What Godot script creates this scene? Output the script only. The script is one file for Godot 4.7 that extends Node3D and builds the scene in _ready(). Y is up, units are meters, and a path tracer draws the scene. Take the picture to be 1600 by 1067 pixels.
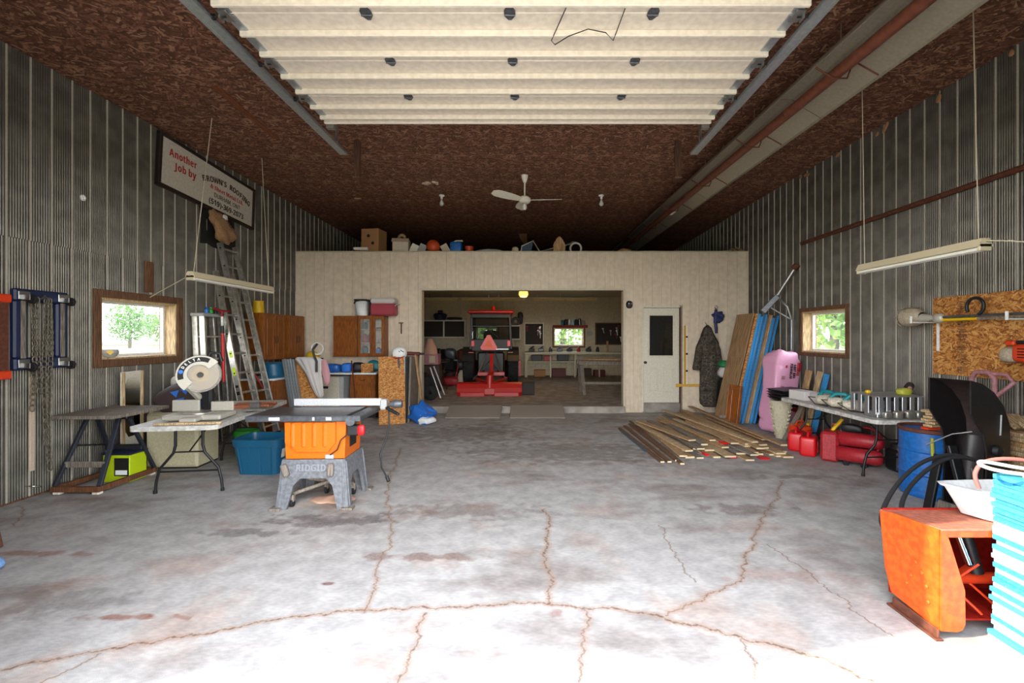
extends Node3D
# A farm shed seen through its open overhead door. Units are metres, y is up, the room runs away from the camera along -z.

const LEFT := -5.0        # inner face of the side walls
const RIGHT := 4.66
const FRONT := -1.5       # plane of the front wall
const MID := -9.4         # plane of the white partition
const BACK := -16.8       # back wall of the workshop
const CEIL := 4.41
const SHOP := 0.15        # raised floor of the workshop
const SHOP_CEIL := 3.12
const LOFT := 3.43

var mats := {}
var tex := {}
var used := {}
var rng := RandomNumberGenerator.new()

func _ready():
	rng.seed = 7
	# ---- camera, sky, sun, exposure
	var cam := Camera3D.new()
	cam.name = "camera"
	cam.position = Vector3(0, 1.62, 0)
	cam.projection = Camera3D.PROJECTION_FRUSTUM
	cam.near = 0.05
	cam.far = 300.0
	cam.size = 2.0 * 533.5 / 690.0 * 0.05
	cam.frustum_offset = Vector2(-28.0, -7.5) / 690.0 * 0.05
	add_child(cam)
	cam.current = true
	var sky_look := ProceduralSkyMaterial.new()
	sky_look.sky_top_color = Color(0.8, 0.83, 0.88)
	sky_look.sky_horizon_color = Color(0.95, 0.95, 0.94)
	sky_look.sky_curve = 0.25
	sky_look.ground_bottom_color = Color(0.42, 0.4, 0.33)
	sky_look.ground_horizon_color = Color(0.8, 0.8, 0.75)
	sky_look.sky_energy_multiplier = 3.4
	sky_look.ground_energy_multiplier = 1.5
	var sky := Sky.new()
	sky.sky_material = sky_look
	var env := Environment.new()
	env.background_mode = Environment.BG_SKY
	env.sky = sky
	env.tonemap_mode = Environment.TONE_MAPPER_LINEAR
	env.tonemap_exposure = 0.86
	env.sdfgi_enabled = true
	env.ssao_enabled = true
	env.ssil_enabled = true
	var we := WorldEnvironment.new()
	we.name = "environment"
	we.environment = env
	add_child(we)
	var sun := DirectionalLight3D.new()
	sun.name = "sun"
	sun.light_color = Color(1.0, 0.95, 0.86)
	sun.light_energy = 5.0
	sun.light_angular_distance = 0.6
	sun.shadow_enabled = true
	add_child(sun)
	sun.look_at_from_position(Vector3.ZERO, Vector3(1.0, -0.66, -0.25), Vector3.UP)
	# ---- the place
	make_textures()
	make_materials()
	build_setting()
	build_overhead()
	build_left()
	build_partition_side()
	build_right()
	build_front_right()
	build_workshop()
	build_loft()
	build_outside()

# ---- mesh collector
class M:
	var st := SurfaceTool.new()
	var t := Transform3D.IDENTITY
	var g := 1
	var count := 0
	func _init():
		st.begin(Mesh.PRIMITIVE_TRIANGLES)
	func at(p: Vector3, b := Basis.IDENTITY) -> M:
		t = Transform3D(b, p)
		return self
	func turn(p: Vector3, deg: Vector3) -> M:
		t = Transform3D(Basis.from_euler(deg * PI / 180.0), p)
		return self
	func flat():
		st.set_smooth_group(-1)
	func smooth():
		g += 1
		st.set_smooth_group(g)
	func tri(a: Vector3, b: Vector3, c: Vector3):
		st.add_vertex(t * a)
		st.add_vertex(t * b)
		st.add_vertex(t * c)
		count += 1
	func otri(a: Vector3, b: Vector3, c: Vector3, o: Vector3):
		if (a - c).cross(a - b).dot((a + b + c) / 3.0 - o) < 0.0:
			tri(a, c, b)
		else:
			tri(a, b, c)
	func quad(a: Vector3, b: Vector3, c: Vector3, d: Vector3):
		tri(a, b, c)
		tri(a, c, d)
	func oquad(a: Vector3, b: Vector3, c: Vector3, d: Vector3, o: Vector3):
		otri(a, b, c, o)
		otri(a, c, d, o)
	# a box with edges chamfered by ch
	func box(c: Vector3, s: Vector3, ch := 0.0, b := Basis.IDENTITY) -> M:
		flat()
		var keep := t
		t = t * Transform3D(b, c)
		var h := s / 2.0
		ch = minf(ch, minf(h.x, minf(h.y, h.z)) * 0.8)
		var o := Vector3.ZERO
		if ch <= 0.0:
			for a in 3:
				var u := (a + 1) % 3
				var w := (a + 2) % 3
				for sg in [-1.0, 1.0]:
					var q := []
					for k in [[-1, -1], [1, -1], [1, 1], [-1, 1]]:
						var p := Vector3.ZERO
						p[a] = sg * h[a]
						p[u] = k[0] * h[u]
						p[w] = k[1] * h[w]
						q.append(p)
					oquad(q[0], q[1], q[2], q[3], o)
		else:
			for a in 3:
				var u := (a + 1) % 3
				var w := (a + 2) % 3
				for sg in [-1.0, 1.0]:
					var q := []
					for k in [[-1, -1], [1, -1], [1, 1], [-1, 1]]:
						var p := Vector3.ZERO
						p[a] = sg * h[a]
						p[u] = k[0] * (h[u] - ch)
						p[w] = k[1] * (h[w] - ch)
						q.append(p)
					oquad(q[0], q[1], q[2], q[3], o)
				for s1 in [-1.0, 1.0]:
					for s2 in [-1.0, 1.0]:
						var q := []
						for e in [[0, -1.0], [0, 1.0], [1, 1.0], [1, -1.0]]:
							var p := Vector3.ZERO
							p[a] = e[1] * (h[a] - ch)
							p[u] = s1 * (h[u] - (ch if e[0] == 1 else 0.0))
							p[w] = s2 * (h[w] - (ch if e[0] == 0 else 0.0))
							q.append(p)
						oquad(q[0], q[1], q[2], q[3], o)
			for s1 in [-1.0, 1.0]:
				for s2 in [-1.0, 1.0]:
					for s3 in [-1.0, 1.0]:
						var f := Vector3(s1, s2, s3)
						otri(f * (h - Vector3(0, ch, ch)), f * (h - Vector3(ch, 0, ch)), f * (h - Vector3(ch, ch, 0)), o)
		t = keep
		return self
	# a straight bar of rectangular section from a to b
	func bar(a: Vector3, b: Vector3, w: float, h: float, ch := 0.0, up := Vector3.UP) -> M:
		var z := (b - a).normalized()
		if absf(z.dot(up)) > 0.98:
			up = Vector3.RIGHT if absf(z.x) < 0.9 else Vector3.UP
		var x := up.cross(z).normalized()
		return box((a + b) / 2.0, Vector3(w, h, a.distance_to(b)), ch, Basis(x, z.cross(x), z))
	func tube(pts: Array, r, n := 8, cap := true) -> M:
		smooth()
		var rings := []
		var x := Vector3.ZERO
		for i in pts.size():
			var d: Vector3 = (pts[mini(i + 1, pts.size() - 1)] - pts[maxi(i - 1, 0)]).normalized()
			if i == 0:
				x = d.cross(Vector3.UP if absf(d.y) < 0.9 else Vector3.RIGHT).normalized()
			else:
				x = (x - d * x.dot(d)).normalized()
			var y := d.cross(x)
			var rr: float = r[i] if r is Array else r
			var ring := []
			for k in n:
				var a := TAU * k / n
				ring.append(pts[i] + (x * cos(a) + y * sin(a)) * rr)
			rings.append(ring)
		for i in pts.size() - 1:
			for k in n:
				var j := (k + 1) % n
				oquad(rings[i][k], rings[i][j], rings[i + 1][j], rings[i + 1][k], (pts[i] + pts[i + 1]) / 2.0)
		if cap:
			flat()
			for e in [0, pts.size() - 1]:
				var away: Vector3 = pts[1] if e == 0 else pts[pts.size() - 2]
				for k in range(1, n - 1):
					otri(rings[e][0], rings[e][k], rings[e][k + 1], away)
		return self
	# profile of (radius, height), turned round y; each step between points keeps a hard edge when sharp
	func lathe(prof: Array, n := 20, sharp := true, part_turn := 1.0) -> M:
		if not sharp:
			smooth()
		for i in prof.size() - 1:
			var p: Vector2 = prof[i]
			var q: Vector2 = prof[i + 1]
			if sharp:
				smooth()
			for k in n:
				var a := TAU * part_turn * k / n
				var b := TAU * part_turn * (k + 1) / n
				var v0 := Vector3(p.x * cos(a), p.y, p.x * sin(a))
				var v1 := Vector3(p.x * cos(b), p.y, p.x * sin(b))
				var v2 := Vector3(q.x * cos(b), q.y, q.x * sin(b))
				var v3 := Vector3(q.x * cos(a), q.y, q.x * sin(a))
				if p.x > 1e-5:
					tri(v0, v1, v2)
				if q.x > 1e-5:
					tri(v0, v2, v3)
		return self
	# a flat outline in x, y drawn out from z0 to z1
	func prism(poly: Array, z0: float, z1: float) -> M:
		flat()
		var pk := PackedVector2Array(poly)
		if Geometry2D.is_polygon_clockwise(pk):
			pk.reverse()
		var idx := Geometry2D.triangulate_polygon(pk)
		var lo := minf(z0, z1)
		var hi := maxf(z0, z1)
		for k in range(0, idx.size(), 3):
			var a := pk[idx[k]]
			var b := pk[idx[k + 1]]
			var c := pk[idx[k + 2]]
			if (b - a).cross(c - a) < 0.0:
				var q := b
				b = c
				c = q
			tri(Vector3(a.x, a.y, hi), Vector3(c.x, c.y, hi), Vector3(b.x, b.y, hi))
			tri(Vector3(a.x, a.y, lo), Vector3(b.x, b.y, lo), Vector3(c.x, c.y, lo))
		for k in pk.size():
			var a := pk[k]
			var b := pk[(k + 1) % pk.size()]
			quad(Vector3(a.x, a.y, lo), Vector3(a.x, a.y, hi), Vector3(b.x, b.y, hi), Vector3(b.x, b.y, lo))
		return self
	# a rounded, uneven lump: superellipsoid of half sizes h, squareness e (1 = round, small = boxy), bumps of amp
	func puff(c: Vector3, h: Vector3, e := 0.5, amp := 0.0, seed := 1, nu := 22, nv := 14, b := Basis.IDENTITY, freq := 3.0) -> M:
		smooth()
		var keep := t
		t = t * Transform3D(b, c)
		var fn := FastNoiseLite.new()
		fn.seed = seed
		fn.frequency = freq
		var rows := []
		for i in nv + 1:
			var la := PI * (float(i) / nv - 0.5)
			var row := []
			for k in nu:
				var lo := TAU * k / nu
				var cl := pow(absf(cos(la)), e)
				var p := Vector3(cl * sgnpow(cos(lo), e), sgnpow(sin(la), e), cl * sgnpow(sin(lo), e)) * h
				if amp > 0.0:
					p += p.normalized() * fn.get_noise_3dv(p + c) * amp
				row.append(p)
			rows.append(row)
		for i in nv:
			for k in nu:
				var j := (k + 1) % nu
				if i > 0:
					otri(rows[i][k], rows[i][j], rows[i + 1][j], Vector3.ZERO)
				if i < nv - 1:
					otri(rows[i][k], rows[i + 1][j], rows[i + 1][k], Vector3.ZERO)
		t = keep
		return self
	func sgnpow(x: float, e: float) -> float:
		return signf(x) * pow(absf(x), e)
	# a solid skin over a grid of points f(i, k) with thickness th (offset given by off)
	func skin(nu: int, nv: int, f: Callable, off := Vector3.ZERO) -> M:
		smooth()
		for i in nu:
			for k in nv:
				quad(f.call(i, k), f.call(i, k + 1), f.call(i + 1, k + 1), f.call(i + 1, k))
		if off != Vector3.ZERO:
			smooth()
			for i in nu:
				for k in nv:
					quad(f.call(i, k) + off, f.call(i + 1, k) + off, f.call(i + 1, k + 1) + off, f.call(i, k + 1) + off)
			flat()
			for i in nu:
				quad(f.call(i, 0), f.call(i + 1, 0), f.call(i + 1, 0) + off, f.call(i, 0) + off)
				quad(f.call(i, nv), f.call(i, nv) + off, f.call(i + 1, nv) + off, f.call(i + 1, nv))
			for k in nv:
				quad(f.call(0, k), f.call(0, k) + off, f.call(0, k + 1) + off, f.call(0, k + 1))
				quad(f.call(nu, k), f.call(nu, k + 1), f.call(nu, k + 1) + off, f.call(nu, k) + off)
		return self
	func ring(c: Vector3, r: float, th: float, b := Basis.IDENTITY, n := 16, k := 6, a0 := 0.0, a1 := TAU, sq := 1.0) -> M:
		var pts := []
		for i in n + 1:
			var a := lerpf(a0, a1, float(i) / n)
			pts.append(c + b * Vector3(cos(a) * r, sin(a) * r * sq, 0))
		return tube(pts, th, k, a1 - a0 < TAU - 0.01)
	func done() -> ArrayMesh:
		st.generate_normals()
		return st.commit()

# ---- nodes
func numbered(called: String, parent: Node) -> String:
	var key := str(parent.get_instance_id()) + called
	var n: int = used.get(key, -1) + 1
	used[key] = n
	return called if n == 0 else "%s_%03d" % [called, n]

func thing(called: String, label: String, category: String, at := Vector3.ZERO, turn := 0.0, group := "") -> Node3D:
	var o := Node3D.new()
	o.name = numbered(called, self)
	add_child(o)
	o.position = at
	o.rotation.y = turn
	tag(o, label, category, group)
	return o

func tag(o: Node, label: String, category: String, group := ""):
	o.set_meta("label", label)
	o.set_meta("category", category)
	if group:
		o.set_meta("group", group)

func part(parent: Node, called: String, m, look: Material, label := "") -> MeshInstance3D:
	var o := MeshInstance3D.new()
	o.mesh = m.done() if m is M else m
	o.name = numbered(called, parent)
	o.material_override = look
	parent.add_child(o)
	if label:
		o.set_meta("label", label)
	return o

func solo(called: String, label: String, category: String, m, look: Material, at := Vector3.ZERO, turn := Vector3.ZERO, group := "") -> MeshInstance3D:
	var o := part(self, called, m, look)
	o.position = at
	o.rotation_degrees = turn
	tag(o, label, category, group)
	return o

func struct(called: String, m, look: Material) -> MeshInstance3D:
	var o := part(self, called, m, look)
	o.set_meta("kind", "structure")
	return o

func lettering(parent: Node, words: String, size: float, look: Material, where: Transform3D, bold := true, serif := false, squeeze := 1.0, depth := 0.003):
	var tm := TextMesh.new()
	var f := SystemFont.new()
	f.font_names = PackedStringArray(["Droid Serif" if serif else "Droid Sans"])
	f.font_weight = 700 if bold else 400
	tm.font = f
	tm.text = words
	tm.font_size = 32
	tm.pixel_size = size / 32.0
	tm.depth = depth
	var o := part(parent, "lettering", tm, look)
	o.transform = where * Transform3D(Basis.from_scale(Vector3(squeeze, 1, 1)))
	return o

func copy_of(o: Node3D, called: String, at: Vector3, turn := 0.0, label := "") -> Node3D:
	var c: Node3D = o.duplicate()
	c.name = numbered(called, self)
	add_child(c)
	c.position = at
	c.rotation.y = turn
	if label:
		c.set_meta("label", label)
	return c

# ---- textures and materials
func noise_bytes(seed: int, freq: float, w: int, h: int, octaves := 4, sx := 1.0) -> PackedByteArray:
	var fn := FastNoiseLite.new()
	fn.seed = seed
	fn.frequency = freq
	fn.fractal_octaves = octaves
	var im := fn.get_seamless_image(int(w * sx), h, false, false, 0.1, true) if sx == 1.0 else fn.get_image(int(w * sx), h, false, false, true)
	if sx != 1.0:
		im.resize(w, h, Image.INTERPOLATE_CUBIC)
	im.convert(Image.FORMAT_L8)
	return im.get_data()

func noise_wide(seed: int, freq: float, side: int) -> PackedByteArray:
	var fn := FastNoiseLite.new()
	fn.seed = seed
	fn.frequency = freq
	fn.fractal_octaves = 5
	var im := fn.get_image(side / 2, side / 2, false, false, true)
	im.resize(side, side, Image.INTERPOLATE_CUBIC)
	im.convert(Image.FORMAT_L8)
	return im.get_data()

func grey_texture(bytes: PackedByteArray, w: int, h: int, lo: float, hi: float) -> ImageTexture:
	var lut := PackedByteArray()
	lut.resize(256)
	for i in 256:
		lut[i] = clampi(int(255.0 * lerpf(lo, hi, smoothstep(0.15, 0.85, i / 255.0))), 0, 255)
	var out := PackedByteArray()
	out.resize(bytes.size())
	for i in bytes.size():
		out[i] = lut[bytes[i]]
	return ImageTexture.create_from_image(Image.create_from_data(w, h, false, Image.FORMAT_L8, out))

func look(key: String, color: Color, rough := 0.7, metal := 0.0, pattern := "", scale := 1.0, more := {}) -> StandardMaterial3D:
	var m := StandardMaterial3D.new()
	m.resource_name = key
	m.albedo_color = color
	m.roughness = rough
	m.metallic = metal
	if pattern:
		m.albedo_texture = tex[pattern]
		m.uv1_triplanar = true
		m.uv1_scale = Vector3.ONE * scale
	for k in more:
		m.set(k, more[k])
	mats[key] = m
	return m

func c(hex: String) -> Color:
	return Color(hex)

func make_textures():
	var n := 512
	tex.grime = grey_texture(noise_bytes(3, 0.012, n, n, 5), n, n, 0.8, 1.0)
	tex.dust = grey_texture(noise_bytes(5, 0.05, n, n, 4), n, n, 0.93, 1.0)
	tex.speck = grey_texture(noise_bytes(9, 0.35, n, n, 2), n, n, 0.86, 1.0)
	tex.grain_u = grey_texture(noise_bytes(11, 0.11, n, n, 4, 0.06), n, n, 0.66, 1.0)
	var g: Image = tex.grain_u.get_image()
	g.rotate_90(CLOCKWISE)
	tex.grain_v = ImageTexture.create_from_image(g)
	# strand board: overlapping flakes
	var s := 768
	var val := PackedByteArray()
	val.resize(s * s)
	val.fill(90)
	var r := RandomNumberGenerator.new()
	r.seed = 21
	for i in 3000:
		var cx := r.randf() * s
		var cy := r.randf() * s
		var a := r.randfn(0.0, 0.75)
		var ln := r.randf_range(18.0, 44.0)
		var wd := r.randf_range(4.0, 9.5)
		var tone := r.randi_range(40, 235)
		var ca := cos(a)
		var sa := sin(a)
		var skew := r.randf_range(-0.5, 0.5)
		var e := int(ln * absf(ca) + wd * absf(sa)) + 1
		var ey := int(ln * absf(sa) + wd * absf(ca)) + 1
		for y in range(-ey, ey):
			for x in range(-e, e):
				var q := y * ca - x * sa
				var p := x * ca + y * sa + q * skew
				if absf(p) < ln and absf(q) < wd:
					var streak := int(10.0 * sin(q * 1.9 + tone))
					val[((int(cy) + y + s) % s) * s + (int(cx) + x + s) % s] = clampi(tone + streak - (26 if absf(q) > wd - 1.2 else 0), 0, 255)
	tex.strand_pale = ramp_texture(val, s, [c("#7a5228"), c("#a9783f"), c("#c79a5c"), c("#dcb87e"), c("#ecd3a2")])
	tex.strand_dark = ramp_texture(val, s, [c("#43261a"), c("#583423"), c("#6b4230"), c("#815440"), c("#a88062")])
	# woodland camouflage print
	var nb := noise_bytes(31, 0.02, n, n, 5)
	var camo_im := ramp_texture(nb, n, [c("#17130f"), c("#262019"), c("#4a4135"), c("#2b2620"), c("#6d6251"), c("#1d1915"), c("#3c352b")])
	tex.camo = camo_im
	# speckled foam and printed film
	tex.foam = ramp_texture(noise_bytes(37, 0.09, n, n, 3), n, [c("#155f96"), c("#2a86c4"), c("#3c9bd8"), c("#2f8acb"), c("#6cb6e2")])
	tex.mottle = ramp_texture(noise_bytes(41, 0.08, n, n, 4), n, [c("#3d3a3c"), c("#5d6470"), c("#77869a"), c("#4f5560"), c("#8f8a84")])
	tex.concrete = floor_texture()

func ramp_texture(bytes: PackedByteArray, side: int, colors: Array) -> ImageTexture:
	var lut := PackedByteArray()
	lut.resize(768)
	for i in 256:
		var f: float = clampf((i / 255.0 - 0.12) / 0.76, 0.0, 1.0) * (colors.size() - 1)
		var k := mini(int(f), colors.size() - 2)
		var col: Color = colors[k].lerp(colors[k + 1], f - k)
		lut[i * 3] = int(col.r * 255)
		lut[i * 3 + 1] = int(col.g * 255)
		lut[i * 3 + 2] = int(col.b * 255)
	var out := PackedByteArray()
	out.resize(bytes.size() * 3)
	for i in bytes.size():
		var b := bytes[i] * 3
		out[i * 3] = lut[b]
		out[i * 3 + 1] = lut[b + 1]
		out[i * 3 + 2] = lut[b + 2]
	return ImageTexture.create_from_image(Image.create_from_data(side, side, false, Image.FORMAT_RGB8, out))

# The slab from x LEFT..RIGHT and depth 1.0..9.4: cement grey with oil stains, rust and dirt-filled cracks
func floor_texture() -> ImageTexture:
	var s := 1536
	var lo := noise_wide(51, 0.007, s)
	var mid := noise_wide(53, 0.06, s)
	var streak := noise_bytes(57, 0.012, s, s, 4, 0.4)
	var rust := noise_wide(59, 0.012, s)
	var fine := noise_bytes(61, 0.22, s, s, 3, 0.5)
	var out := PackedByteArray()
	out.resize(s * s * 3)
	for i in s * s:
		var y := i / s
		# oil and tyre grime lies thicker over the middle of the shed, in blotches
		var v := 175.0 + (mid[i] - 128) * 0.13 + (fine[i] - 128) * 0.10 + (lo[i] - 128) * 0.05
		var oil := clampf((streak[i] * 0.55 + lo[i] * 0.45 - 138.0) / 60.0, 0.0, 1.0)
		v -= oil * 34.0
		var ru := clampf((rust[i] - 168.0) / 60.0, 0.0, 1.0)
		out[i * 3] = clampi(int(v - ru * 2.0 + oil * 3.0), 0, 255)
		out[i * 3 + 1] = clampi(int(v * 0.972 - ru * 13.0 - oil * 2.0), 0, 255)
		out[i * 3 + 2] = clampi(int(v * 0.945 - ru * 18.0 - oil * 4.0), 0, 255)
	var im := Image.create_from_data(s, s, false, Image.FORMAT_RGB8, out)
	var r := RandomNumberGenerator.new()
	r.seed = 5
	# dark smears: centre x, depth, half length, half width, tone, strength
	var fn := FastNoiseLite.new()
	fn.frequency = 0.03
	for q in [[-1.75, 3.9, 0.75, 0.16, c("#4a4442"), 0.6], [-2.3, 3.65, 0.5, 0.1, c("#4a4442"), 0.5], [-0.85, 3.25, 0.62, 0.07, c("#6f5248"), 0.6], [-0.6, 4.1, 0.9, 0.22, c("#5a4c46"), 0.4], [2.0, 4.15, 0.55, 0.16, c("#5d4f48"), 0.5], [0.7, 6.2, 1.9, 0.7, c("#57493f"), 0.4], [-1.1, 7.4, 1.4, 0.8, c("#4f443c"), 0.42], [3.1, 5.1, 0.6, 0.12, c("#5c554f"), 0.5], [-3.75, 3.3, 0.55, 0.05, c("#8a5a48"), 0.65], [-2.35, 2.55, 0.4, 0.035, c("#7d4434"), 0.7], [-2.9, 2.7, 0.5, 0.18, c("#6b625e"), 0.5], [1.75, 3.0, 0.5, 0.12, c("#8a5f52"), 0.35], [0.15, 2.6, 0.06, 0.05, c("#7a3a30"), 0.4], [-1.33, 2.9, 0.06, 0.025, c("#5a2e2a"), 0.8], [-1.95, 4.35, 0.35, 0.22, c("#c8a284"), 0.55]]:
		var px := Vector2i(int((q[0] + 5.0) / 9.66 * s), int((9.4 - q[1]) / 8.4 * s))
		var hx := int(q[2] / 9.66 * s)
		var hy := int(q[3] / 8.4 * s)
		for y in range(-hy, hy + 1):
			for x in range(-hx, hx + 1):
				var k := px + Vector2i(x, y)
				if k.x < 0 or k.y < 0 or k.x >= s or k.y >= s:
					continue
				var d := Vector2(float(x) / hx, float(y) / hy).length() + fn.get_noise_2d(k.x, k.y) * 1.0
				if d < 1.0:
					im.set_pixelv(k, im.get_pixelv(k).lerp(q[4], q[5] * smoothstep(1.0, 0.3, d) * (0.6 + 0.4 * absf(fn.get_noise_2d(k.x * 4, k.y * 4)) * 2.0)))
	for line in [
		[1.0, [Vector2(-2.575, 2.145), Vector2(-2.382, 2.227), Vector2(-2.111, 2.319), Vector2(-1.832, 2.394), Vector2(-1.555, 2.506), Vector2(-1.155, 2.588), Vector2(-0.861, 2.606), Vector2(-0.491, 2.649), Vector2(0.086, 2.687), Vector2(0.463, 2.618), Vector2(0.751, 2.564), Vector2(0.971, 2.462), Vector2(1.174, 2.368), Vector2(1.417, 2.263), Vector2(1.545, 2.166), Vector2(1.596, 2.07)]],
		[0.8, [Vector2(-0.951, 2.594), Vector2(-1.02, 2.837), Vector2(-1.08, 3.158), Vector2(-1.094, 3.493), Vector2(-1.301, 4.08), Vector2(-1.481, 4.562), Vector2(-1.635, 5.199), Vector2(-1.871, 6.424)]],
		[1.0, [Vector2(0.104, 2.668), Vector2(0.133, 2.874), Vector2(0.129, 3.071), Vector2(0.121, 3.347), Vector2(0.16, 3.936), Vector2(0.132, 4.155)]],
		[0.9, [Vector2(0.788, 2.564), Vector2(1.131, 2.767), Vector2(1.398, 2.949), Vector2(1.587, 3.249), Vector2(1.902, 3.677), Vector2(2.17, 4.08), Vector2(2.468, 4.401), Vector2(2.849, 4.99)]],
		[0.9, [Vector2(-0.631, 2.594), Vector2(-0.6, 2.435), Vector2(-0.617, 2.263), Vector2(-0.599, 2.066)]],
		[0.9, [Vector2(0.341, 2.618), Vector2(0.307, 2.435), Vector2(0.257, 2.218), Vector2(0.234, 2.066)]],
		[0.6, [Vector2(1.152, 2.358), Vector2(1.109, 2.175), Vector2(1.077, 2.07)]],
		[0.5, [Vector2(-2.182, 2.254), Vector2(-2.241, 2.154), Vector2(-2.3, 2.066)]],
		[0.35, [Vector2(1.86, 3.45), Vector2(1.933, 2.767), Vector2(1.941, 2.383)]],
		[0.3, [Vector2(1.113, 3.802), Vector2(1.093, 3.249), Vector2(1.084, 2.911)]],
		[0.6, [Vector2(-4.956, 4.155), Vector2(-4.897, 4.234), Vector2(-4.683, 4.08), Vector2(-4.422, 3.776)]]]:
		var pts: Array = line[1]
		for k in pts.size() - 1:
			var a := Vector2((pts[k].x + 5.0) / 9.66 * s, (9.4 - pts[k].y) / 8.4 * s)
			var b := Vector2((pts[k + 1].x + 5.0) / 9.66 * s, (9.4 - pts[k + 1].y) / 8.4 * s)
			var n := int(a.distance_to(b)) * 2 + 1
			var off := (b - a).orthogonal().normalized()
			for i in n:
				var p := a.lerp(b, float(i) / n)
				p += off * (fn.get_noise_2d(p.x * 0.8, p.y * 0.8) * 7.0 + fn.get_noise_2d(p.x * 4.0, p.y * 4.0 + 90.0) * 3.0)
				var w: float = line[0] * (1.0 + 0.7 * fn.get_noise_2d(p.x * 8.0, p.y * 8.0 + 300.0))
				for dy in range(-5, 6):
					for dx in range(-5, 6):
						var kx := int(p.x) + dx
						var ky := int(p.y) + dy
						if kx < 0 or ky < 0 or kx >= s or ky >= s:
							continue
						var d := Vector2(dx, dy).length()
						if d < 0.9 * w:
							im.set_pixel(kx, ky, im.get_pixel(kx, ky).lerp(c("#5a463a"), 0.42))
						elif d < 4.6 * w and r.randf() < 0.25:
							im.set_pixel(kx, ky, im.get_pixel(kx, ky).lerp(c("#a58068"), 0.12))
	return ImageTexture.create_from_image(im)

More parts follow.
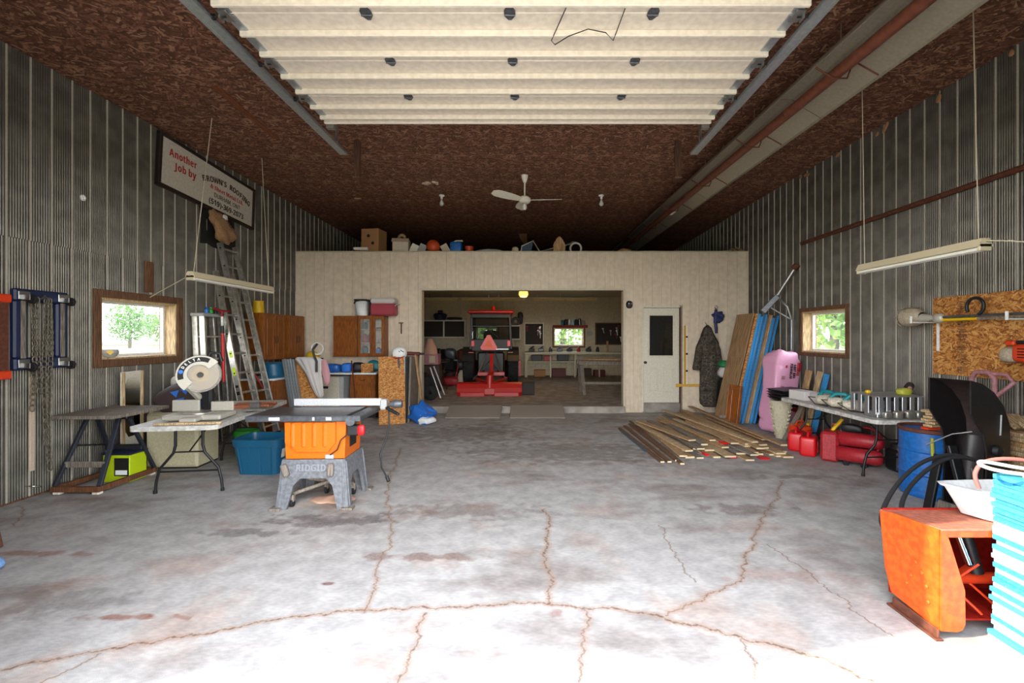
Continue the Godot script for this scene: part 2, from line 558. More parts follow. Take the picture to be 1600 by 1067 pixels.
func make_materials():
	look("galvanized", c("#77736a"), 0.45, 0.6, "grime", 0.5)
	look("lit_rib", c("#b3ab9d"), 0.5, 0.0, "dust", 1.0)  # daylight caught by the wall ribs is put into this pale colour
	look("reflector", c("#a89f8e"), 0.4, 0.55, "dust", 1.0)
	look("fixture", c("#cdbf9e"), 0.5)
	look("zinc", c("#b9c0c4"), 0.38, 0.8, "dust", 0.8)
	look("steel", c("#a8a8a6"), 0.35, 0.9, "dust", 2.0)
	look("chrome", c("#d8d8d8"), 0.12, 1.0)
	look("aluminium", c("#c6c2b8"), 0.36, 0.8, "grime", 1.5)
	look("cream_metal", c("#d9c8b0"), 0.45, 0.0, "dust", 0.25)
	look("shop_metal", c("#c9bb9c"), 0.5, 0.0, "dust", 0.3)
	look("door_white", c("#dacebd"), 0.5, 0.0, "dust", 0.5)
	look("white_paint", c("#e6e0d0"), 0.5, 0.0, "dust", 1.0)
	look("white_plastic", c("#efefec"), 0.4, 0.0, "dust", 1.0)
	look("strand_ceiling", Color.WHITE, 0.75, 0.0, "strand_dark", 0.9)
	look("strand", c("#e6c49a"), 0.75, 0.0, "strand_pale", 2.0)
	look("slab", Color.WHITE, 0.82)
	mats.slab.albedo_texture = tex.concrete
	mats.slab.detail_enabled = true
	mats.slab.detail_albedo = tex.speck
	mats.slab.detail_blend_mode = BaseMaterial3D.BLEND_MODE_MUL
	mats.slab.detail_uv_layer = BaseMaterial3D.DETAIL_UV_2
	mats.slab.uv2_triplanar = true
	mats.slab.uv2_scale = Vector3.ONE * 1.3
	look("slab_plain", c("#a39a8f"), 0.85, 0.0, "grime", 0.4)
	look("apron", c("#c4bfb4"), 0.9, 0.0, "grime", 0.3)
	look("wood_frame", c("#8a5a38"), 0.75, 0.0, "grain_v", 1.5)
	look("wood_grey", c("#94887a"), 0.8, 0.0, "grain_u", 1.5)
	look("wood_grey_v", c("#8d8174"), 0.8, 0.0, "grain_v", 1.5)
	look("wood_pale", c("#d9b98c"), 0.7, 0.0, "grain_u", 1.2)
	look("wood_pale_v", c("#d9b98c"), 0.7, 0.0, "grain_v", 1.2)
	look("wood_tan", c("#c9a274"), 0.72, 0.0, "grain_u", 1.2)
	look("wood_brown", c("#7d573a"), 0.75, 0.0, "grain_u", 1.2)
	look("wood_brown_v", c("#7d573a"), 0.75, 0.0, "grain_v", 1.2)
	look("plywood", c("#c29a6e"), 0.7, 0.0, "grain_v", 0.8)
	look("oak", c("#a35c1c"), 0.42, 0.0, "grain_v", 1.4)
	look("oak_u", c("#a35c1c"), 0.42, 0.0, "grain_u", 1.4)
	look("red_wood", c("#c0714a"), 0.5, 0.0, "grain_u", 2.0)
	look("stain_wood", c("#5a3a26"), 0.75, 0.0, "grain_v", 1.0)
	look("rust", c("#6b3b28"), 0.75, 0.2, "grime", 3.0)
	look("rust_tube", c("#7a4432"), 0.55, 0.3, "grime", 2.0)
	look("black_metal", c("#1c1c1e"), 0.45, 0.2, "dust", 2.0)
	look("black_plastic", c("#1a1b1d"), 0.5, 0.0, "dust", 2.0)
	look("chute_black", c("#241f20"), 0.36, 0.1, "grime", 2.0)
	look("rubber", c("#151515"), 0.8, 0.0, "dust", 3.0)
	look("dark_blue", c("#1b2748"), 0.5, 0.0, "dust", 3.0)
	look("horse_blue", c("#2c303b"), 0.55, 0.1, "grime", 4.0)
	look("tote_blue", c("#175a7c"), 0.4, 0.0, "dust", 2.0)
	look("barrel_blue", c("#1669b8"), 0.42, 0.0, "grime", 3.0)
	look("bag_blue", c("#1f62b4"), 0.35)
	look("saw_orange", c("#dc6a0c"), 0.38, 0.0, "dust", 2.0)
	look("saw_grey", c("#77797d"), 0.5, 0.0, "grime", 3.0)
	look("saw_top", c("#6e6a6a"), 0.35, 0.6, "grime", 3.0)
	look("blower_orange", c("#ef5a16"), 0.4, 0.0, "grime", 2.5)
	look("tractor_red", c("#b31f16"), 0.35, 0.0, "dust", 2.0)
	look("red_plastic", c("#d0141c"), 0.38, 0.0, "dust", 2.0)
	look("red_orange", c("#d8401c"), 0.4, 0.0, "dust", 2.0)
	look("compressor_red", c("#b0212c"), 0.5, 0.0, "grime", 4.0)
	look("grime_red", c("#8b3a35"), 0.8, 0.0, "grime", 4.0)
	look("yellow", c("#e0b414"), 0.45)
	look("level_yellow", c("#c99a2a"), 0.5)
	look("lime", c("#bcd413"), 0.45)
	look("cream_plastic", c("#cfc6a4"), 0.45, 0.0, "dust", 1.0)
	look("beige", c("#c9bda4"), 0.5, 0.0, "dust", 1.0)
	look("pink_film", c("#e6a6c4"), 0.35, 0.0, "dust", 2.0)
	look("pink", c("#b98084"), 0.6, 0.0, "grime", 4.0)
	look("cooler_red", c("#a23a48"), 0.45)
	look("teal", c("#0f7a80"), 0.45)
	look("camo", Color.WHITE, 0.85, 0.0, "camo", 0.6)
	look("foam_blue", Color.WHITE, 0.6, 0.0, "foam", 1.0)
	look("foam_grey", Color.WHITE, 0.7, 0.0, "mottle", 1.0)
	look("cloth_white", c("#cfc9c4"), 0.9, 0.0, "dust", 3.0)
	look("cloth_grey", c("#a8a8a6"), 0.85, 0.0, "dust", 3.0)
	look("bag_brown", c("#4a3836"), 0.7, 0.0, "dust", 3.0)
	look("logo_blue", c("#2f78d6"), 0.6)
	look("green", c("#1f7a44"), 0.6)
	look("green_bright", c("#2f9a30"), 0.55)
	look("insulation", c("#a9825c"), 0.95, 0.0, "grime", 6.0)
	look("ink", c("#16130f"), 0.7)
	look("ink_red", c("#a81f1c"), 0.6)
	look("ink_brown", c("#3a2414"), 0.6)
	look("ink_white", c("#e8e8e6"), 0.6)
	look("sign_face", c("#cfc7ba"), 0.5, 0.0, "dust", 0.8)
	look("sign_frame", c("#33251f"), 0.6, 0.0, "grain_u", 2.0)
	look("brick_red", c("#8a2f22"), 0.7, 0.0, "dust", 3.0)
	look("cardboard", c("#a97a52"), 0.8, 0.0, "dust", 2.0)
	look("tarp", c("#33445c"), 0.6, 0.0, "dust", 2.0)
	look("leaf_bag", c("#c8b49c"), 0.8, 0.0, "dust", 2.0)
	look("orange_ball", c("#c84a1e"), 0.5)
	look("glass", Color(0.9, 0.95, 0.95, 0.12), 0.05)
	mats.glass.transparency = BaseMaterial3D.TRANSPARENCY_ALPHA
	look("glass_dark", Color(0.12, 0.14, 0.14, 0.6), 0.05)
	mats.glass_dark.transparency = BaseMaterial3D.TRANSPARENCY_ALPHA
	look("bulb_glass", Color(0.95, 0.95, 0.92, 0.35), 0.05)
	mats.bulb_glass.transparency = BaseMaterial3D.TRANSPARENCY_ALPHA
	look("lamp_glow", c("#ffd9a0"), 0.4, 0.0, "", 1.0, {"emission_enabled": true, "emission": Color(1.0, 0.72, 0.36), "emission_energy_multiplier": 2.2})
	look("tube_glass", c("#e8e6dc"), 0.2)
	look("tyre", c("#17181a"), 0.85, 0.0, "dust", 3.0)
	look("pegboard", c("#2a2019"), 0.7, 0.0, "dust", 2.0)
	look("bark", c("#5c5248"), 0.9, 0.0, "grime", 2.0)
	look("grass", c("#7d8446"), 0.9, 0.0, "grime", 0.3)
	for k in 3:
		var lf := look("leaf_%d" % k, [c("#5f8a34"), c("#7fa348"), c("#4c7a38")][k], 0.6)
		lf.backlight_enabled = true
		lf.backlight = Color(0.25, 0.35, 0.08)
	look("dry_grass", c("#c9b98c"), 0.9)
	look("table_white", c("#cfccc4"), 0.45, 0.0, "grime", 2.0)
	look("chain", c("#8a8172"), 0.5, 0.6, "grime", 8.0)
	look("wood_rust", c("#7a4c2e"), 0.75, 0.0, "grain_u", 1.2)
	look("wood_rust_v", c("#7a4c2e"), 0.75, 0.0, "grain_v", 1.2)
	look("saw_cast", c("#b9b4a6"), 0.45, 0.15, "dust", 3.0)
	look("steel_dark", c("#63656a"), 0.4, 0.4, "grime", 3.0)
	look("smoke_plastic", Color(0.6, 0.55, 0.5, 0.35), 0.2)
	mats.smoke_plastic.transparency = BaseMaterial3D.TRANSPARENCY_ALPHA
	look("cardboard_dark", c("#4c4038"), 0.85, 0.0, "dust", 2.0)
	look("mirror", c("#c8c2b4"), 0.08, 1.0)
	look("saw_letter", c("#8b8d92"), 0.45, 0.0, "dust", 3.0)
	look("sheet_edge", c("#8f7a5c"), 0.8, 0.0, "grain_v", 2.0)
	look("weave", c("#cdc3a8"), 0.8, 0.0, "speck", 6.0)
	look("fridge", c("#cfc8b4"), 0.4, 0.0, "dust", 1.0)
	look("maroon", c("#5c1f1d"), 0.6)
	look("door_leaf", c("#d6d0bd"), 0.45, 0.0, "dust", 1.0)
	look("glass_black", Color(0.03, 0.035, 0.035, 0.85), 0.04)
	mats.glass_black.transparency = BaseMaterial3D.TRANSPARENCY_ALPHA
	look("strap_blue", c("#2a3160"), 0.6, 0.0, "dust", 4.0)
	look("pink_cloth", c("#c9959a"), 0.9, 0.0, "dust", 3.0)
	look("slate", c("#4a5562"), 0.6, 0.0, "grime", 2.0)
	look("wood_end", c("#e2cda4"), 0.8, 0.0, "speck", 5.0)
	look("tool_cream", c("#cfc4ae"), 0.5, 0.0, "grime", 5.0)
	look("steel_bright", c("#c2c4c8"), 0.3, 0.8, "dust", 3.0)
	look("lime_dull", c("#a8a83a"), 0.6)
	look("strand_turned", c("#e6c49a"), 0.75, 0.0, "strand_pale", 1.3)
	look("guard", c("#b8a890"), 0.6, 0.0, "grime", 6.0)
	look("wood_tan_v", c("#c59a66"), 0.72, 0.0, "grain_v", 1.2)
	look("wood_red_end", c("#d85a3a"), 0.7)
	look("foam_pale", c("#a9cfe0"), 0.6, 0.0, "dust", 2.0)
	look("foam_teal", c("#3f9fb8"), 0.6, 0.0, "dust", 2.0)
	look("rope_red", c("#b0625c"), 0.85, 0.0, "speck", 8.0)
	look("blower_top", c("#c9745a"), 0.7, 0.0, "grime", 3.0)
	look("blower_inside", c("#b02214"), 0.5, 0.0, "grime", 3.0)
	look("chute_brown", c("#3f3230"), 0.45, 0.1, "grime", 3.0)
	look("hose", c("#2a2a2c"), 0.55, 0.0, "dust", 3.0)
	look("tube_yellow", c("#ecd27a"), 0.4)
	look("saw_blade", c("#a3947c"), 0.5, 0.3, "dust", 3.0)
	look("red_light", c("#e02a1c"), 0.35)
	look("orange_bright", c("#f06a34"), 0.5)
	look("rag_blue", c("#6f93c4"), 0.8, 0.0, "dust", 3.0)
	look("ramp", c("#8d8276"), 0.8, 0.0, "dust", 2.0)
	look("fence_white", c("#c4c4c4"), 0.45, 0.0, "dust", 2.0)

const PITCH := 0.2

# A ribbed sheet: runs along `s` from s0 to s1, ribs stand out along n, between heights y0 and y1.
func rib_strip(m: M, o: Vector3, s: Vector3, n: Vector3, s0: float, s1: float, y0: float, y1: float, rib: float, fine: float):
	var pts := []
	var k := floori(s0 / PITCH) - 1
	while k * PITCH < s1 + PITCH:
		var b := k * PITCH
		pts.append(Vector2(b, 0.0))
		if rib > 0.0:
			pts.append(Vector2(b + 0.005, rib))
			pts.append(Vector2(b + 0.020, rib))
			pts.append(Vector2(b + 0.025, 0.0))
		for j in 7:
			var q := b + 0.036 + j * 0.0235
			pts.append(Vector2(q, 0.0))
			pts.append(Vector2(q + 0.005, fine))
			pts.append(Vector2(q + 0.011, fine))
			pts.append(Vector2(q + 0.016, 0.0))
		k += 1
	m.flat()
	for i in pts.size() - 1:
		var a: Vector2 = pts[i]
		var b: Vector2 = pts[i + 1]
		if b.x <= s0 + 1e-6 or a.x >= s1 - 1e-6:
			continue
		if a.x < s0:
			a = a.lerp(b, (s0 - a.x) / (b.x - a.x))
		if b.x > s1:
			b = a.lerp(b, (s1 - a.x) / (b.x - a.x))
		var pa := o + s * a.x + n * a.y
		var pb := o + s * b.x + n * b.y
		m.oquad(pa + Vector3.UP * y0, pb + Vector3.UP * y0, pb + Vector3.UP * y1, pa + Vector3.UP * y1, (pa + pb) / 2.0 + Vector3.UP * (y0 + y1) / 2.0 - n)

# Sheets over a wall area with holes [s0, s1, y0, y1]; every sheet a part of the wall
func sheeting(wall: Node, called: String, o: Vector3, s: Vector3, n: Vector3, s0: float, s1: float, rows: Array, wide: float, holes: Array, rib: float, fine: float, mat: Material):
	for row in rows:
		var a := s0
		while a < s1 - 0.01:
			var b := minf(a + wide, s1)
			var m := M.new()
			var spans := [[a, b, row[0], row[1]]]
			for hole in holes:
				var next := []
				for q in spans:
					if hole[1] <= q[0] or hole[0] >= q[1] or hole[3] <= q[2] or hole[2] >= q[3]:
						next.append(q)
						continue
					var l := maxf(q[0], hole[0])
					var r := minf(q[1], hole[1])
					if l > q[0] + 0.001:
						next.append([q[0], l, q[2], q[3]])
					if r < q[1] - 0.001:
						next.append([r, q[1], q[2], q[3]])
					if hole[2] > q[2] + 0.001:
						next.append([l, r, q[2], hole[2]])
					if hole[3] < q[3] - 0.001:
						next.append([l, r, hole[3], q[3]])
				spans = next
			for q in spans:
				rib_strip(m, o + n * row[2], s, n, q[0], q[1], q[2], q[3], rib, fine)
			if m.count > 0:
				part(wall, called, m, mat)
			a = b

# A slab wall made of blocks round rectangular holes, in the s-y plane, thickness th behind the inner face
func wall_blocks(o: Vector3, s: Vector3, n: Vector3, s0: float, s1: float, y0: float, y1: float, th: float, holes: Array) -> M:
	var m := M.new()
	var cuts := [s0, s1]
	for q in holes:
		cuts.append(q[0])
		cuts.append(q[1])
	cuts.sort()
	for i in cuts.size() - 1:
		var a: float = cuts[i]
		var b: float = cuts[i + 1]
		if b - a < 0.001:
			continue
		var ys := [[y0, y1]]
		for q in holes:
			if q[0] < b - 0.001 and q[1] > a + 0.001:
				var next := []
				for y in ys:
					if q[2] > y[0]:
						next.append([y[0], minf(q[2], y[1])])
					if q[3] < y[1]:
						next.append([maxf(q[3], y[0]), y[1]])
				ys = next
		for y in ys:
			var mid: Vector3 = o + s * ((a + b) / 2.0) + Vector3.UP * ((y[0] + y[1]) / 2.0) - n * th / 2.0
			var size: Vector3 = (s.abs() * (b - a)) + Vector3.UP * (y[1] - y[0]) + n.abs() * th
			m.box(mid, size)
	return m

func build_setting():
	# floor slab of the bay, with its own uv over the stained area
	var fl := M.new()
	fl.flat()
	for q in [[0.0, 1.0]]:
		var cor := [[LEFT - 0.3, MID], [RIGHT + 0.3, MID], [RIGHT + 0.3, -1.0], [LEFT - 0.3, -1.0]]
		for k in [0, 1, 2, 0, 2, 3]:
			var p: Array = cor[k]
			fl.st.set_uv(Vector2((p[0] + 5.0) / 9.66, (p[1] + 9.4) / 8.4))
			fl.st.add_vertex(Vector3(p[0], 0, p[1]))
	struct("floor", fl, mats.slab)
	var sub := M.new().box(Vector3(-0.17, -0.11, -9.0), Vector3(10.3, 0.2, 16.2))
	struct("floor_base", sub, mats.slab_plain)
	var sf := M.new().box(Vector3(-0.17, SHOP / 2, (MID + BACK) / 2), Vector3(9.66, SHOP - 0.002, MID - BACK), 0.0)
	struct("floor_workshop", sf, mats.slab_plain)
	# ceiling of strand board panels: 2.44 x 1.22 with small gaps
	var ce := M.new().box(Vector3(-0.17, CEIL + 0.12, (FRONT + BACK) / 2), Vector3(10.3, 0.2, FRONT - BACK + 0.6))
	var ceiling := struct("ceiling", ce, mats.stain_wood)
	var row := 0
	var z := FRONT
	while z > BACK:
		var x := LEFT - (1.2 if row % 2 else 0.0)
		while x < RIGHT:
			var x0 := maxf(x, LEFT)
			var x1 := minf(x + 2.44, RIGHT)
			if x1 - x0 > 0.05:
				var m := M.new().box(Vector3((x0 + x1) / 2, CEIL + 0.008, z - 0.61), Vector3(x1 - x0 - 0.003, 0.016, 1.217))
				part(ceiling, "panel", m, mats.strand_ceiling)
			x += 2.44
		z -= 1.22
		row += 1
	# side walls
	var lw := [[5.12, 6.23, 1.35, 2.08]]
	var wl := struct("wall_left", wall_blocks(Vector3(LEFT - 0.03, 0, 0), Vector3(0, 0, -1), Vector3(1, 0, 0), 1.3, 17.0, 0.0, CEIL, 0.2, lw), mats.wood_brown_v)
	sheeting(wl, "metal_sheet", Vector3(LEFT, 0, 0), Vector3(0, 0, -1), Vector3(1, 0, 0), 1.6, 16.8, [[0.03, 2.6, 0.0], [2.58, CEIL, 0.012]], 0.8, lw, 0.0, 0.004, mats.galvanized)
	lit_ribs(wl, LEFT, 1.0, [[0.03, 2.6, 0.0], [2.58, CEIL, 0.012]], lw, 0.006)
	var rw := [[6.48, 7.53, 1.36, 2.04]]
	var wr := struct("wall_right", wall_blocks(Vector3(RIGHT + 0.03, 0, 0), Vector3(0, 0, -1), Vector3(-1, 0, 0), 1.3, 17.0, 0.0, CEIL, 0.2, rw), mats.wood_brown_v)
	sheeting(wr, "metal_sheet", Vector3(RIGHT, 0, 0), Vector3(0, 0, -1), Vector3(-1, 0, 0), 1.6, 16.8, [[0.03, CEIL, 0.0]], 0.8, rw, 0.0, 0.004, mats.galvanized)
	lit_ribs(wr, RIGHT, -1.0, [[0.03, CEIL, 0.0]], rw, 0.0)
	# front wall with the big door opening (behind the lens)
	struct("wall_front", wall_blocks(Vector3(0, 0, FRONT), Vector3(1, 0, 0), Vector3(0, 0, -1), LEFT - 0.23, RIGHT + 0.23, 0.0, CEIL, 0.18, [[-2.3, 2.06, -0.1, 3.75]]), mats.galvanized)
	# workshop back wall with two windows
	var bw := [[0.901, 2.045, 1.255, 1.961], [-2.045, -1.217, 1.425, 2.01]]
	var wb := struct("wall_back", wall_blocks(Vector3(0, 0, BACK), Vector3(1, 0, 0), Vector3(0, 0, 1), LEFT - 0.23, RIGHT + 0.23, 0.0, CEIL, 0.2, bw), mats.wood_brown_v)
	sheeting(wb, "metal_sheet", Vector3(0, 0, BACK + 0.01), Vector3(1, 0, 0), Vector3(0, 0, 1), LEFT, RIGHT, [[SHOP, SHOP_CEIL, 0.0]], 0.8, bw, 0.016, 0.002, mats.shop_metal)
	for k in 2:
		var q: Array = bw[k]
		window_unit("window_%d" % (k + 3), Vector3((q[0] + q[1]) / 2, (q[2] + q[3]) / 2, BACK - 0.1), q[1] - q[0], q[3] - q[2], 0.0, 0.05, true)
	# loft deck over the workshop
	struct("ceiling_workshop", M.new().box(Vector3(-0.17, (SHOP_CEIL + LOFT) / 2, (MID + BACK) / 2 - 0.06), Vector3(9.6, LOFT - SHOP_CEIL, MID - BACK - 0.14)), mats.shop_metal)
	# partition
	var holes := [[-2.33, 2.016, -0.1, 2.642], [2.398, 3.215, -0.1, 2.26]]
	var wp := struct("wall_partition", wall_blocks(Vector3(0, 0, MID - 0.02), Vector3(1, 0, 0), Vector3(0, 0, 1), LEFT, RIGHT, 0.0, 3.41, 0.12, holes), mats.wood_grey_v)
	sheeting(wp, "metal_sheet", Vector3(0, 0, MID), Vector3(1, 0, 0), Vector3(0, 0, 1), LEFT + 0.01, RIGHT - 0.01, [[0.01, 3.42, 0.0]], 0.8, holes, 0.014, 0.0025, mats.cream_metal)
	var tr := M.new()
	var a: float = holes[0][0]
	var b: float = holes[0][1]
	var top: float = holes[0][3]
	tr.box(Vector3(a + 0.02, (top + SHOP) / 2, MID - 0.05), Vector3(0.04, top - SHOP, 0.2), 0.004)
	tr.box(Vector3(b - 0.02, (top + SHOP) / 2, MID - 0.05), Vector3(0.04, top - SHOP, 0.2), 0.004)
	tr.box(Vector3((a + b) / 2, top - 0.02, MID - 0.05), Vector3(b - a - 0.08, 0.04, 0.2), 0.004)
	struct("trim_1", tr, mats.beige)
	struct("trim_2", M.new().box(Vector3(-0.17, 3.432, MID - 0.01), Vector3(9.64, 0.016, 0.06), 0.004), mats.beige)
	# curb under the opening and the door
	struct("trim_3", M.new().box(Vector3((a + b) / 2, SHOP / 2, MID + 0.03), Vector3(b - a, SHOP, 0.1), 0.01), mats.slab_plain)
	# side windows
	window_unit("window_1", Vector3(LEFT - 0.13, 1.715, -5.675), 1.11, 0.73, PI / 2, 0.09, false)
	window_unit("window_2", Vector3(RIGHT + 0.13, 1.7, -7.005), 1.05, 0.68, -PI / 2, 0.06, false)

# frame boards round the reveal, a sash and panes; local x runs along the wall, local z points into the room
func window_unit(called: String, at: Vector3, w: float, h: float, turn: float, board: float, small: bool):
	var root := Node3D.new()
	root.name = numbered(called, self)
	add_child(root)
	root.position = at
	root.rotation.y = turn
	root.set_meta("kind", "structure")
	var depth := 0.18
	for s in [-1, 1]:
		part(root, "jamb", M.new().box(Vector3(s * (w / 2 - 0.012), 0, 0.06), Vector3(0.024, h, depth), 0.003), mats.wood_pale_v)
		part(root, "jamb", M.new().box(Vector3(0, s * (h / 2 - 0.012), 0.06), Vector3(w - 0.048, 0.024, depth), 0.003), mats.wood_pale_v)
	if board > 0.0:
		for s in [-1, 1]:
			part(root, "casing_board", M.new().box(Vector3(s * (w / 2 + board / 2), 0, 0.155), Vector3(board, h + board * 2, 0.03), 0.004), mats.wood_brown_v)
			part(root, "casing_board", M.new().box(Vector3(0, s * (h / 2 + board / 2), 0.156), Vector3(w, board, 0.03), 0.004), mats.wood_brown)
	var f := 0.035
	for s in [-1, 1]:
		part(root, "sash", M.new().box(Vector3(s * (w / 2 - 0.024 - f / 2), 0, -0.02), Vector3(f, h - 0.05, 0.04), 0.004), mats.white_plastic)
		part(root, "sash", M.new().box(Vector3(0, s * (h / 2 - 0.024 - f / 2), -0.02), Vector3(w - 0.05 - f * 2, f, 0.04), 0.004), mats.white_plastic)
	if small:
		part(root, "sash", M.new().box(Vector3(0, 0, -0.02), Vector3(0.03, h - 0.12, 0.04), 0.004), mats.white_plastic)
		for s in [-1, 1]:
			part(root, "pane", M.new().box(Vector3(s * (w / 4 - 0.02), 0, -0.02), Vector3(w / 2 - 0.08, h - 0.12, 0.005)), mats.glass)
	else:
		part(root, "pane", M.new().box(Vector3(0, 0, -0.02), Vector3(w - 0.12, h - 0.12, 0.005)), mats.glass)

# strips for the sheet ribs, light caught by their flanks painted pale, every 20 cm, cut where a window stands
func lit_ribs(wall: Node, x: float, side: float, rows: Array, holes: Array, shift: float):
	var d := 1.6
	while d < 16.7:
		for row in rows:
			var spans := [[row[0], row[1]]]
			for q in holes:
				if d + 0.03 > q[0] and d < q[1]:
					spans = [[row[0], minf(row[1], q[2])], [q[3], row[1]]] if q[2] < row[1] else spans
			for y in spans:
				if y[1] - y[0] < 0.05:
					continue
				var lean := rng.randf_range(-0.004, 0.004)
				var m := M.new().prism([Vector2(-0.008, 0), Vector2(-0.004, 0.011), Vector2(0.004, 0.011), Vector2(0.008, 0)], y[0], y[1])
				var o := part(wall, "lit_rib", m, mats.lit_rib)
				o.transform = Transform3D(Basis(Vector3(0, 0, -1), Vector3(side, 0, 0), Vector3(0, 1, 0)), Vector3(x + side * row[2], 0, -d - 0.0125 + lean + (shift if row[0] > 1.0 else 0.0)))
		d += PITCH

func build_overhead():
	# ---- sectional overhead door, rolled up under the ceiling
	var y := 3.967
	var door := thing("overhead_door", "white sectional overhead door rolled up flat below the strand board ceiling", "garage door", Vector3(0, y, 0))
	var seams := [4.89, 4.40, 3.837, 3.27, 2.705, 2.14, 1.62]
	var x0 := -2.27
	var x1 := 2.0
	var xm := (x0 + x1) / 2
	for i in seams.size() - 1:
		var far: float = seams[i]
		var near: float = seams[i + 1]
		var sec := part(door, "section", M.new().box(Vector3(xm, 0.066, -(far + near) / 2), Vector3(x1 - x0, 0.03, far - near - 0.004), 0.006), mats.door_white)
		for off in ([0.19, 0.44] if i > 0 else [0.162, 0.377, 0.475]):
			part(sec, "rib", M.new().box(Vector3(xm, 0.027, -(near + off)), Vector3(x1 - x0, 0.05, 0.03), 0.006), mats.door_white)
		for s in [x0 + 0.035, x1 - 0.035]:
			part(sec, "end_stile", M.new().box(Vector3(s, 0.046, -(far + near) / 2), Vector3(0.075, 0.014, far - near - 0.02), 0.003), mats.zinc)
		if i > 2:
			for xw in [-1.84, -0.21, 1.45]:
				var w := part(sec, "window_frame", M.new().box(Vector3(xw, 0.047, -near - 0.17), Vector3(0.62, 0.012, 0.28), 0.005), mats.black_plastic)
				part(w, "pane", M.new().box(Vector3(xw, 0.0405, -near - 0.17), Vector3(0.56, 0.004, 0.22)), mats.glass_dark)
	for i in range(1, 6):
		var d: float = seams[i]
		for xh in [-1.21, -0.15, 0.91]:
			var m := M.new().at(Vector3(xh, 0.045, -d), Basis(Vector3.RIGHT, Vector3(0, 0, 1), Vector3(0, -1, 0)))
			m.prism([Vector2(-0.018, 0.075), Vector2(0.018, 0.075), Vector2(0.042, 0.03), Vector2(0.042, -0.015), Vector2(0.012, -0.06), Vector2(-0.012, -0.06), Vector2(-0.042, -0.015), Vector2(-0.042, 0.03)], 0.0, 0.006)
			m.t = Transform3D.IDENTITY
			m.tube([Vector3(xh - 0.04, 0.033, -d), Vector3(xh + 0.04, 0.033, -d)], 0.008, 6)
			part(door, "hinge", m, mats.steel_dark, "dark steel hinge")
		for s in [-1, 1]:
			var xe: float = x0 + 0.02 if s < 0 else x1 - 0.02
			var h := part(door, "roller_bracket", M.new().box(Vector3(xe, 0.03, -d), Vector3(0.07, 0.016, 0.12), 0.003).box(Vector3(xe + s * 0.035, 0.015, -d), Vector3(0.012, 0.04, 0.06), 0.002), mats.steel)
			part(h, "roller", M.new().tube([Vector3(xe, 0.02, -d), Vector3(xe + s * 0.1, 0.02, -d)], 0.007, 6).tube([Vector3(xe + s * 0.085, 0.02, -d), Vector3(xe + s * 0.11, 0.02, -d)], 0.022, 10), mats.black_plastic)
	for s in [x0 + 0.05, x1 - 0.05]:
		part(door, "corner_bracket", M.new().box(Vector3(s, 0.01, -4.93), Vector3(0.09, 0.08, 0.06), 0.004), mats.steel)
	part(door, "pull_cord", M.new().tube([Vector3(0.27, 0.03, -3.16), Vector3(0.17, 0.0, -3.5), Vector3(0.2, 0.0, -3.55), Vector3(0.3, -0.02, -3.42), Vector3(0.44, -0.02, -3.34), Vector3(0.58, -0.02, -3.38), Vector3(0.66, 0.0, -3.5), Vector3(0.69, 0.03, -3.2)], 0.004, 5), mats.black_plastic, "thin black cord")
	for s in [-1, 1]:
		var xt := -2.42 if s < 0 else 2.13
		var tr := thing("door_track", "galvanized steel door track along the %s edge of the overhead door" % ["window and sign", "tube heater"][0 if s < 0 else 1], "door track", Vector3(xt, y, 0))
		var m := M.new()
		m.box(Vector3(0, 0.05, -3.62), Vector3(0.006, 0.1, 4.14), 0.001)
		m.box(Vector3(-s * 0.032, 0.0, -3.62), Vector3(0.07, 0.006, 4.14), 0.001)
		m.box(Vector3(-s * 0.066, 0.012, -3.62), Vector3(0.006, 0.03, 4.14), 0.001)
		m.box(Vector3(s * 0.012, 0.0, -3.62), Vector3(0.03, 0.012, 4.14), 0.003)
		part(tr, "rail", m, mats.zinc)
		for d in [2.6, 4.6, 5.55]:
			part(tr, "hanger", M.new().box(Vector3(0.0, 0.27, -d), Vector3(0.004, 0.34, 0.03)).box(Vector3(s * 0.016, 0.27, -d - 0.014), Vector3(0.03, 0.34, 0.004)), mats.zinc)
		var px := -2.461 if s < 0 else 2.106
		var post := thing("hanger_post", "short brown post hung from the ceiling %s" % ("on the sign wall's side" if s < 0 else "beside the tube heater"), "post", Vector3(px, 3.87, -6.29))
		part(post, "stud", M.new().box(Vector3(0, 0.28, 0), Vector3(0.085, 0.52, 0.04), 0.004), mats.stain_wood)
		part(post, "foot_plate", M.new().box(Vector3(0, 0.01, 0.01), Vector3(0.1, 0.02, 0.06), 0.003), mats.wood_brown)
	# ---- a board nailed along the ceiling, torn patches in the strand board
	solo("ceiling_board", "long orange brown board nailed flat along the strand board ceiling", "board", M.new().box(Vector3.ZERO, Vector3(0.08, 0.02, 1.3), 0.004), look("board_rust", c("#8a4d28"), 0.7, 0.0, "grain_v", 1.0), Vector3(-3.53, CEIL - 0.01, -5.55), Vector3(0, 3, 0))
	var hole := M.new()
	for k in 9:
		hole.puff(Vector3(rng.randf_range(-0.16, 0.16), 0.0, rng.randf_range(-0.07, 0.07)), Vector3(rng.randf_range(0.02, 0.06), 0.014, rng.randf_range(0.015, 0.04)), 0.8, 0.02, k, 9, 6)
	solo("torn_patch", "ragged pale tear in the brown ceiling beside a bare bulb", "tear", hole, mats.leaf_bag, Vector3(-1.818, 4.399, -7.99))
	solo("torn_patch", "tiny ragged yellowish tear in the ceiling above the white partition", "tear", M.new().puff(Vector3.ZERO, Vector3(0.05, 0.012, 0.06), 0.8, 0.03, 3, 10, 6).puff(Vector3(0.06, 0, 0.03), Vector3(0.03, 0.01, 0.03), 0.8, 0.02, 5, 9, 6), mats.wood_tan, Vector3(-3.494, 4.403, -8.93))
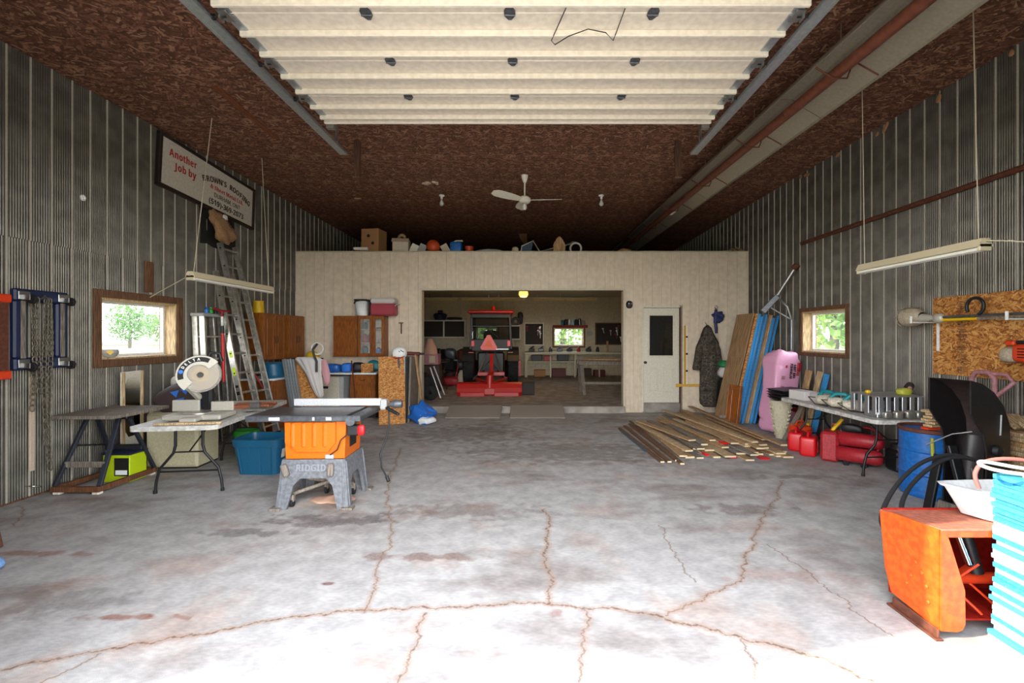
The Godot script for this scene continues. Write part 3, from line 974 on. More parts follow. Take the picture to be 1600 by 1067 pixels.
	# ---- bare bulbs
	for k in 2:
		var b := thing("bare_bulb", ["bare glass bulb in a white ceiling socket, beside the ragged tear", "bare glass bulb in a white ceiling socket, on the tube heater's side"][k], "bulb", Vector3([-1.74, 1.41][k], CEIL, -8.71))
		part(b, "socket", M.new().lathe([Vector2(0, 0), Vector2(0.055, 0), Vector2(0.055, -0.015), Vector2(0.026, -0.03), Vector2(0.024, -0.075), Vector2(0, -0.075)], 16), mats.white_plastic)
		part(b, "globe", M.new().lathe([Vector2(0.014, -0.075), Vector2(0.018, -0.1), Vector2(0.04, -0.15), Vector2(0.045, -0.175), Vector2(0.036, -0.2), Vector2(0.018, -0.214), Vector2(0, -0.217)], 16, false), mats.bulb_glass)
	# ---- ceiling fan
	var fan := thing("ceiling_fan", "white three-blade ceiling fan with a bare bulb beneath its hub", "fan", Vector3(-0.09, CEIL, -7.64))
	part(fan, "canopy", M.new().lathe([Vector2(0, 0), Vector2(0.06, 0), Vector2(0.055, -0.05), Vector2(0.03, -0.12), Vector2(0, -0.12)], 16), mats.white_paint)
	part(fan, "rod", M.new().tube([Vector3(0, -0.1, 0), Vector3(0, -0.4, 0)], 0.014, 8), mats.white_paint)
	part(fan, "motor", M.new().lathe([Vector2(0, -0.37), Vector2(0.07, -0.37), Vector2(0.1, -0.4), Vector2(0.1, -0.45), Vector2(0.07, -0.48), Vector2(0, -0.48)], 20), mats.white_paint)
	part(fan, "bulb", M.new().lathe([Vector2(0.016, -0.48), Vector2(0.02, -0.5), Vector2(0.04, -0.54), Vector2(0.042, -0.56), Vector2(0.02, -0.595), Vector2(0, -0.6)], 14, false), mats.bulb_glass)
	for a in [0.06, 1.75, 3.75]:
		var m := M.new().at(Vector3(0, -0.42, 0), Basis(Vector3.UP, a) * Basis(Vector3.RIGHT, 0.3))
		var f := func(i, k):
			var q := float(i) / 8.0
			var wide := 0.055 + 0.035 * sin(q * PI * 0.8)
			return Vector3(0.09 + q * 0.55, 0.02 * q, (k * 2 - 1) * wide * (1.0 if i < 8 else 0.55))
		m.skin(8, 1, f, Vector3(0, -0.008, 0))
		part(fan, "blade", m, mats.white_paint)
	# ---- radiant tube heater
	var heater := thing("tube_heater", "long rusty radiant tube heater with a bent sheet steel reflector under the ceiling", "heater", Vector3(2.74, 3.90, -1.7))
	heater.rotation.x = 0.0235
	var prof := [Vector2(-0.235, 0.035), Vector2(-0.225, 0.06), Vector2(-0.13, 0.17), Vector2(0.05, 0.17), Vector2(0.10, 0.12), Vector2(0.345, -0.02), Vector2(0.35, -0.045)]
	for k in 4:
		var z0 := -k * 3.0
		var z1 := z0 - 2.99
		var m := M.new()
		m.flat()
		for i in prof.size() - 1:
			var a: Vector2 = prof[i]
			var b: Vector2 = prof[i + 1]
			m.bar(Vector3((a.x + b.x) / 2, (a.y + b.y) / 2, z0), Vector3((a.x + b.x) / 2, (a.y + b.y) / 2, z1), a.distance_to(b), 0.004, 0.0, Vector3(-(b.y - a.y), b.x - a.x, 0).normalized())
		part(heater, "reflector", m, mats.reflector)
		part(heater, "burner_tube", M.new().tube([Vector3(0, 0.02, z0), Vector3(0, 0.02, z1)], 0.052, 14), mats.rust_tube, "rusty steel tube")
		for q in [0.7, 2.2]:
			var br := M.new().tube([Vector3(-0.23, 0.05, z0 - q), Vector3(-0.06, -0.05, z0 - q), Vector3(0.06, -0.05, z0 - q), Vector3(0.12, 0.1, z0 - q), Vector3(0.34, -0.02, z0 - q)], 0.008, 5)
			part(heater, "hanger_wire", br, mats.rust)
			part(heater, "hanger_chain", M.new().tube([Vector3(0, 0.17, z0 - q), Vector3(0, 0.5 - (0.0235 * (1.0 + q - z0)), z0 - q)], 0.005, 5), mats.steel)
	part(heater, "label_plate", M.new().box(Vector3(0.05, -0.035, -6.9), Vector3(0.05, 0.01, 0.3), 0.002), mats.white_paint)
	# ---- two hanging fluorescent fixtures
	fluorescent("pale fluorescent tube light hung on cords below the painted sign", Vector3(-4.08, 2.36, -6.13), 1.66, [Vector3(-4.062, CEIL, -5.64), Vector3(-4.19, CEIL, -6.9)])
	fluorescent("pale fluorescent tube light hung on cords before the strand board tool panel", Vector3(3.76, 2.39, -4.33), 1.38, [Vector3(3.75, CEIL, -4.985), Vector3(3.77, CEIL, -3.757)])
	solo("power_cord", "thin pale cord running from the hung light to the rusty window frame", "cord", M.new().tube([Vector3(-4.08, 2.36, -5.3), Vector3(-4.4, 2.24, -5.4), Vector3(-4.7, 2.16, -5.55), Vector3(-4.92, 2.13, -5.72)], 0.006, 5), mats.beige)
	solo("power_cord", "thin pale cord leaving the hung light beside the tool panel", "cord", M.new().tube([Vector3(3.76, 2.41, -3.64), Vector3(3.8, 2.38, -3.5), Vector3(3.95, 2.34, -3.4), Vector3(4.3, 2.36, -3.3), Vector3(4.62, 2.4, -3.3)], 0.006, 5), mats.beige)

func fluorescent(label: String, at: Vector3, length: float, hooks: Array):
	var t := thing("hanging_light", label, "light", at, 0.0, "hung fluorescent lights")
	part(t, "housing", M.new().at(Vector3.ZERO).prism([Vector2(-0.06, -0.02), Vector2(-0.03, 0.045), Vector2(0.03, 0.045), Vector2(0.06, -0.02), Vector2(0.055, -0.025), Vector2(-0.055, -0.025)], -length / 2, length / 2), mats.fixture)
	for s in [-1, 1]:
		part(t, "tube", M.new().tube([Vector3(s * 0.03, -0.042, -length / 2 + 0.03), Vector3(s * 0.03, -0.042, length / 2 - 0.03)], 0.016, 10), mats.tube_glass)
		part(t, "end_cap", M.new().box(Vector3(0, -0.03, s * (length / 2 - 0.012)), Vector3(0.1, 0.06, 0.024), 0.004), mats.fixture)
	for k in 2:
		var s := 1.0 if hooks[k].z > at.z else -1.0
		part(t, "cord", M.new().tube([Vector3(0, 0.045, s * (length / 2 - 0.06)), hooks[k] - at], 0.005, 5), mats.beige)

func caster(parent: Node, at: Vector3, b: Basis, r := 0.05):
	# local y points away from the mount plate
	var k := part(parent, "caster", M.new().at(at, b).box(Vector3(0, 0.006, 0), Vector3(0.1, 0.012, 0.08), 0.003).box(Vector3(0.022, 0.05, 0.02), Vector3(0.005, 0.08, 0.05), 0.001).box(Vector3(-0.022, 0.05, 0.02), Vector3(0.005, 0.08, 0.05), 0.001), mats.steel)
	part(k, "wheel", M.new().at(at, b * Basis(Vector3(0, 0, 1), PI / 2)).lathe([Vector2(0, -0.016), Vector2(r * 0.9, -0.016), Vector2(r, -0.008), Vector2(r, 0.008), Vector2(r * 0.9, 0.016), Vector2(0, 0.016)].map(func(q): return q), 16).at(at), mats.rubber).position = b * Vector3(0, 0.085, 0.035)

func folding_table(label: String, at: Vector3, turn: float, w: float, l: float, h: float):
	# x across, -z along the length; origin on the floor at the middle
	var t := thing("folding_table", label, "table", at, turn)
	var out := []
	for q in [[-1, -1], [1, -1], [1, 1], [-1, 1]]:
		for k in 5:
			var a: float = [PI, -PI / 2, 0.0, PI / 2][[[-1, -1], [1, -1], [1, 1], [-1, 1]].find(q)] + PI / 2 * k / 4.0
			out.append(Vector2(q[0] * (w / 2 - 0.07) + 0.07 * cos(a), q[1] * (l / 2 - 0.07) + 0.07 * sin(a)))
	var m := M.new().at(Vector3(0, h, 0), Basis(Vector3.RIGHT, Vector3(0, 0, -1), Vector3.UP))
	m.prism(out, -0.045, 0.0)
	part(t, "tabletop", m, mats.table_white)
	part(t, "apron_frame", M.new().box(Vector3(w / 2 - 0.09, h - 0.055, 0), Vector3(0.03, 0.03, l - 0.3), 0.004).box(Vector3(-w / 2 + 0.09, h - 0.055, 0), Vector3(0.03, 0.03, l - 0.3), 0.004), mats.black_metal)
	for e in [-1, 1]:
		var z: float = e * (l / 2 - 0.28)
		for s in [-1, 1]:
			part(t, "leg", M.new().tube([Vector3(s * 0.13, h - 0.05, z), Vector3(s * 0.13, h - 0.25, z), Vector3(s * 0.15, h - 0.33, z), Vector3(s * (w / 2 - 0.12), 0.25, z), Vector3(s * (w / 2 - 0.09), 0.12, z), Vector3(s * (w / 2 - 0.08), 0.012, z)], 0.014, 8), mats.black_metal)
			part(t, "foot_cap", M.new().tube([Vector3(s * (w / 2 - 0.08), 0.0, z), Vector3(s * (w / 2 - 0.08), 0.03, z)], 0.018, 8), mats.rubber)
		part(t, "crossbar", M.new().tube([Vector3(-w / 2 + 0.13, 0.22, z), Vector3(w / 2 - 0.13, 0.22, z)], 0.009, 6), mats.black_metal)
		part(t, "brace", M.new().tube([Vector3(0, 0.42, z), Vector3(0, h - 0.06, z - e * 0.45)], 0.008, 6).tube([Vector3(-0.14, 0.42, z), Vector3(0.14, 0.42, z)], 0.008, 6), mats.black_metal)
	return t

func ladder_section(called: String, label: String, foot: Vector3, top: Vector3, gap: float, rungs: int, rail_w := 0.075) -> Node3D:
	var t := thing(called, label, "ladder", foot)
	var v := top - foot
	var n := v.cross(Vector3(0, 0, 1)).normalized()
	for s in [0.0, 1.0]:
		var o := Vector3(0, 0, -s * gap)
		var up := Vector3(0, 0, 1)
		var m := M.new().bar(o, o + v, 0.028, rail_w, 0.004, n)
		var lip := n.cross(v.normalized()) * 0.0
		m.bar(o + n * (rail_w / 2), o + v + n * (rail_w / 2), 0.034, 0.012, 0.002, n)
		m.bar(o - n * (rail_w / 2), o + v - n * (rail_w / 2), 0.034, 0.012, 0.002, n)
		part(t, "rail", m, mats.aluminium)
		part(t, "foot_pad", M.new().bar(o, o + v.normalized() * 0.08, 0.05, 0.1, 0.004, n), mats.rubber)
		for k in rungs:
			var p: Vector3 = o + v * ((k + 0.7) / rungs) + Vector3(0, 0, 0.015 if s == 0.0 else -0.015)
			part(t, "rung_end", M.new().tube([p, p + Vector3(0, 0, 0.006 if s == 0.0 else -0.006)], 0.012, 8), mats.black_metal)
	for k in rungs:
		var p := v * ((k + 0.7) / rungs)
		part(t, "rung", M.new().tube([p, p + Vector3(0, 0, -gap)], 0.017, 8), mats.aluminium)
	return t

func build_left():
	build_left_wall()
	build_sawhorse()
	build_saw_table()
	build_table_saw()
	build_ladders()

func build_left_wall():
	# ---- sign
	var sg := thing("shop_sign", "framed white roofing sign with red and black lettering high on the ribbed wall", "sign", Vector3(LEFT + 0.05, 3.945, -6.88))
	sg.rotation = Vector3(0.0, PI / 2, -0.06)
	part(sg, "board", M.new().box(Vector3.ZERO, Vector3(1.94, 0.66, 0.03), 0.003), mats.sign_face)
	for s in [-1, 1]:
		part(sg, "frame_rail", M.new().box(Vector3(0, s * 0.345, 0.005), Vector3(2.04, 0.045, 0.06), 0.006), mats.sign_frame)
		part(sg, "frame_rail", M.new().box(Vector3(s * 0.995, 0, 0.005), Vector3(0.05, 0.65, 0.058), 0.006), mats.sign_frame)
	var face := 0.017
	lettering(sg, "Another", 0.14, mats.ink_red, Transform3D(Basis(Vector3(0, 0, 1), 0.05), Vector3(-0.6, 0.17, face)), true, false, 0.9)
	lettering(sg, "Job by", 0.14, mats.ink_red, Transform3D(Basis(Vector3(0, 0, 1), 0.05), Vector3(-0.55, 0.01, face)), true, false, 0.95)
	var words := "BROWN'S ROOFING"
	var w := [0.085, 0.085, 0.092, 0.115, 0.095, 0.035, 0.08, 0.06, 0.085, 0.092, 0.092, 0.078, 0.045, 0.095, 0.092]
	var x := -0.24
	for i in w.size():
		w[i] *= 0.93
	for i in words.length():
		var q: float = (x + w[i] / 2 - 0.32) / 0.6
		lettering(sg, words[i], 0.122, mats.ink_brown, Transform3D(Basis(Vector3(0, 0, 1), -0.42 * q), Vector3(x + w[i] / 2, 0.155 - 0.12 * q * q, face)))
		x += w[i]
	lettering(sg, "& Sheet Metal Ltd.", 0.085, mats.ink_red, Transform3D(Basis.IDENTITY, Vector3(0.33, 0.005, face)), true, true)
	lettering(sg, "DURHAM, ONT", 0.092, mats.ink, Transform3D(Basis.IDENTITY, Vector3(0.33, -0.105, face)), false, false, 1.0)
	lettering(sg, "(519)-369-2073", 0.12, mats.ink, Transform3D(Basis.IDENTITY, Vector3(0.33, -0.225, face)))
	# ---- torn hole with insulation under the sign
	var hl := thing("torn_wall_patch", "ragged hole in the ribbed wall with brown insulation bulging out, under the sign", "hole", Vector3(LEFT + 0.03, 3.38, -7.08))
	part(hl, "dark_plastic", M.new().skin(6, 6, func(i, k): return Vector3(0.012 * sin(i * 2.1 + k), (k - 3) * 0.115 + 0.02 * sin(i * 1.7), 0.42 - i * 0.13), Vector3(-0.006, 0, 0)), mats.black_plastic)
	part(hl, "insulation", M.new().puff(Vector3(0.05, -0.06, -0.02), Vector3(0.06, 0.19, 0.24), 0.9, 0.12, 4, 26, 18, Basis.IDENTITY, 5.0).puff(Vector3(0.05, 0.12, 0.16), Vector3(0.05, 0.12, 0.1), 0.9, 0.08, 9, 18, 12, Basis.IDENTITY, 6.0), mats.insulation)
	part(hl, "foil_scrap", M.new().puff(Vector3(0.09, 0.14, 0.0), Vector3(0.03, 0.06, 0.06), 0.8, 0.05, 12, 12, 8), mats.white_plastic)
	# ---- board above the window, wall knob
	solo("wall_board", "short rough wooden board standing on top of the rusty window casing", "board", M.new().box(Vector3.ZERO, Vector3(0.03, 0.4, 0.13), 0.005), mats.wood_brown_v, Vector3(LEFT + 0.03, 2.4, -5.76))
	solo("wall_eyelet", "small round pale eyelet on the upper ribbed wall", "eyelet", M.new().at(Vector3.ZERO, Basis(Vector3(0, 0, 1), -PI / 2)).lathe([Vector2(0.012, 0), Vector2(0.032, 0), Vector2(0.034, 0.015), Vector2(0.022, 0.02), Vector2(0.014, 0.01), Vector2(0, 0.01)], 14), mats.white_plastic, Vector3(LEFT + 0.01, 3.167, -4.92))
	# ---- blue furniture dolly hung on the wall
	var dl := thing("furniture_dolly", "dark blue carpeted furniture dolly with four casters hung flat on the wall", "dolly", Vector3(LEFT + 0.03, 1.69, -4.46))
	for s in [-1, 1]:
		part(dl, "carpet_rail", M.new().box(Vector3(0.03, s * 0.335, 0), Vector3(0.06, 0.12, 0.5), 0.015), mats.dark_blue)
		part(dl, "carpet_rail", M.new().box(Vector3(0.028, 0, s * 0.19), Vector3(0.055, 0.56, 0.12), 0.015), mats.dark_blue)
		part(dl, "strap", M.new().box(Vector3(0.06, 0, s * 0.18), Vector3(0.006, 0.56, 0.045), 0.002), mats.wood_grey_v)
		for q in [-1, 1]:
			caster(dl, Vector3(0.062, s * 0.33, q * 0.18), Basis(Vector3(0, 0, -1), Vector3(1, 0, 0), Vector3(0, -1, 0)), 0.045)
	# ---- hanging chain
	var ch := thing("hanging_chain", "rusty steel log chain doubled over a hook behind the blue dolly", "chain", Vector3(LEFT + 0.1, 2.0, -4.41))
	part(ch, "hook", M.new().tube([Vector3(-0.1, 0.0, 0), Vector3(0.02, 0.0, 0), Vector3(0.06, 0.03, 0)], 0.01, 6), mats.steel)
	var lk := M.new()
	lk.ring(Vector3.ZERO, 0.02, 0.0062, Basis.IDENTITY, 12, 6, 0.0, TAU, 1.7)
	var lm := lk.done()
	for q in [[-0.085, 0.0, 1.75], [-0.035, 0.012, 1.5], [0.02, 0.0, 0.98], [0.07, 0.01, 1.15]]:
		var strand := Node3D.new()
		strand.name = numbered("strand", ch)
		ch.add_child(strand)
		var n := int(q[2] / 0.053)
		for k in n:
			var o := part(strand, "link", lm, mats.chain)
			o.position = Vector3(0.01 + q[1], -0.02 - k * 0.053, q[0] + 0.012 * sin(k * 0.21 + q[0] * 40.0))
			o.rotation.y = (PI / 2 if k % 2 else 0.3)
	solo("bent_wire_loop", "loop of bright bent wire at the foot of the torn wall sheet", "wire", M.new().ring(Vector3.ZERO, 0.06, 0.006, Basis(Vector3.RIGHT, 1.2), 18, 6), mats.chrome, Vector3(-4.971, 0.121, -4.42))
	solo("torn_edge_strip", "strip of yellowish insulation showing through a torn wall sheet", "insulation", M.new().box(Vector3(0, 0, 0), Vector3(0.02, 0.95, 0.05), 0.006), mats.leaf_bag, Vector3(LEFT + 0.012, 0.75, -4.42))
	# ---- red painted creeper at the edge, rusty post, blue rag
	var cr := thing("wall_creeper", "worn mechanic's creeper with bright red ends hung on the ribbed wall", "creeper", Vector3(LEFT + 0.05, 1.62, -3.95))
	part(cr, "bed", M.new().box(Vector3(0.02, 0, 0), Vector3(0.04, 0.66, 0.44), 0.01), mats.rust)
	for s in [-1, 1]:
		part(cr, "end_rail", M.new().box(Vector3(0.025, s * 0.36, 0), Vector3(0.06, 0.08, 0.46), 0.01), mats.red_orange)
	solo("rusty_post", "leaning rusty steel post standing on the concrete beside the creeper", "post", M.new().bar(Vector3(-4.072, 0, -3.377), Vector3(-4.072, 0, -3.377) + Vector3(-0.35, 0.95, -0.1), 0.05, 0.05, 0.006), mats.rust)
	solo("blue_rag", "crumpled blue and white rag lying on the concrete near the rusty post", "rag", M.new().puff(Vector3(0, 0.04, 0), Vector3(0.09, 0.04, 0.06), 0.8, 0.05, 6, 18, 10), mats.rag_blue, Vector3(-3.742, 0, -3.038))

func build_sawhorse():
	# ---- wooden dolly frame
	var fr := thing("timber_skid", "low open rectangle of brown timbers on white feet under the sawhorse", "skid", Vector3(-4.655, 0, -4.87))
	for s in [-1, 1]:
		part(fr, "timber", M.new().box(Vector3(0, 0.055, s * 0.34), Vector3(0.5, 0.055, 0.04), 0.004), mats.wood_rust)
		part(fr, "timber", M.new().box(Vector3(s * 0.23, 0.055, 0), Vector3(0.04, 0.055, 0.64), 0.004), mats.wood_rust_v)
		for q in [-1, 1]:
			part(fr, "foot_block", M.new().box(Vector3(s * 0.2, 0.014, q * 0.32), Vector3(0.07, 0.028, 0.06), 0.006), mats.white_paint)
	var t := thing("sawhorse", "dark blue folding metal sawhorse standing on the timber skid", "sawhorse", Vector3(-4.655, 0.083, -4.87))
	part(t, "beam", M.new().box(Vector3(0, 0.66, 0), Vector3(0.5, 0.05, 0.09), 0.008), mats.black_metal)
	for s in [-1, 1]:
		for q in [-1, 1]:
			part(t, "leg", M.new().bar(Vector3(s * 0.23, 0.0, q * 0.33), Vector3(s * 0.17, 0.66, q * 0.05), 0.045, 0.03, 0.004), mats.horse_blue)
		part(t, "spreader", M.new().bar(Vector3(s * 0.205, 0.3, -0.2), Vector3(s * 0.205, 0.38, 0.17), 0.012, 0.02, 0.002), mats.black_metal)
	part(t, "cross_rail", M.new().box(Vector3(0, 0.2, 0.25), Vector3(0.42, 0.06, 0.02), 0.004), mats.wood_grey)
	part(t, "cross_rail", M.new().box(Vector3(0, 0.27, -0.19), Vector3(0.42, 0.05, 0.02), 0.004), mats.horse_blue)
	var top := thing("plank_top", "weathered grey plank top laid over the blue sawhorse", "tabletop", Vector3(-4.6, 0.77, -4.88))
	for k in 5:
		part(top, "plank", M.new().box(Vector3(0.008 * (k % 2), 0.02, 0.29 - k * 0.143), Vector3(0.66, 0.036, 0.14), 0.004), mats.wood_grey)
	var bx := thing("lime_box", "lime green and black carton with a dark printed label on the timber skid", "box", Vector3(-4.6, 0.0, -5.02))
	part(bx, "carton", M.new().box(Vector3(0, 0.15, 0), Vector3(0.3, 0.3, 0.22), 0.006), mats.lime)
	part(bx, "label", M.new().box(Vector3(0.06, 0.17, 0.112), Vector3(0.16, 0.2, 0.004)), mats.ink)
	part(bx, "print", M.new().box(Vector3(0.06, 0.11, 0.1145), Vector3(0.13, 0.05, 0.002)), mats.ink_white)
	part(bx, "lid_flap", M.new().box(Vector3(0, 0.315, 0), Vector3(0.32, 0.02, 0.24), 0.004), mats.dark_blue)

func build_saw_table():
	folding_table("white folding table with black legs carrying the mitre saw", Vector3(-3.64, 0, -5.22), 0.14, 0.8, 1.8, 0.74)
	var rot := 0.14
	# ---- cream cabinet beneath, blue tote
	var cb := thing("cream_cabinet", "cream metal cabinet standing on the floor under the white folding table", "cabinet", Vector3(-4.4, 0, -5.62), 0.06)
	part(cb, "body", M.new().box(Vector3(0, 0.35, 0), Vector3(0.6, 0.68, 0.42), 0.02), mats.cream_plastic)
	part(cb, "door", M.new().box(Vector3(0, 0.35, 0.215), Vector3(0.57, 0.62, 0.02), 0.008), mats.cream_plastic)
	part(cb, "plinth", M.new().box(Vector3(0, 0.012, 0), Vector3(0.58, 0.024, 0.4), 0.004), mats.black_plastic)
	var tt := thing("storage_tote", "open dark teal blue plastic storage tote on the floor beside the table saw", "tote", Vector3(-3.2, 0, -5.34), -0.05)
	part(tt, "tub", tub_mesh(Vector2(0.24, 0.16), Vector2(0.285, 0.2), 0.42, 0.09), mats.tote_blue)
	for k in 4:
		part(tt, "rib", M.new().bar(Vector3(-0.18 + k * 0.12, 0.02, 0.165), Vector3(-0.2 + k * 0.133, 0.33, 0.203), 0.012, 0.012, 0.004, Vector3(0, 0, 1)), mats.tote_blue)
	part(tt, "handle", M.new().tube([Vector3(0.3, 0.36, 0.08), Vector3(0.345, 0.4, 0.06), Vector3(0.345, 0.4, -0.06), Vector3(0.3, 0.36, -0.08)], 0.008, 6), mats.white_plastic)
	part(tt, "price_sticker", M.new().box(Vector3(0.288, 0.25, 0.1), Vector3(0.006, 0.1, 0.06), 0.0, Basis(Vector3(0, 0, 1), -0.13)), mats.white_paint)
	solo("green_bucket", "bright green plastic bucket on the floor behind the blue tote", "bucket", M.new().lathe([Vector2(0, 0), Vector2(0.13, 0), Vector2(0.16, 0.3), Vector2(0.17, 0.3), Vector2(0.17, 0.33), Vector2(0.15, 0.33), Vector2(0.12, 0.02), Vector2(0, 0.02)], 20), mats.green_bright, Vector3(-3.95, 0, -6.15))
	solo("floor_clutter", "dark folded tarp lying on the floor behind the blue tote", "tarp", M.new().puff(Vector3(0, 0.1, 0), Vector3(0.3, 0.11, 0.2), 0.6, 0.08, 3, 22, 12), mats.bag_brown, Vector3(-3.55, 0, -6.3))
	# ---- mitre saw on the table
	var s := thing("mitre_saw", "grey mitre saw with a round blade guard standing on the white folding table", "saw", Vector3(-3.55, 0.741, -4.74), rot)
	s.scale = Vector3.ONE * 1.12
	part(s, "base", M.new().box(Vector3(0.02, 0.035, 0.02), Vector3(0.5, 0.05, 0.3), 0.012).box(Vector3(0.05, 0.03, 0.2), Vector3(0.14, 0.04, 0.16), 0.01), mats.saw_cast)
	part(s, "turntable", M.new().lathe([Vector2(0, 0.06), Vector2(0.14, 0.06), Vector2(0.14, 0.07), Vector2(0, 0.07)], 24), mats.aluminium)
	part(s, "fence", M.new().box(Vector3(-0.14, 0.12, -0.05), Vector3(0.24, 0.11, 0.025), 0.006).box(Vector3(0.18, 0.11, -0.05), Vector3(0.2, 0.09, 0.025), 0.006), mats.saw_cast)
	part(s, "pivot_post", M.new().box(Vector3(0.0, 0.17, -0.14), Vector3(0.1, 0.24, 0.08), 0.02), mats.black_metal)
	var hb := Basis(Vector3.UP, 0.45)
	var hc := Vector3(0.0, 0.42, -0.02)
	# blade, fixed upper guard (a wide crescent) and clear lower guard
	part(s, "blade", M.new().at(hc, hb * Basis(Vector3.RIGHT, PI / 2)).lathe([Vector2(0, -0.002), Vector2(0.15, -0.002), Vector2(0.15, 0.002), Vector2(0, 0.002)], 36), mats.saw_blade)
	var cres := []
	for k in 19:
		var a := deg_to_rad(40.0 + k * 10.5)
		cres.append(Vector2(cos(a), sin(a)) * 0.185)
	for k in 19:
		var a := deg_to_rad(229.0 - k * 10.5)
		cres.append(Vector2(cos(a), sin(a)) * (0.085 + 0.02 * sin(k / 18.0 * PI)))
	part(s, "upper_guard", M.new().at(hc, hb).prism(cres, -0.035, 0.045), mats.saw_cast)
	var lab := []
	for k in 12:
		var a := deg_to_rad(62.0 + k * 12.0)
		lab.append(Vector2(cos(a), sin(a)) * 0.172)
	for k in 12:
		var a := deg_to_rad(194.0 - k * 12.0)
		lab.append(Vector2(cos(a), sin(a)) * 0.128)
	var lb := part(s, "guard_label", M.new().at(hc, hb).prism(lab, 0.045, 0.048), mats.ink, "black curved label")
	var word := "DELTA"
	for k in 5:
		var a := deg_to_rad(150.0 - k * 14.0)
		lettering(lb, word[k], 0.034, mats.ink_white, Transform3D(hb, hc) * Transform3D(Basis(Vector3(0, 0, 1), a - PI / 2), Vector3(cos(a) * 0.15, sin(a) * 0.15, 0.049)))
	part(s, "label_dot", M.new().at(hc + hb * Vector3(cos(2.9) * 0.15, sin(2.9) * 0.15, 0.05), hb * Basis(Vector3.RIGHT, PI / 2)).lathe([Vector2(0, 0), Vector2(0.018, 0), Vector2(0.018, -0.002), Vector2(0, -0.002)], 14), mats.logo_blue)
	part(s, "lower_guard", M.new().at(hc, hb * Basis(Vector3.RIGHT, PI / 2)).lathe([Vector2(0.07, 0.012), Vector2(0.168, 0.012), Vector2(0.172, 0.0), Vector2(0.172, -0.012), Vector2(0.165, -0.014)], 40), mats.smoke_plastic)
	part(s, "arbor", M.new().at(hc, hb * Basis(Vector3.RIGHT, PI / 2)).lathe([Vector2(0, 0.055), Vector2(0.022, 0.055), Vector2(0.026, 0.03), Vector2(0, 0.03)], 12), mats.black_metal)
	part(s, "motor", M.new().at(hc + hb * Vector3(0.02, 0.02, -0.11), hb * Basis(Vector3.RIGHT, PI / 2)).lathe([Vector2(0, -0.09), Vector2(0.055, -0.09), Vector2(0.065, -0.07), Vector2(0.065, 0.07), Vector2(0, 0.07)], 16), mats.black_plastic)
	part(s, "handle", M.new().tube([hc + hb * Vector3(0.05, 0.14, 0), hc + hb * Vector3(0.08, 0.21, 0), hc + hb * Vector3(0.15, 0.2, 0), hc + hb * Vector3(0.17, 0.12, 0)], 0.016, 8), mats.black_plastic)
	part(s, "arm", M.new().bar(hc + hb * Vector3(-0.1, -0.1, 0.0), Vector3(-0.06, 0.18, -0.12), 0.06, 0.05, 0.012), mats.saw_cast)
	solo("wood_strip", "narrow pale wooden strip along the edge of the mitre saw table", "strip", M.new().box(Vector3.ZERO, Vector3(0.62, 0.022, 0.03), 0.003), mats.wood_pale, Vector3(-3.42, 0.752, -4.42), Vector3(0, 8, 0))
	solo("drawer_front", "reddish raised-panel drawer front lying on the white folding table", "drawer front", M.new().box(Vector3(0, 0.012, 0), Vector3(0.46, 0.024, 0.3), 0.006).box(Vector3(0, 0.028, 0), Vector3(0.32, 0.012, 0.17), 0.005).box(Vector3(0, 0.03, 0.125), Vector3(0.46, 0.014, 0.035), 0.004).box(Vector3(0, 0.03, -0.125), Vector3(0.46, 0.014, 0.035), 0.004), mats.red_wood, Vector3(-3.48, 0.741, -5.55), Vector3(0, 12, 0))
	var bt := thing("aluminium_extension", "silver metal extension wing lying beside the mitre saw on the table", "saw wing", Vector3(-3.2, 0.741, -5.2), 0.1)
	part(bt, "plate", M.new().box(Vector3(0, 0.03, 0), Vector3(0.26, 0.02, 0.2), 0.004).box(Vector3(-0.1, 0.012, 0), Vector3(0.03, 0.024, 0.18), 0.003).box(Vector3(0.1, 0.012, 0), Vector3(0.03, 0.024, 0.18), 0.003), mats.aluminium)
	part(bt, "clamp_block", M.new().box(Vector3(-0.05, 0.07, -0.03), Vector3(0.1, 0.06, 0.05), 0.006), mats.steel)
	# ---- brown bag, tool cases, mirror frame behind the tables
	var bg := thing("brown_bag", "dark brown life vest with three blue triangles, heaped on the cream cabinet", "life vest", Vector3(-4.34, 0.10, -5.57), 0.35)
	part(bg, "padding", M.new().puff(Vector3(0, 0.77, 0.0), Vector3(0.3, 0.17, 0.16), 0.7, 0.05, 4, 26, 16, Basis(Vector3(0, 0, 1), 0.3)), mats.bag_brown)
	part(bg, "collar", M.new().puff(Vector3(0.02, 0.93, -0.05), Vector3(0.22, 0.06, 0.1), 0.7, 0.03, 8, 20, 12, Basis(Vector3(0, 0, 1), 0.35)), mats.black_plastic)
	for k in 3:
		var q: Vector2 = [Vector2(-0.055, 0.82), Vector2(0.045, 0.85), Vector2(0.0, 0.73)][k]
		part(bg, "triangle_patch", M.new().turn(Vector3(q.x, q.y, 0.165), Vector3(-8, 0, 14)).prism([Vector2(-0.045, 0.035), Vector2(0.045, 0.035), Vector2(0, -0.045)], -0.02, 0.003), mats.logo_blue)
	part(bg, "buckle_strap", M.new().box(Vector3(0.2, 0.77, 0.13), Vector3(0.12, 0.035, 0.02), 0.005, Basis(Vector3(0, 0, 1), 0.4)), mats.level_yellow)
	part(bg, "strap", M.new().box(Vector3(0.22, 0.66, 0.13), Vector3(0.07, 0.14, 0.03), 0.008), mats.logo_blue)
	var cs := thing("tool_case", "pale grey lidded tool case strapped on a dark crate below the window", "case", Vector3(-4.66, 0.0, -6.08), 0.3)
	part(cs, "crate", M.new().box(Vector3(0, 0.36, 0), Vector3(0.4, 0.72, 0.3), 0.02), mats.black_plastic)
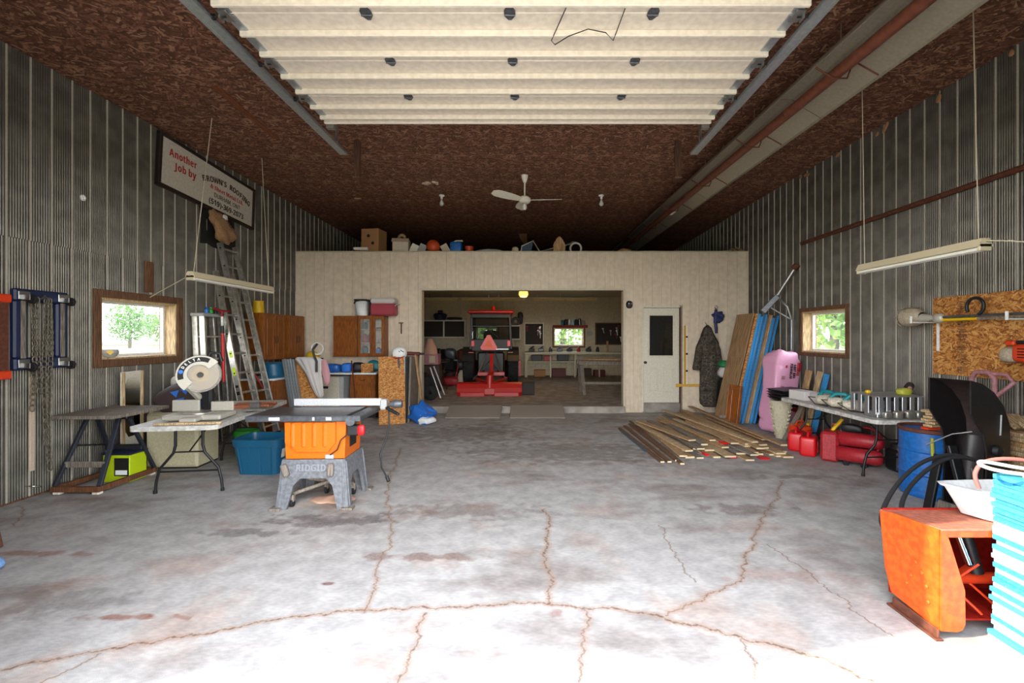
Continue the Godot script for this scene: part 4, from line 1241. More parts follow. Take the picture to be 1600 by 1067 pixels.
	part(cs, "lower_shell", M.new().puff(Vector3(0, 0.84, 0), Vector3(0.25, 0.12, 0.18), 0.4, 0.0, 1, 24, 12), mats.cloth_grey)
	part(cs, "lid", M.new().puff(Vector3(0, 1.0, 0), Vector3(0.21, 0.1, 0.16), 0.5, 0.0, 1, 24, 12), mats.white_paint)
	part(cs, "handle", M.new().tube([Vector3(-0.1, 1.08, 0), Vector3(-0.09, 1.135, 0), Vector3(0.09, 1.135, 0), Vector3(0.1, 1.08, 0)], 0.012, 6), mats.cloth_grey)
	part(cs, "yellow_strap", M.new().box(Vector3(0, 0.71, 0.165), Vector3(0.34, 0.05, 0.02), 0.006, Basis(Vector3(0, 0, 1), 0.15)), mats.yellow)
	var mr := thing("octagon_mirror", "tall white frame with an octagonal mirror leaning below the window", "mirror", Vector3(-4.84, 0.0, -5.36), 1.8)
	var oct := [Vector2(-0.14, 1.04), Vector2(-0.08, 1.12), Vector2(0.08, 1.12), Vector2(0.14, 1.04), Vector2(0.14, 0.5), Vector2(0.08, 0.42), Vector2(-0.08, 0.42), Vector2(-0.14, 0.5)]
	part(mr, "backboard", M.new().box(Vector3(0, 0.6, 0), Vector3(0.36, 1.2, 0.025), 0.005), mats.white_paint)
	part(mr, "mirror_glass", M.new().prism(oct, 0.0125, 0.018), mats.mirror)
	for e in [-1, 1]:
		part(mr, "frame_strip", M.new().box(Vector3(e * 0.175, 0.6, 0.02), Vector3(0.02, 1.2, 0.03), 0.003), mats.wood_pale_v)
	var bowl := thing("emblem_bowl", "small white bowl with a yellow diamond emblem on the window ledge", "bowl", Vector3(LEFT - 0.04, 1.375, -5.3))
	part(bowl, "bowl", M.new().lathe([Vector2(0, 0), Vector2(0.05, 0), Vector2(0.085, 0.05), Vector2(0.075, 0.09), Vector2(0.07, 0.09), Vector2(0.06, 0.02), Vector2(0, 0.02)], 20), mats.cloth_grey)
	part(bowl, "emblem", M.new().turn(Vector3(0.062, 0.055, 0.062), Vector3(0, 45, 0)).prism([Vector2(-0.035, 0.01), Vector2(-0.02, 0.025), Vector2(0.02, 0.025), Vector2(0.035, 0.01), Vector2(0, -0.03)], 0.0, -0.03), mats.yellow)

func build_table_saw():
	var t := thing("table_saw", "orange table saw on a flared grey stand in the middle of the floor", "table saw", Vector3(-2.05, 0, -4.41), 0.03)
	t.scale = Vector3(1, 1, 0.82)
	# cabinet: tapered orange body with a raised trapezoid panel and ribs
	var m := M.new()
	var lo := [Vector3(-0.275, 0.46, 0.25), Vector3(0.275, 0.46, 0.25), Vector3(0.275, 0.46, -0.25), Vector3(-0.275, 0.46, -0.25)]
	var hi := [Vector3(-0.29, 0.82, 0.25), Vector3(0.29, 0.82, 0.25), Vector3(0.29, 0.82, -0.25), Vector3(-0.29, 0.82, -0.25)]
	m.flat()
	for k in 4:
		m.oquad(lo[k], lo[(k + 1) % 4], hi[(k + 1) % 4], hi[k], Vector3(0, 0.64, 0))
	m.oquad(hi[0], hi[1], hi[2], hi[3], Vector3(0, 0.64, 0))
	m.oquad(lo[0], lo[1], lo[2], lo[3], Vector3(0, 0.64, 0))
	part(t, "cabinet", m, mats.saw_orange)
	var rp := part(t, "front_panel", M.new().prism([Vector2(-0.27, 0.81), Vector2(0.2, 0.81), Vector2(0.2, 0.62), Vector2(0.13, 0.53), Vector2(-0.15, 0.53), Vector2(-0.27, 0.62)], 0.25, 0.285), mats.saw_orange)
	for k in 4:
		part(rp, "rib", M.new().box(Vector3(-0.2 + k * 0.1, 0.69, 0.28), Vector3(0.04, 0.24, 0.04), 0.014), mats.saw_orange)
	# stand: four flared legs joined by an apron with arched cuts
	for f in 4:
		var b := Basis(Vector3.UP, f * PI / 2)
		var hw := 0.34
		var hz := 0.34
		var arch := [Vector2(-0.29, 0.46), Vector2(0.29, 0.46), Vector2(0.335, 0.0), Vector2(0.235, 0.0), Vector2(0.18, 0.22), Vector2(0.12, 0.285), Vector2(-0.12, 0.285), Vector2(-0.18, 0.22), Vector2(-0.235, 0.0), Vector2(-0.335, 0.0)]
		var q := M.new().at(b * Vector3(0, 0, 0.31), b * Basis(Vector3.RIGHT, -0.1))
		q.prism(arch, 0.0, 0.03)
		var ap := part(t, "stand_side", q, mats.saw_grey)
		for s in [-1, 1]:
			var rb := M.new().at(b * Vector3(0, 0, 0.31), b * Basis(Vector3.RIGHT, -0.1))
			rb.bar(Vector3(s * 0.27, 0.44, 0.032), Vector3(s * 0.3, 0.02, 0.032), 0.02, 0.014, 0.004, Vector3(0, 0, 1))
			part(ap, "stiffener", rb, mats.saw_grey)
	for q in [[-0.33, 0.33], [0.33, 0.33], [0.33, -0.33], [-0.33, -0.33]]:
		part(t, "foot", M.new().box(Vector3(q[0], 0.012, q[1]), Vector3(0.11, 0.024, 0.11), 0.006), mats.wood_grey)
	var front := Transform3D(Basis(Vector3.RIGHT, -0.1), Vector3(0, 0, 0.31))
	var nm := part(t, "name_panel", M.new().at(front.origin, front.basis).box(Vector3(-0.02, 0.385, 0.032), Vector3(0.27, 0.085, 0.006), 0.002), mats.saw_grey)
	lettering(nm, "RIDGID", 0.085, mats.saw_letter, front * Transform3D(Basis.IDENTITY, Vector3(-0.02, 0.383, 0.037)), true, false, 0.95, 0.006)
	for k in 2:
		part(t, "stop_block", M.new().at(front.origin, front.basis).box(Vector3([-0.25, 0.17][k], 0.365, 0.06), Vector3(0.055, 0.12, 0.05), 0.012, Basis(Vector3(0, 0, 1), [0.35, 0.0][k])), mats.wood_grey_v)
	# table top and rails
	part(t, "table_top", M.new().box(Vector3(-0.02, 0.858, -0.02), Vector3(0.66, 0.045, 0.66), 0.006).box(Vector3(-0.48, 0.86, -0.02), Vector3(0.25, 0.035, 0.64), 0.006), mats.saw_top)
	part(t, "front_rail", M.new().box(Vector3(-0.08, 0.852, 0.335), Vector3(1.06, 0.055, 0.035), 0.008), mats.steel_dark)
	for k in 3:
		part(t, "worn_label", M.new().box(Vector3([-0.34, 0.02, 0.16][k], 0.853, 0.3535), Vector3([0.1, 0.02, 0.05][k], 0.03, 0.002)), mats.cloth_white)
	part(t, "side_rail", M.new().tube([Vector3(0.36, 0.83, 0.36), Vector3(0.36, 0.83, -0.62)], 0.045, 12), mats.steel_dark)
	var fe := part(t, "rip_fence", M.new().box(Vector3(0.02, 0.925, -0.36), Vector3(0.92, 0.075, 0.06), 0.006), mats.fence_white)
	part(fe, "fence_head", M.new().box(Vector3(0.5, 0.9, -0.36), Vector3(0.07, 0.11, 0.1), 0.014), mats.cloth_grey)
	part(fe, "lock_lever", M.new().bar(Vector3(0.52, 0.87, -0.34), Vector3(0.68, 0.8, -0.26), 0.045, 0.025, 0.008), mats.black_plastic)
	part(fe, "adjuster_knob", M.new().at(Vector3(0.62, 0.9, -0.36), Basis(Vector3(0, 0, 1), -PI / 2)).lathe([Vector2(0, -0.06), Vector2(0.03, -0.06), Vector2(0.045, 0.0), Vector2(0.04, 0.07), Vector2(0, 0.08)], 14), mats.steel_dark)
	var sw := part(t, "switch_box", M.new().box(Vector3(0.36, 0.73, 0.24), Vector3(0.11, 0.1, 0.08), 0.01), mats.black_plastic)
	part(sw, "stop_paddle", M.new().puff(Vector3(0.435, 0.73, 0.26), Vector3(0.035, 0.05, 0.03), 0.6), mats.red_plastic)
	part(sw, "bracket", M.new().tube([Vector3(0.4, 0.72, 0.24), Vector3(0.5, 0.7, 0.22)], 0.008, 6), mats.black_metal)
	part(t, "side_label", M.new().box(Vector3(0.287, 0.6, 0.02), Vector3(0.006, 0.11, 0.2), 0.001), mats.ink)
	part(t, "cord_plate", M.new().box(Vector3(0.14, 0.48, 0.265), Vector3(0.08, 0.04, 0.03), 0.006), mats.cloth_grey)
	part(t, "switch_cord", M.new().tube([Vector3(0.15, 0.5, 0.28), Vector3(0.22, 0.55, 0.29), Vector3(0.25, 0.64, 0.29), Vector3(0.32, 0.7, 0.27)], 0.006, 6), mats.black_plastic)
	part(t, "power_cord", M.new().tube([Vector3(0.55, 0.88, -0.36), Vector3(0.57, 0.7, -0.3), Vector3(0.56, 0.56, -0.2), Vector3(0.52, 0.42, -0.12), Vector3(0.56, 0.3, -0.02), Vector3(0.63, 0.22, 0.05)], 0.009, 6), mats.black_plastic)
	part(t, "plug", M.new().tube([Vector3(0.625, 0.23, 0.045), Vector3(0.65, 0.19, 0.07)], 0.018, 8), mats.black_plastic)
	# lift carriage with casters under the stand
	part(t, "lift_bar", M.new().tube([Vector3(-0.26, 0.1, 0.2), Vector3(0.1, 0.19, -0.05)], 0.018, 8).tube([Vector3(-0.2, 0.18, -0.1), Vector3(0.25, 0.12, -0.12)], 0.018, 8).box(Vector3(0.02, 0.17, -0.06), Vector3(0.14, 0.06, 0.06), 0.01), mats.wood_grey)
	for q in [[-0.22, 0.24], [0.24, 0.2], [0.24, -0.15], [-0.05, -0.2]]:
		var w := part(t, "caster", M.new().box(Vector3(q[0], 0.085, q[1]), Vector3(0.04, 0.07, 0.05), 0.006), mats.wood_grey)
		part(w, "wheel", M.new().at(Vector3(q[0], 0.04, q[1]), Basis(Vector3(0, 0, 1), PI / 2)).lathe([Vector2(0, -0.014), Vector2(0.038, -0.014), Vector2(0.04, 0), Vector2(0.038, 0.014), Vector2(0, 0.014)], 16), mats.rubber)
	var dust := M.new()
	dust.puff(Vector3(0.05, 0.0, 0), Vector3(0.22, 0.03, 0.13), 1.0, 0.05, 5, 26, 12, Basis.IDENTITY, 6.0)
	var sd := solo("sawdust", "low mound of pinkish sawdust under the orange table saw", "sawdust", dust, look("sawdust", c("#c49a80"), 0.95, 0.0, "speck", 4.0), Vector3(-2.0, 0.0, -4.4))
	sd.set_meta("kind", "stuff")

func build_ladders():
	var a := ladder_section("aluminium_ladder", "aluminium ladder section with yellow and black stickers leaning on the ribbed wall", Vector3(-4.08, 0, -6.42), Vector3(-4.78, 2.62, -6.72), 0.36, 9)
	for q in [[0.5, 0.1, mats.lime], [0.4, 0.12, mats.lime], [0.33, 0.04, mats.ink], [0.29, 0.05, mats.ink], [0.24, 0.03, mats.ink], [0.2, 0.06, mats.ink]]:
		var v := Vector3(-0.7, 2.62, -0.3)
		part(a, "sticker", M.new().bar(v * q[0] + Vector3(0, 0, 0.0165), v * (q[0] + q[1] / 2.7) + Vector3(0, 0, 0.0165), 0.003, 0.045, 0.0, v.cross(Vector3(0, 0, 1)).normalized()), q[2])
	ladder_section("aluminium_ladder", "taller aluminium ladder section reaching up to the torn wall hole", Vector3(-4.12, 0, -6.86), Vector3(-4.88, 3.1, -6.95), 0.36, 11)
	# ---- folded step ladder and tools against the wall
	var s := thing("step_ladder", "folded paint-spattered aluminium step ladder standing against the wall by the window", "ladder", Vector3(-4.78, 0, -6.4))
	for q in [[0.0, 0.0], [0.0, -0.42], [0.12, 0.02], [0.12, -0.44]]:
		part(s, "rail", M.new().bar(Vector3(q[0], 0, q[1]), Vector3(q[0] - 0.08, 1.92, q[1] * 0.8), 0.03, 0.075, 0.004, Vector3(1, 0, 0)), mats.aluminium)
	for k in 5:
		part(s, "step", M.new().box(Vector3(0.05 - k * 0.012, 0.3 + k * 0.33, -0.2), Vector3(0.09, 0.025, 0.38), 0.004), mats.aluminium)
	part(s, "top_cap", M.new().box(Vector3(-0.02, 1.94, -0.17), Vector3(0.2, 0.05, 0.42), 0.01), mats.cloth_grey)
	for k in 3:
		solo("spray_can", ["small blue bottle on top of the folded step ladder", "small green bottle on top of the folded step ladder", "small dark bottle on top of the folded step ladder"][k], "bottle", M.new().lathe([Vector2(0, 0), Vector2(0.03, 0), Vector2(0.03, 0.05), Vector2(0.014, 0.07), Vector2(0.014, 0.09), Vector2(0, 0.09)], 12), [mats.bag_blue, mats.green_bright, mats.black_plastic][k], Vector3(-4.7, 1.965, -6.42 - k * 0.09))
	var lp := thing("bolt_cutter", "long red handled bolt cutter with black grips hung on the step ladder", "bolt cutter", Vector3(-4.56, 0.95, -6.55))
	part(lp, "handle", M.new().tube([Vector3(0.02, 0, 0), Vector3(0.0, 0.72, 0)], 0.02, 8), mats.red_plastic)
	part(lp, "grip", M.new().tube([Vector3(0.0, 0.72, 0), Vector3(-0.004, 0.83, 0)], 0.024, 8), mats.black_plastic)
	part(lp, "shank", M.new().tube([Vector3(-0.004, 0.83, 0), Vector3(-0.01, 0.97, 0)], 0.015, 8), mats.white_plastic)
	part(lp, "jaw", M.new().tube([Vector3(-0.01, 0.97, 0), Vector3(-0.01, 1.05, 0.0), Vector3(-0.03, 1.08, 0.14)], 0.018, 6).tube([Vector3(-0.01, 1.05, 0), Vector3(-0.03, 1.06, -0.2)], 0.018, 6), mats.compressor_red)
	solo("red_pole", "thin red pole leaning across behind the aluminium ladders", "pole", M.new().tube([Vector3(-4.75, 1.25, -7.38), Vector3(-4.05, 0.02, -7.42)], 0.014, 8), mats.compressor_red)

# an open tub with rounded corners: half sizes at the floor and under the rim, height, height of the rim band
func tub_mesh(lo: Vector2, hi: Vector2, h: float, band: float) -> M:
	var m := M.new()
	var loops := []
	for q in [[lo, 0.0], [hi, h - band], [hi + Vector2(0.014, 0.014), h - band + 0.004], [hi + Vector2(0.024, 0.024), h], [hi, h + 0.004], [lo - Vector2(0.01, 0.01), 0.03]]:
		var o := []
		for k in 24:
			var a := TAU * k / 24
			o.append(Vector3(m.sgnpow(cos(a), 0.35) * q[0].x, q[1], m.sgnpow(sin(a), 0.35) * q[0].y))
		loops.append(o)
	for i in 5:
		m.smooth()
		for k in 24:
			var j := (k + 1) % 24
			m.quad(loops[i][k], loops[i + 1][k], loops[i + 1][j], loops[i][j])
	m.flat()
	for k in 24:
		m.tri(Vector3(0, 0.03, 0), loops[5][k], loops[5][(k + 1) % 24])
		m.tri(Vector3.ZERO, loops[0][(k + 1) % 24], loops[0][k])
	return m

# a hanging or standing soft body: rows of [y, x, z, rx, rz] joined into one closed skin with folds
func drape(m: M, rows: Array, n: int, fold: float, seed: int, waves := 5.0) -> M:
	var fn := FastNoiseLite.new()
	fn.seed = seed
	fn.frequency = 2.2
	var loops := []
	for r in rows:
		var o := []
		for k in n:
			var a := TAU * k / n
			var f := 1.0 + fold * sin(a * waves + r[0] * 1.5) + fold * 2.0 * fn.get_noise_3d(cos(a), r[0] * 2.0, sin(a))
			o.append(Vector3(r[1] + cos(a) * r[3] * f, r[0], r[2] + sin(a) * r[4] * f))
		loops.append(o)
	m.smooth()
	for i in rows.size() - 1:
		var mid := Vector3(rows[i][1], rows[i][0], rows[i][2])
		for k in n:
			var j := (k + 1) % n
			m.oquad(loops[i][k], loops[i][j], loops[i + 1][j], loops[i + 1][k], mid)
	for e in [0, rows.size() - 1]:
		var p := Vector3(rows[e][1], rows[e][0], rows[e][2])
		var inside := Vector3(rows[1 if e == 0 else e - 1][1], rows[1 if e == 0 else e - 1][0], rows[1 if e == 0 else e - 1][2])
		for k in n:
			m.otri(p, loops[e][k], loops[e][(k + 1) % n], inside)
	return m

# raised-panel cabinet door in x-y, thickness along z
func panel_door(parent: Node, at: Vector3, w: float, h: float, turn := 0.0, glass := false, called := "door"):
	var b := Basis(Vector3.UP, turn)
	var d := part(parent, called, M.new().at(at, b).box(Vector3(-w / 2 + 0.03, 0, 0), Vector3(0.06, h, 0.02), 0.004).box(Vector3(w / 2 - 0.03, 0, 0), Vector3(0.06, h, 0.02), 0.004).box(Vector3(0, h / 2 - 0.03, 0), Vector3(w - 0.12, 0.06, 0.02), 0.004).box(Vector3(0, -h / 2 + 0.03, 0), Vector3(w - 0.12, 0.06, 0.02), 0.004), mats.oak)
	if glass:
		part(d, "pane", M.new().at(at, b).box(Vector3.ZERO, Vector3(w - 0.12, h - 0.12, 0.004)), mats.glass)
	else:
		part(d, "field", M.new().at(at, b).box(Vector3(0, 0, -0.002), Vector3(w - 0.12, h - 0.12, 0.01)).box(Vector3(0, 0, 0.002), Vector3(w - 0.17, h - 0.17, 0.014), 0.006), mats.oak)
	return d

func build_partition_side():
	# ---- white steel door
	var dr := Node3D.new()
	dr.name = "door_1"
	add_child(dr)
	dr.set_meta("kind", "structure")
	dr.position = Vector3(2.804, 0.21, -9.46)
	part(dr, "leaf", M.new().box(Vector3(0, 1.01, 0), Vector3(0.77, 2.02, 0.045), 0.004), mats.door_leaf)
	part(dr, "jamb", M.new().box(Vector3(-0.4, 0.95, 0.0), Vector3(0.03, 2.26, 0.14), 0.003), mats.door_leaf)
	part(dr, "jamb", M.new().box(Vector3(0.41, 0.95, 0.0), Vector3(0.05, 2.26, 0.14), 0.003), mats.stain_wood)
	part(dr, "head", M.new().box(Vector3(0, 2.045, 0.0), Vector3(0.78, 0.035, 0.14), 0.003), mats.door_leaf)
	part(dr, "threshold", M.new().box(Vector3(0, -0.1, 0.02), Vector3(0.78, 0.21, 0.12), 0.01), mats.slab_plain)
	for s in [-1, 1]:
		part(dr, "light_frame", M.new().box(Vector3(0, 1.435 + s * 0.445, 0.028), Vector3(0.56, 0.04, 0.02), 0.005), mats.door_leaf)
		part(dr, "light_frame", M.new().box(Vector3(s * 0.265, 1.435, 0.028), Vector3(0.035, 0.86, 0.02), 0.005), mats.door_leaf)
		var pn := part(dr, "panel", M.new().box(Vector3(s * 0.17, 0.49, 0.026), Vector3(0.22, 0.53, 0.01), 0.004), mats.door_leaf)
		part(pn, "raised_field", M.new().box(Vector3(s * 0.17, 0.49, 0.033), Vector3(0.16, 0.46, 0.012), 0.005), mats.door_leaf)
	part(dr, "pane", M.new().box(Vector3(0, 1.435, 0.025), Vector3(0.5, 0.85, 0.006)), mats.glass_black)
	part(dr, "knob", M.new().at(Vector3(-0.345, 0.86, 0.03), Basis(Vector3.RIGHT, PI / 2)).lathe([Vector2(0, 0), Vector2(0.03, 0), Vector2(0.012, 0.01), Vector2(0.012, 0.03), Vector2(0.03, 0.045), Vector2(0.025, 0.07), Vector2(0, 0.075)], 14), mats.black_metal)
	# ---- black twin lamp beside the opening
	var lm := thing("security_lamp", "small black twin-eyed sensor lamp on the partition beside the big opening", "lamp", Vector3(2.105, 2.299, -9.37))
	part(lm, "housing", M.new().puff(Vector3(0, 0, 0.02), Vector3(0.07, 0.08, 0.05), 0.8), mats.black_plastic)
	for s in [-1, 1]:
		part(lm, "lens", M.new().puff(Vector3(0.01 + s * 0.025, 0.02, 0.066), Vector3(0.014, 0.014, 0.01), 1.0, 0.0, 1, 10, 6), mats.chrome)
	# ---- yellow levels
	var lv := thing("spirit_level", "tall yellow spirit level standing upright against the partition beside the door", "level", Vector3(3.29, 0.616, -9.36))
	part(lv, "beam", M.new().box(Vector3(0, 0.62, 0), Vector3(0.035, 1.24, 0.025), 0.004), mats.level_yellow)
	part(lv, "rail", M.new().box(Vector3(0.03, 0.62, 0), Vector3(0.03, 1.24, 0.02), 0.003), mats.white_paint)
	for k in 3:
		part(lv, "vial", M.new().box(Vector3(0.03, 0.28 + k * 0.36, 0.012), Vector3(0.045, 0.04, 0.02), 0.006), mats.black_plastic)
	var l2 := thing("spirit_level", "short yellow spirit level hung crosswise below the upright one", "level", Vector3(3.364, 0.589, -9.36))
	part(l2, "beam", M.new().box(Vector3(0, 0, 0), Vector3(0.5, 0.045, 0.025), 0.004), mats.level_yellow)
	part(l2, "end_block", M.new().box(Vector3(-0.22, 0, 0.005), Vector3(0.1, 0.065, 0.03), 0.006), mats.level_yellow)
	# ---- camouflage coverall, straps, bags in the corner
	var cv := thing("camo_coverall", "dark camouflage hooded coverall hanging on the white partition", "coverall", Vector3(3.707, 0, -9.22))
	part(cv, "body", drape(M.new(), [[1.86, 0.0, 0.0, 0.02, 0.02], [1.8, 0.0, 0.0, 0.08, 0.06], [1.7, 0.0, 0.0, 0.12, 0.07], [1.62, 0.01, 0.0, 0.15, 0.08], [1.5, 0.02, 0.0, 0.19, 0.1], [1.3, 0.03, 0.0, 0.2, 0.1], [1.0, 0.04, 0.0, 0.2, 0.1], [0.8, 0.05, 0.0, 0.2, 0.1], [0.55, 0.03, 0.0, 0.2, 0.1], [0.3, 0.02, 0.0, 0.19, 0.1], [0.22, 0.03, 0.0, 0.18, 0.1], [0.16, 0.05, 0.0, 0.14, 0.08]], 26, 0.08, 3), mats.camo)
	part(cv, "sleeve", drape(M.new(), [[1.6, -0.1, 0.02, 0.06, 0.05], [1.4, -0.17, 0.03, 0.08, 0.06], [1.15, -0.21, 0.04, 0.08, 0.06], [0.98, -0.24, 0.04, 0.09, 0.06], [0.93, -0.24, 0.04, 0.08, 0.05]], 16, 0.08, 5), mats.camo)
	part(cv, "sleeve", drape(M.new(), [[1.6, 0.12, 0.02, 0.05, 0.05], [1.35, 0.2, 0.03, 0.06, 0.06], [1.1, 0.23, 0.04, 0.06, 0.06], [0.86, 0.22, 0.04, 0.06, 0.06], [0.82, 0.22, 0.04, 0.05, 0.05]], 16, 0.08, 6), mats.camo)
	part(cv, "hanger_loop", M.new().tube([Vector3(0, 1.85, 0), Vector3(0, 1.92, -0.12)], 0.006, 5), mats.black_plastic)
	var st := thing("strap_bundle", "bundle of blue and purple ratchet straps hanging on a nail above the coverall", "strap", Vector3(3.935, 2.242, -9.33))
	part(st, "hook", M.new().ring(Vector3(0, 0, 0), 0.03, 0.008, Basis.IDENTITY, 12, 5), mats.chrome)
	part(st, "webbing", M.new().puff(Vector3(0.04, -0.2, 0.0), Vector3(0.11, 0.12, 0.06), 0.8, 0.09, 3, 20, 14, Basis.IDENTITY, 9.0), mats.strap_blue)
	part(st, "loose_end", M.new().tube([Vector3(0, -0.05, 0), Vector3(-0.03, -0.25, 0.02), Vector3(0.0, -0.55, 0.01)], 0.03, 8), mats.strap_blue)
	part(st, "red_tag", M.new().box(Vector3(0.0, -0.48, 0.03), Vector3(0.04, 0.12, 0.012), 0.003), mats.maroon)
	solo("refuse_bag", "filled dark refuse bag slumped in the corner beside the coverall", "bag", drape(M.new(), [[0.0, 0, 0, 0.14, 0.14], [0.1, 0, 0, 0.2, 0.18], [0.4, 0, 0, 0.18, 0.16], [0.7, 0, 0, 0.14, 0.13], [0.8, 0, 0, 0.03, 0.03]], 20, 0.06, 9), mats.black_plastic, Vector3(4.037, 0, -9.14))
	solo("white_sack", "small white sack on top of the refuse bag in the corner", "sack", M.new().puff(Vector3.ZERO, Vector3(0.16, 0.11, 0.12), 0.7, 0.04, 4), mats.cloth_white, Vector3(4.027, 0.88, -9.1))
	solo("green_bag", "crumpled green bag on top of the white sack", "bag", M.new().puff(Vector3.ZERO, Vector3(0.15, 0.07, 0.1), 0.8, 0.06, 7), mats.green, Vector3(4.053, 1.06, -9.1))
	# ---- ramps up to the workshop
	for k in 2:
		var a := -1.134 if k == 0 else 0.145
		solo("ramp_board", ["grey plywood ramp board on the curb, in line with the tractor", "grey plywood ramp board on the curb, on the side of the white door"][k], "ramp", M.new().box(Vector3.ZERO, Vector3(1.1, 0.025, 0.62), 0.004, Basis(Vector3.RIGHT, 0.245)), mats.ramp, Vector3(a, 0.09, -9.03))
	build_kitchen_units()
	build_leaning_panels()

func build_kitchen_units():
	# ---- wall cabinet with glazed doors
	var x0 := -4.049
	var x1 := -3.007
	var w := x1 - x0
	var cb := thing("wall_cabinet", "oak wall cabinet on the partition with one solid and two glazed doors", "cabinet", Vector3(x0, 1.21, -9.38))
	part(cb, "carcass", M.new().box(Vector3(0.01, 0.42, 0.14), Vector3(0.02, 0.84, 0.28)).box(Vector3(w - 0.01, 0.42, 0.14), Vector3(0.02, 0.84, 0.28)).box(Vector3(w / 2, 0.83, 0.14), Vector3(w - 0.04, 0.02, 0.28)).box(Vector3(w / 2, 0.01, 0.14), Vector3(w - 0.04, 0.02, 0.28)).box(Vector3(0.52, 0.42, 0.14), Vector3(0.02, 0.8, 0.28)), mats.oak)
	part(cb, "back_panel", M.new().box(Vector3(w / 2, 0.42, 0.006), Vector3(w - 0.04, 0.8, 0.008)), mats.cream_metal)
	for y in [0.28, 0.56]:
		part(cb, "shelf", M.new().box(Vector3(0.79, y, 0.14), Vector3(0.5, 0.018, 0.25), 0.002), mats.wood_pale)
	panel_door(cb, Vector3(0.25, 0.42, 0.295), 0.48, 0.82)
	panel_door(cb, Vector3(0.66, 0.42, 0.295), 0.3, 0.82, 0.0, true)
	panel_door(cb, Vector3(0.935, 0.42, 0.295), 0.24, 0.82, 0.0, true)
	var goods := [["black paint tin", mats.black_metal, 0.6, 0.02, 0.06, 0.2], ["white spray bottle", mats.white_plastic, 0.71, 0.02, 0.04, 0.22], ["blue printed tin", mats.bag_blue, 0.88, 0.02, 0.05, 0.17], ["dark blue tin", mats.dark_blue, 0.98, 0.02, 0.05, 0.17], ["red striped tin", mats.compressor_red, 0.61, 0.29, 0.05, 0.18], ["black bottle", mats.black_plastic, 0.71, 0.29, 0.045, 0.2], ["grey tin", mats.cloth_grey, 0.93, 0.29, 0.06, 0.08], ["glass jug", mats.glass_dark, 0.68, 0.57, 0.06, 0.18], ["black flask", mats.black_plastic, 0.6, 0.57, 0.05, 0.14], ["brown dish", mats.wood_brown, 0.92, 0.57, 0.09, 0.04]]
	for q in goods:
		solo("cabinet_tin", "%s inside the glazed oak wall cabinet" % q[0], "container", M.new().lathe([Vector2(0, 0), Vector2(q[4], 0), Vector2(q[4], q[5] * 0.8), Vector2(q[4] * 0.6, q[5] * 0.9), Vector2(q[4] * 0.6, q[5]), Vector2(0, q[5])], 14), q[1], Vector3(x0 + q[2], 1.21 + q[3], -9.24), Vector3.ZERO, "goods in the glazed cabinet")
	# ---- on top: bin and cooler
	var bn := thing("lidded_bin", "white square bin with a black lid and handle on the oak wall cabinet", "bin", Vector3(-3.48, 2.05, -9.2))
	part(bn, "tub", drape(M.new(), [[0.0, 0, 0, 0.13, 0.11], [0.02, 0, 0, 0.135, 0.115], [0.31, 0, 0, 0.165, 0.14]], 4, 0.0, 1), mats.white_plastic).rotation.y = 0.6
	part(bn, "lid", M.new().box(Vector3(0, 0.325, 0), Vector3(0.28, 0.035, 0.26), 0.01), mats.black_plastic)
	part(bn, "handle", M.new().tube([Vector3(-0.14, 0.26, 0.1), Vector3(-0.1, 0.3, 0.15), Vector3(0.0, 0.32, 0.15)], 0.016, 6), mats.black_plastic)
	var co := thing("cool_box", "red and white cool box on the oak wall cabinet", "cooler", Vector3(-3.027, 2.05, -9.18))
	part(co, "body", M.new().box(Vector3(0, 0.13, 0), Vector3(0.5, 0.25, 0.3), 0.03), mats.cooler_red)
	part(co, "lid", M.new().box(Vector3(0, 0.31, 0), Vector3(0.5, 0.12, 0.31), 0.035), mats.cloth_white)
	part(co, "handle", M.new().tube([Vector3(0.25, 0.2, -0.1), Vector3(0.29, 0.24, -0.08), Vector3(0.29, 0.24, 0.08), Vector3(0.25, 0.2, 0.1)], 0.012, 6), mats.cloth_white)
	solo("wall_hook", "rusty iron hook on the partition beside the cool box", "hook", M.new().bar(Vector3(0, 0.09, 0), Vector3(0, -0.13, 0.0), 0.03, 0.02, 0.004).box(Vector3(0, 0.1, 0.02), Vector3(0.09, 0.02, 0.04), 0.004), mats.rust, Vector3(-2.727, 1.81, -9.36))
	# ---- cabinets on the side wall
	for k in 2:
		var d0: float = [8.53, 7.72][k]
		var d1: float = [9.1, 8.4][k]
		var s := thing("wall_cabinet", ["oak wall cabinet in the corner between the side wall and the partition", "oak wall cabinet behind the ladders with a yellow tub on it"][k], "cabinet", Vector3(LEFT + 0.02, [1.2, 1.2][k], -(d0 + d1) / 2))
		var len := d1 - d0
		part(s, "carcass", M.new().box(Vector3(0.16, 0.42, 0), Vector3(0.31, 0.84, len), 0.004), mats.oak)
		for q in [-1, 1]:
			var pd = panel_door(s, Vector3(0.326, 0.42, q * len / 4), len / 2 - 0.01, 0.82, PI / 2)
			part(pd, "handle", M.new().tube([Vector3(0.34, 0.3, q * 0.04), Vector3(0.36, 0.33, q * 0.04), Vector3(0.36, 0.4, q * 0.04), Vector3(0.34, 0.43, q * 0.04)], 0.007, 6), mats.black_metal)
	solo("yellow_tub", "bright yellow plastic tub on the wall cabinet behind the ladders", "tub", M.new().lathe([Vector2(0, 0), Vector2(0.095, 0), Vector2(0.08, 0.2), Vector2(0.085, 0.22), Vector2(0.07, 0.22), Vector2(0.08, 0.01), Vector2(0, 0.01)], 20), mats.yellow, Vector3(-4.854, 2.04, -7.9))
	# ---- base units and worktops
	solo("worktop", "long white worktop along the foot of the partition", "worktop", M.new().box(Vector3.ZERO, Vector3(1.86, 0.035, 0.62), 0.006), mats.white_plastic, Vector3(-3.98, 0.885, -9.06))
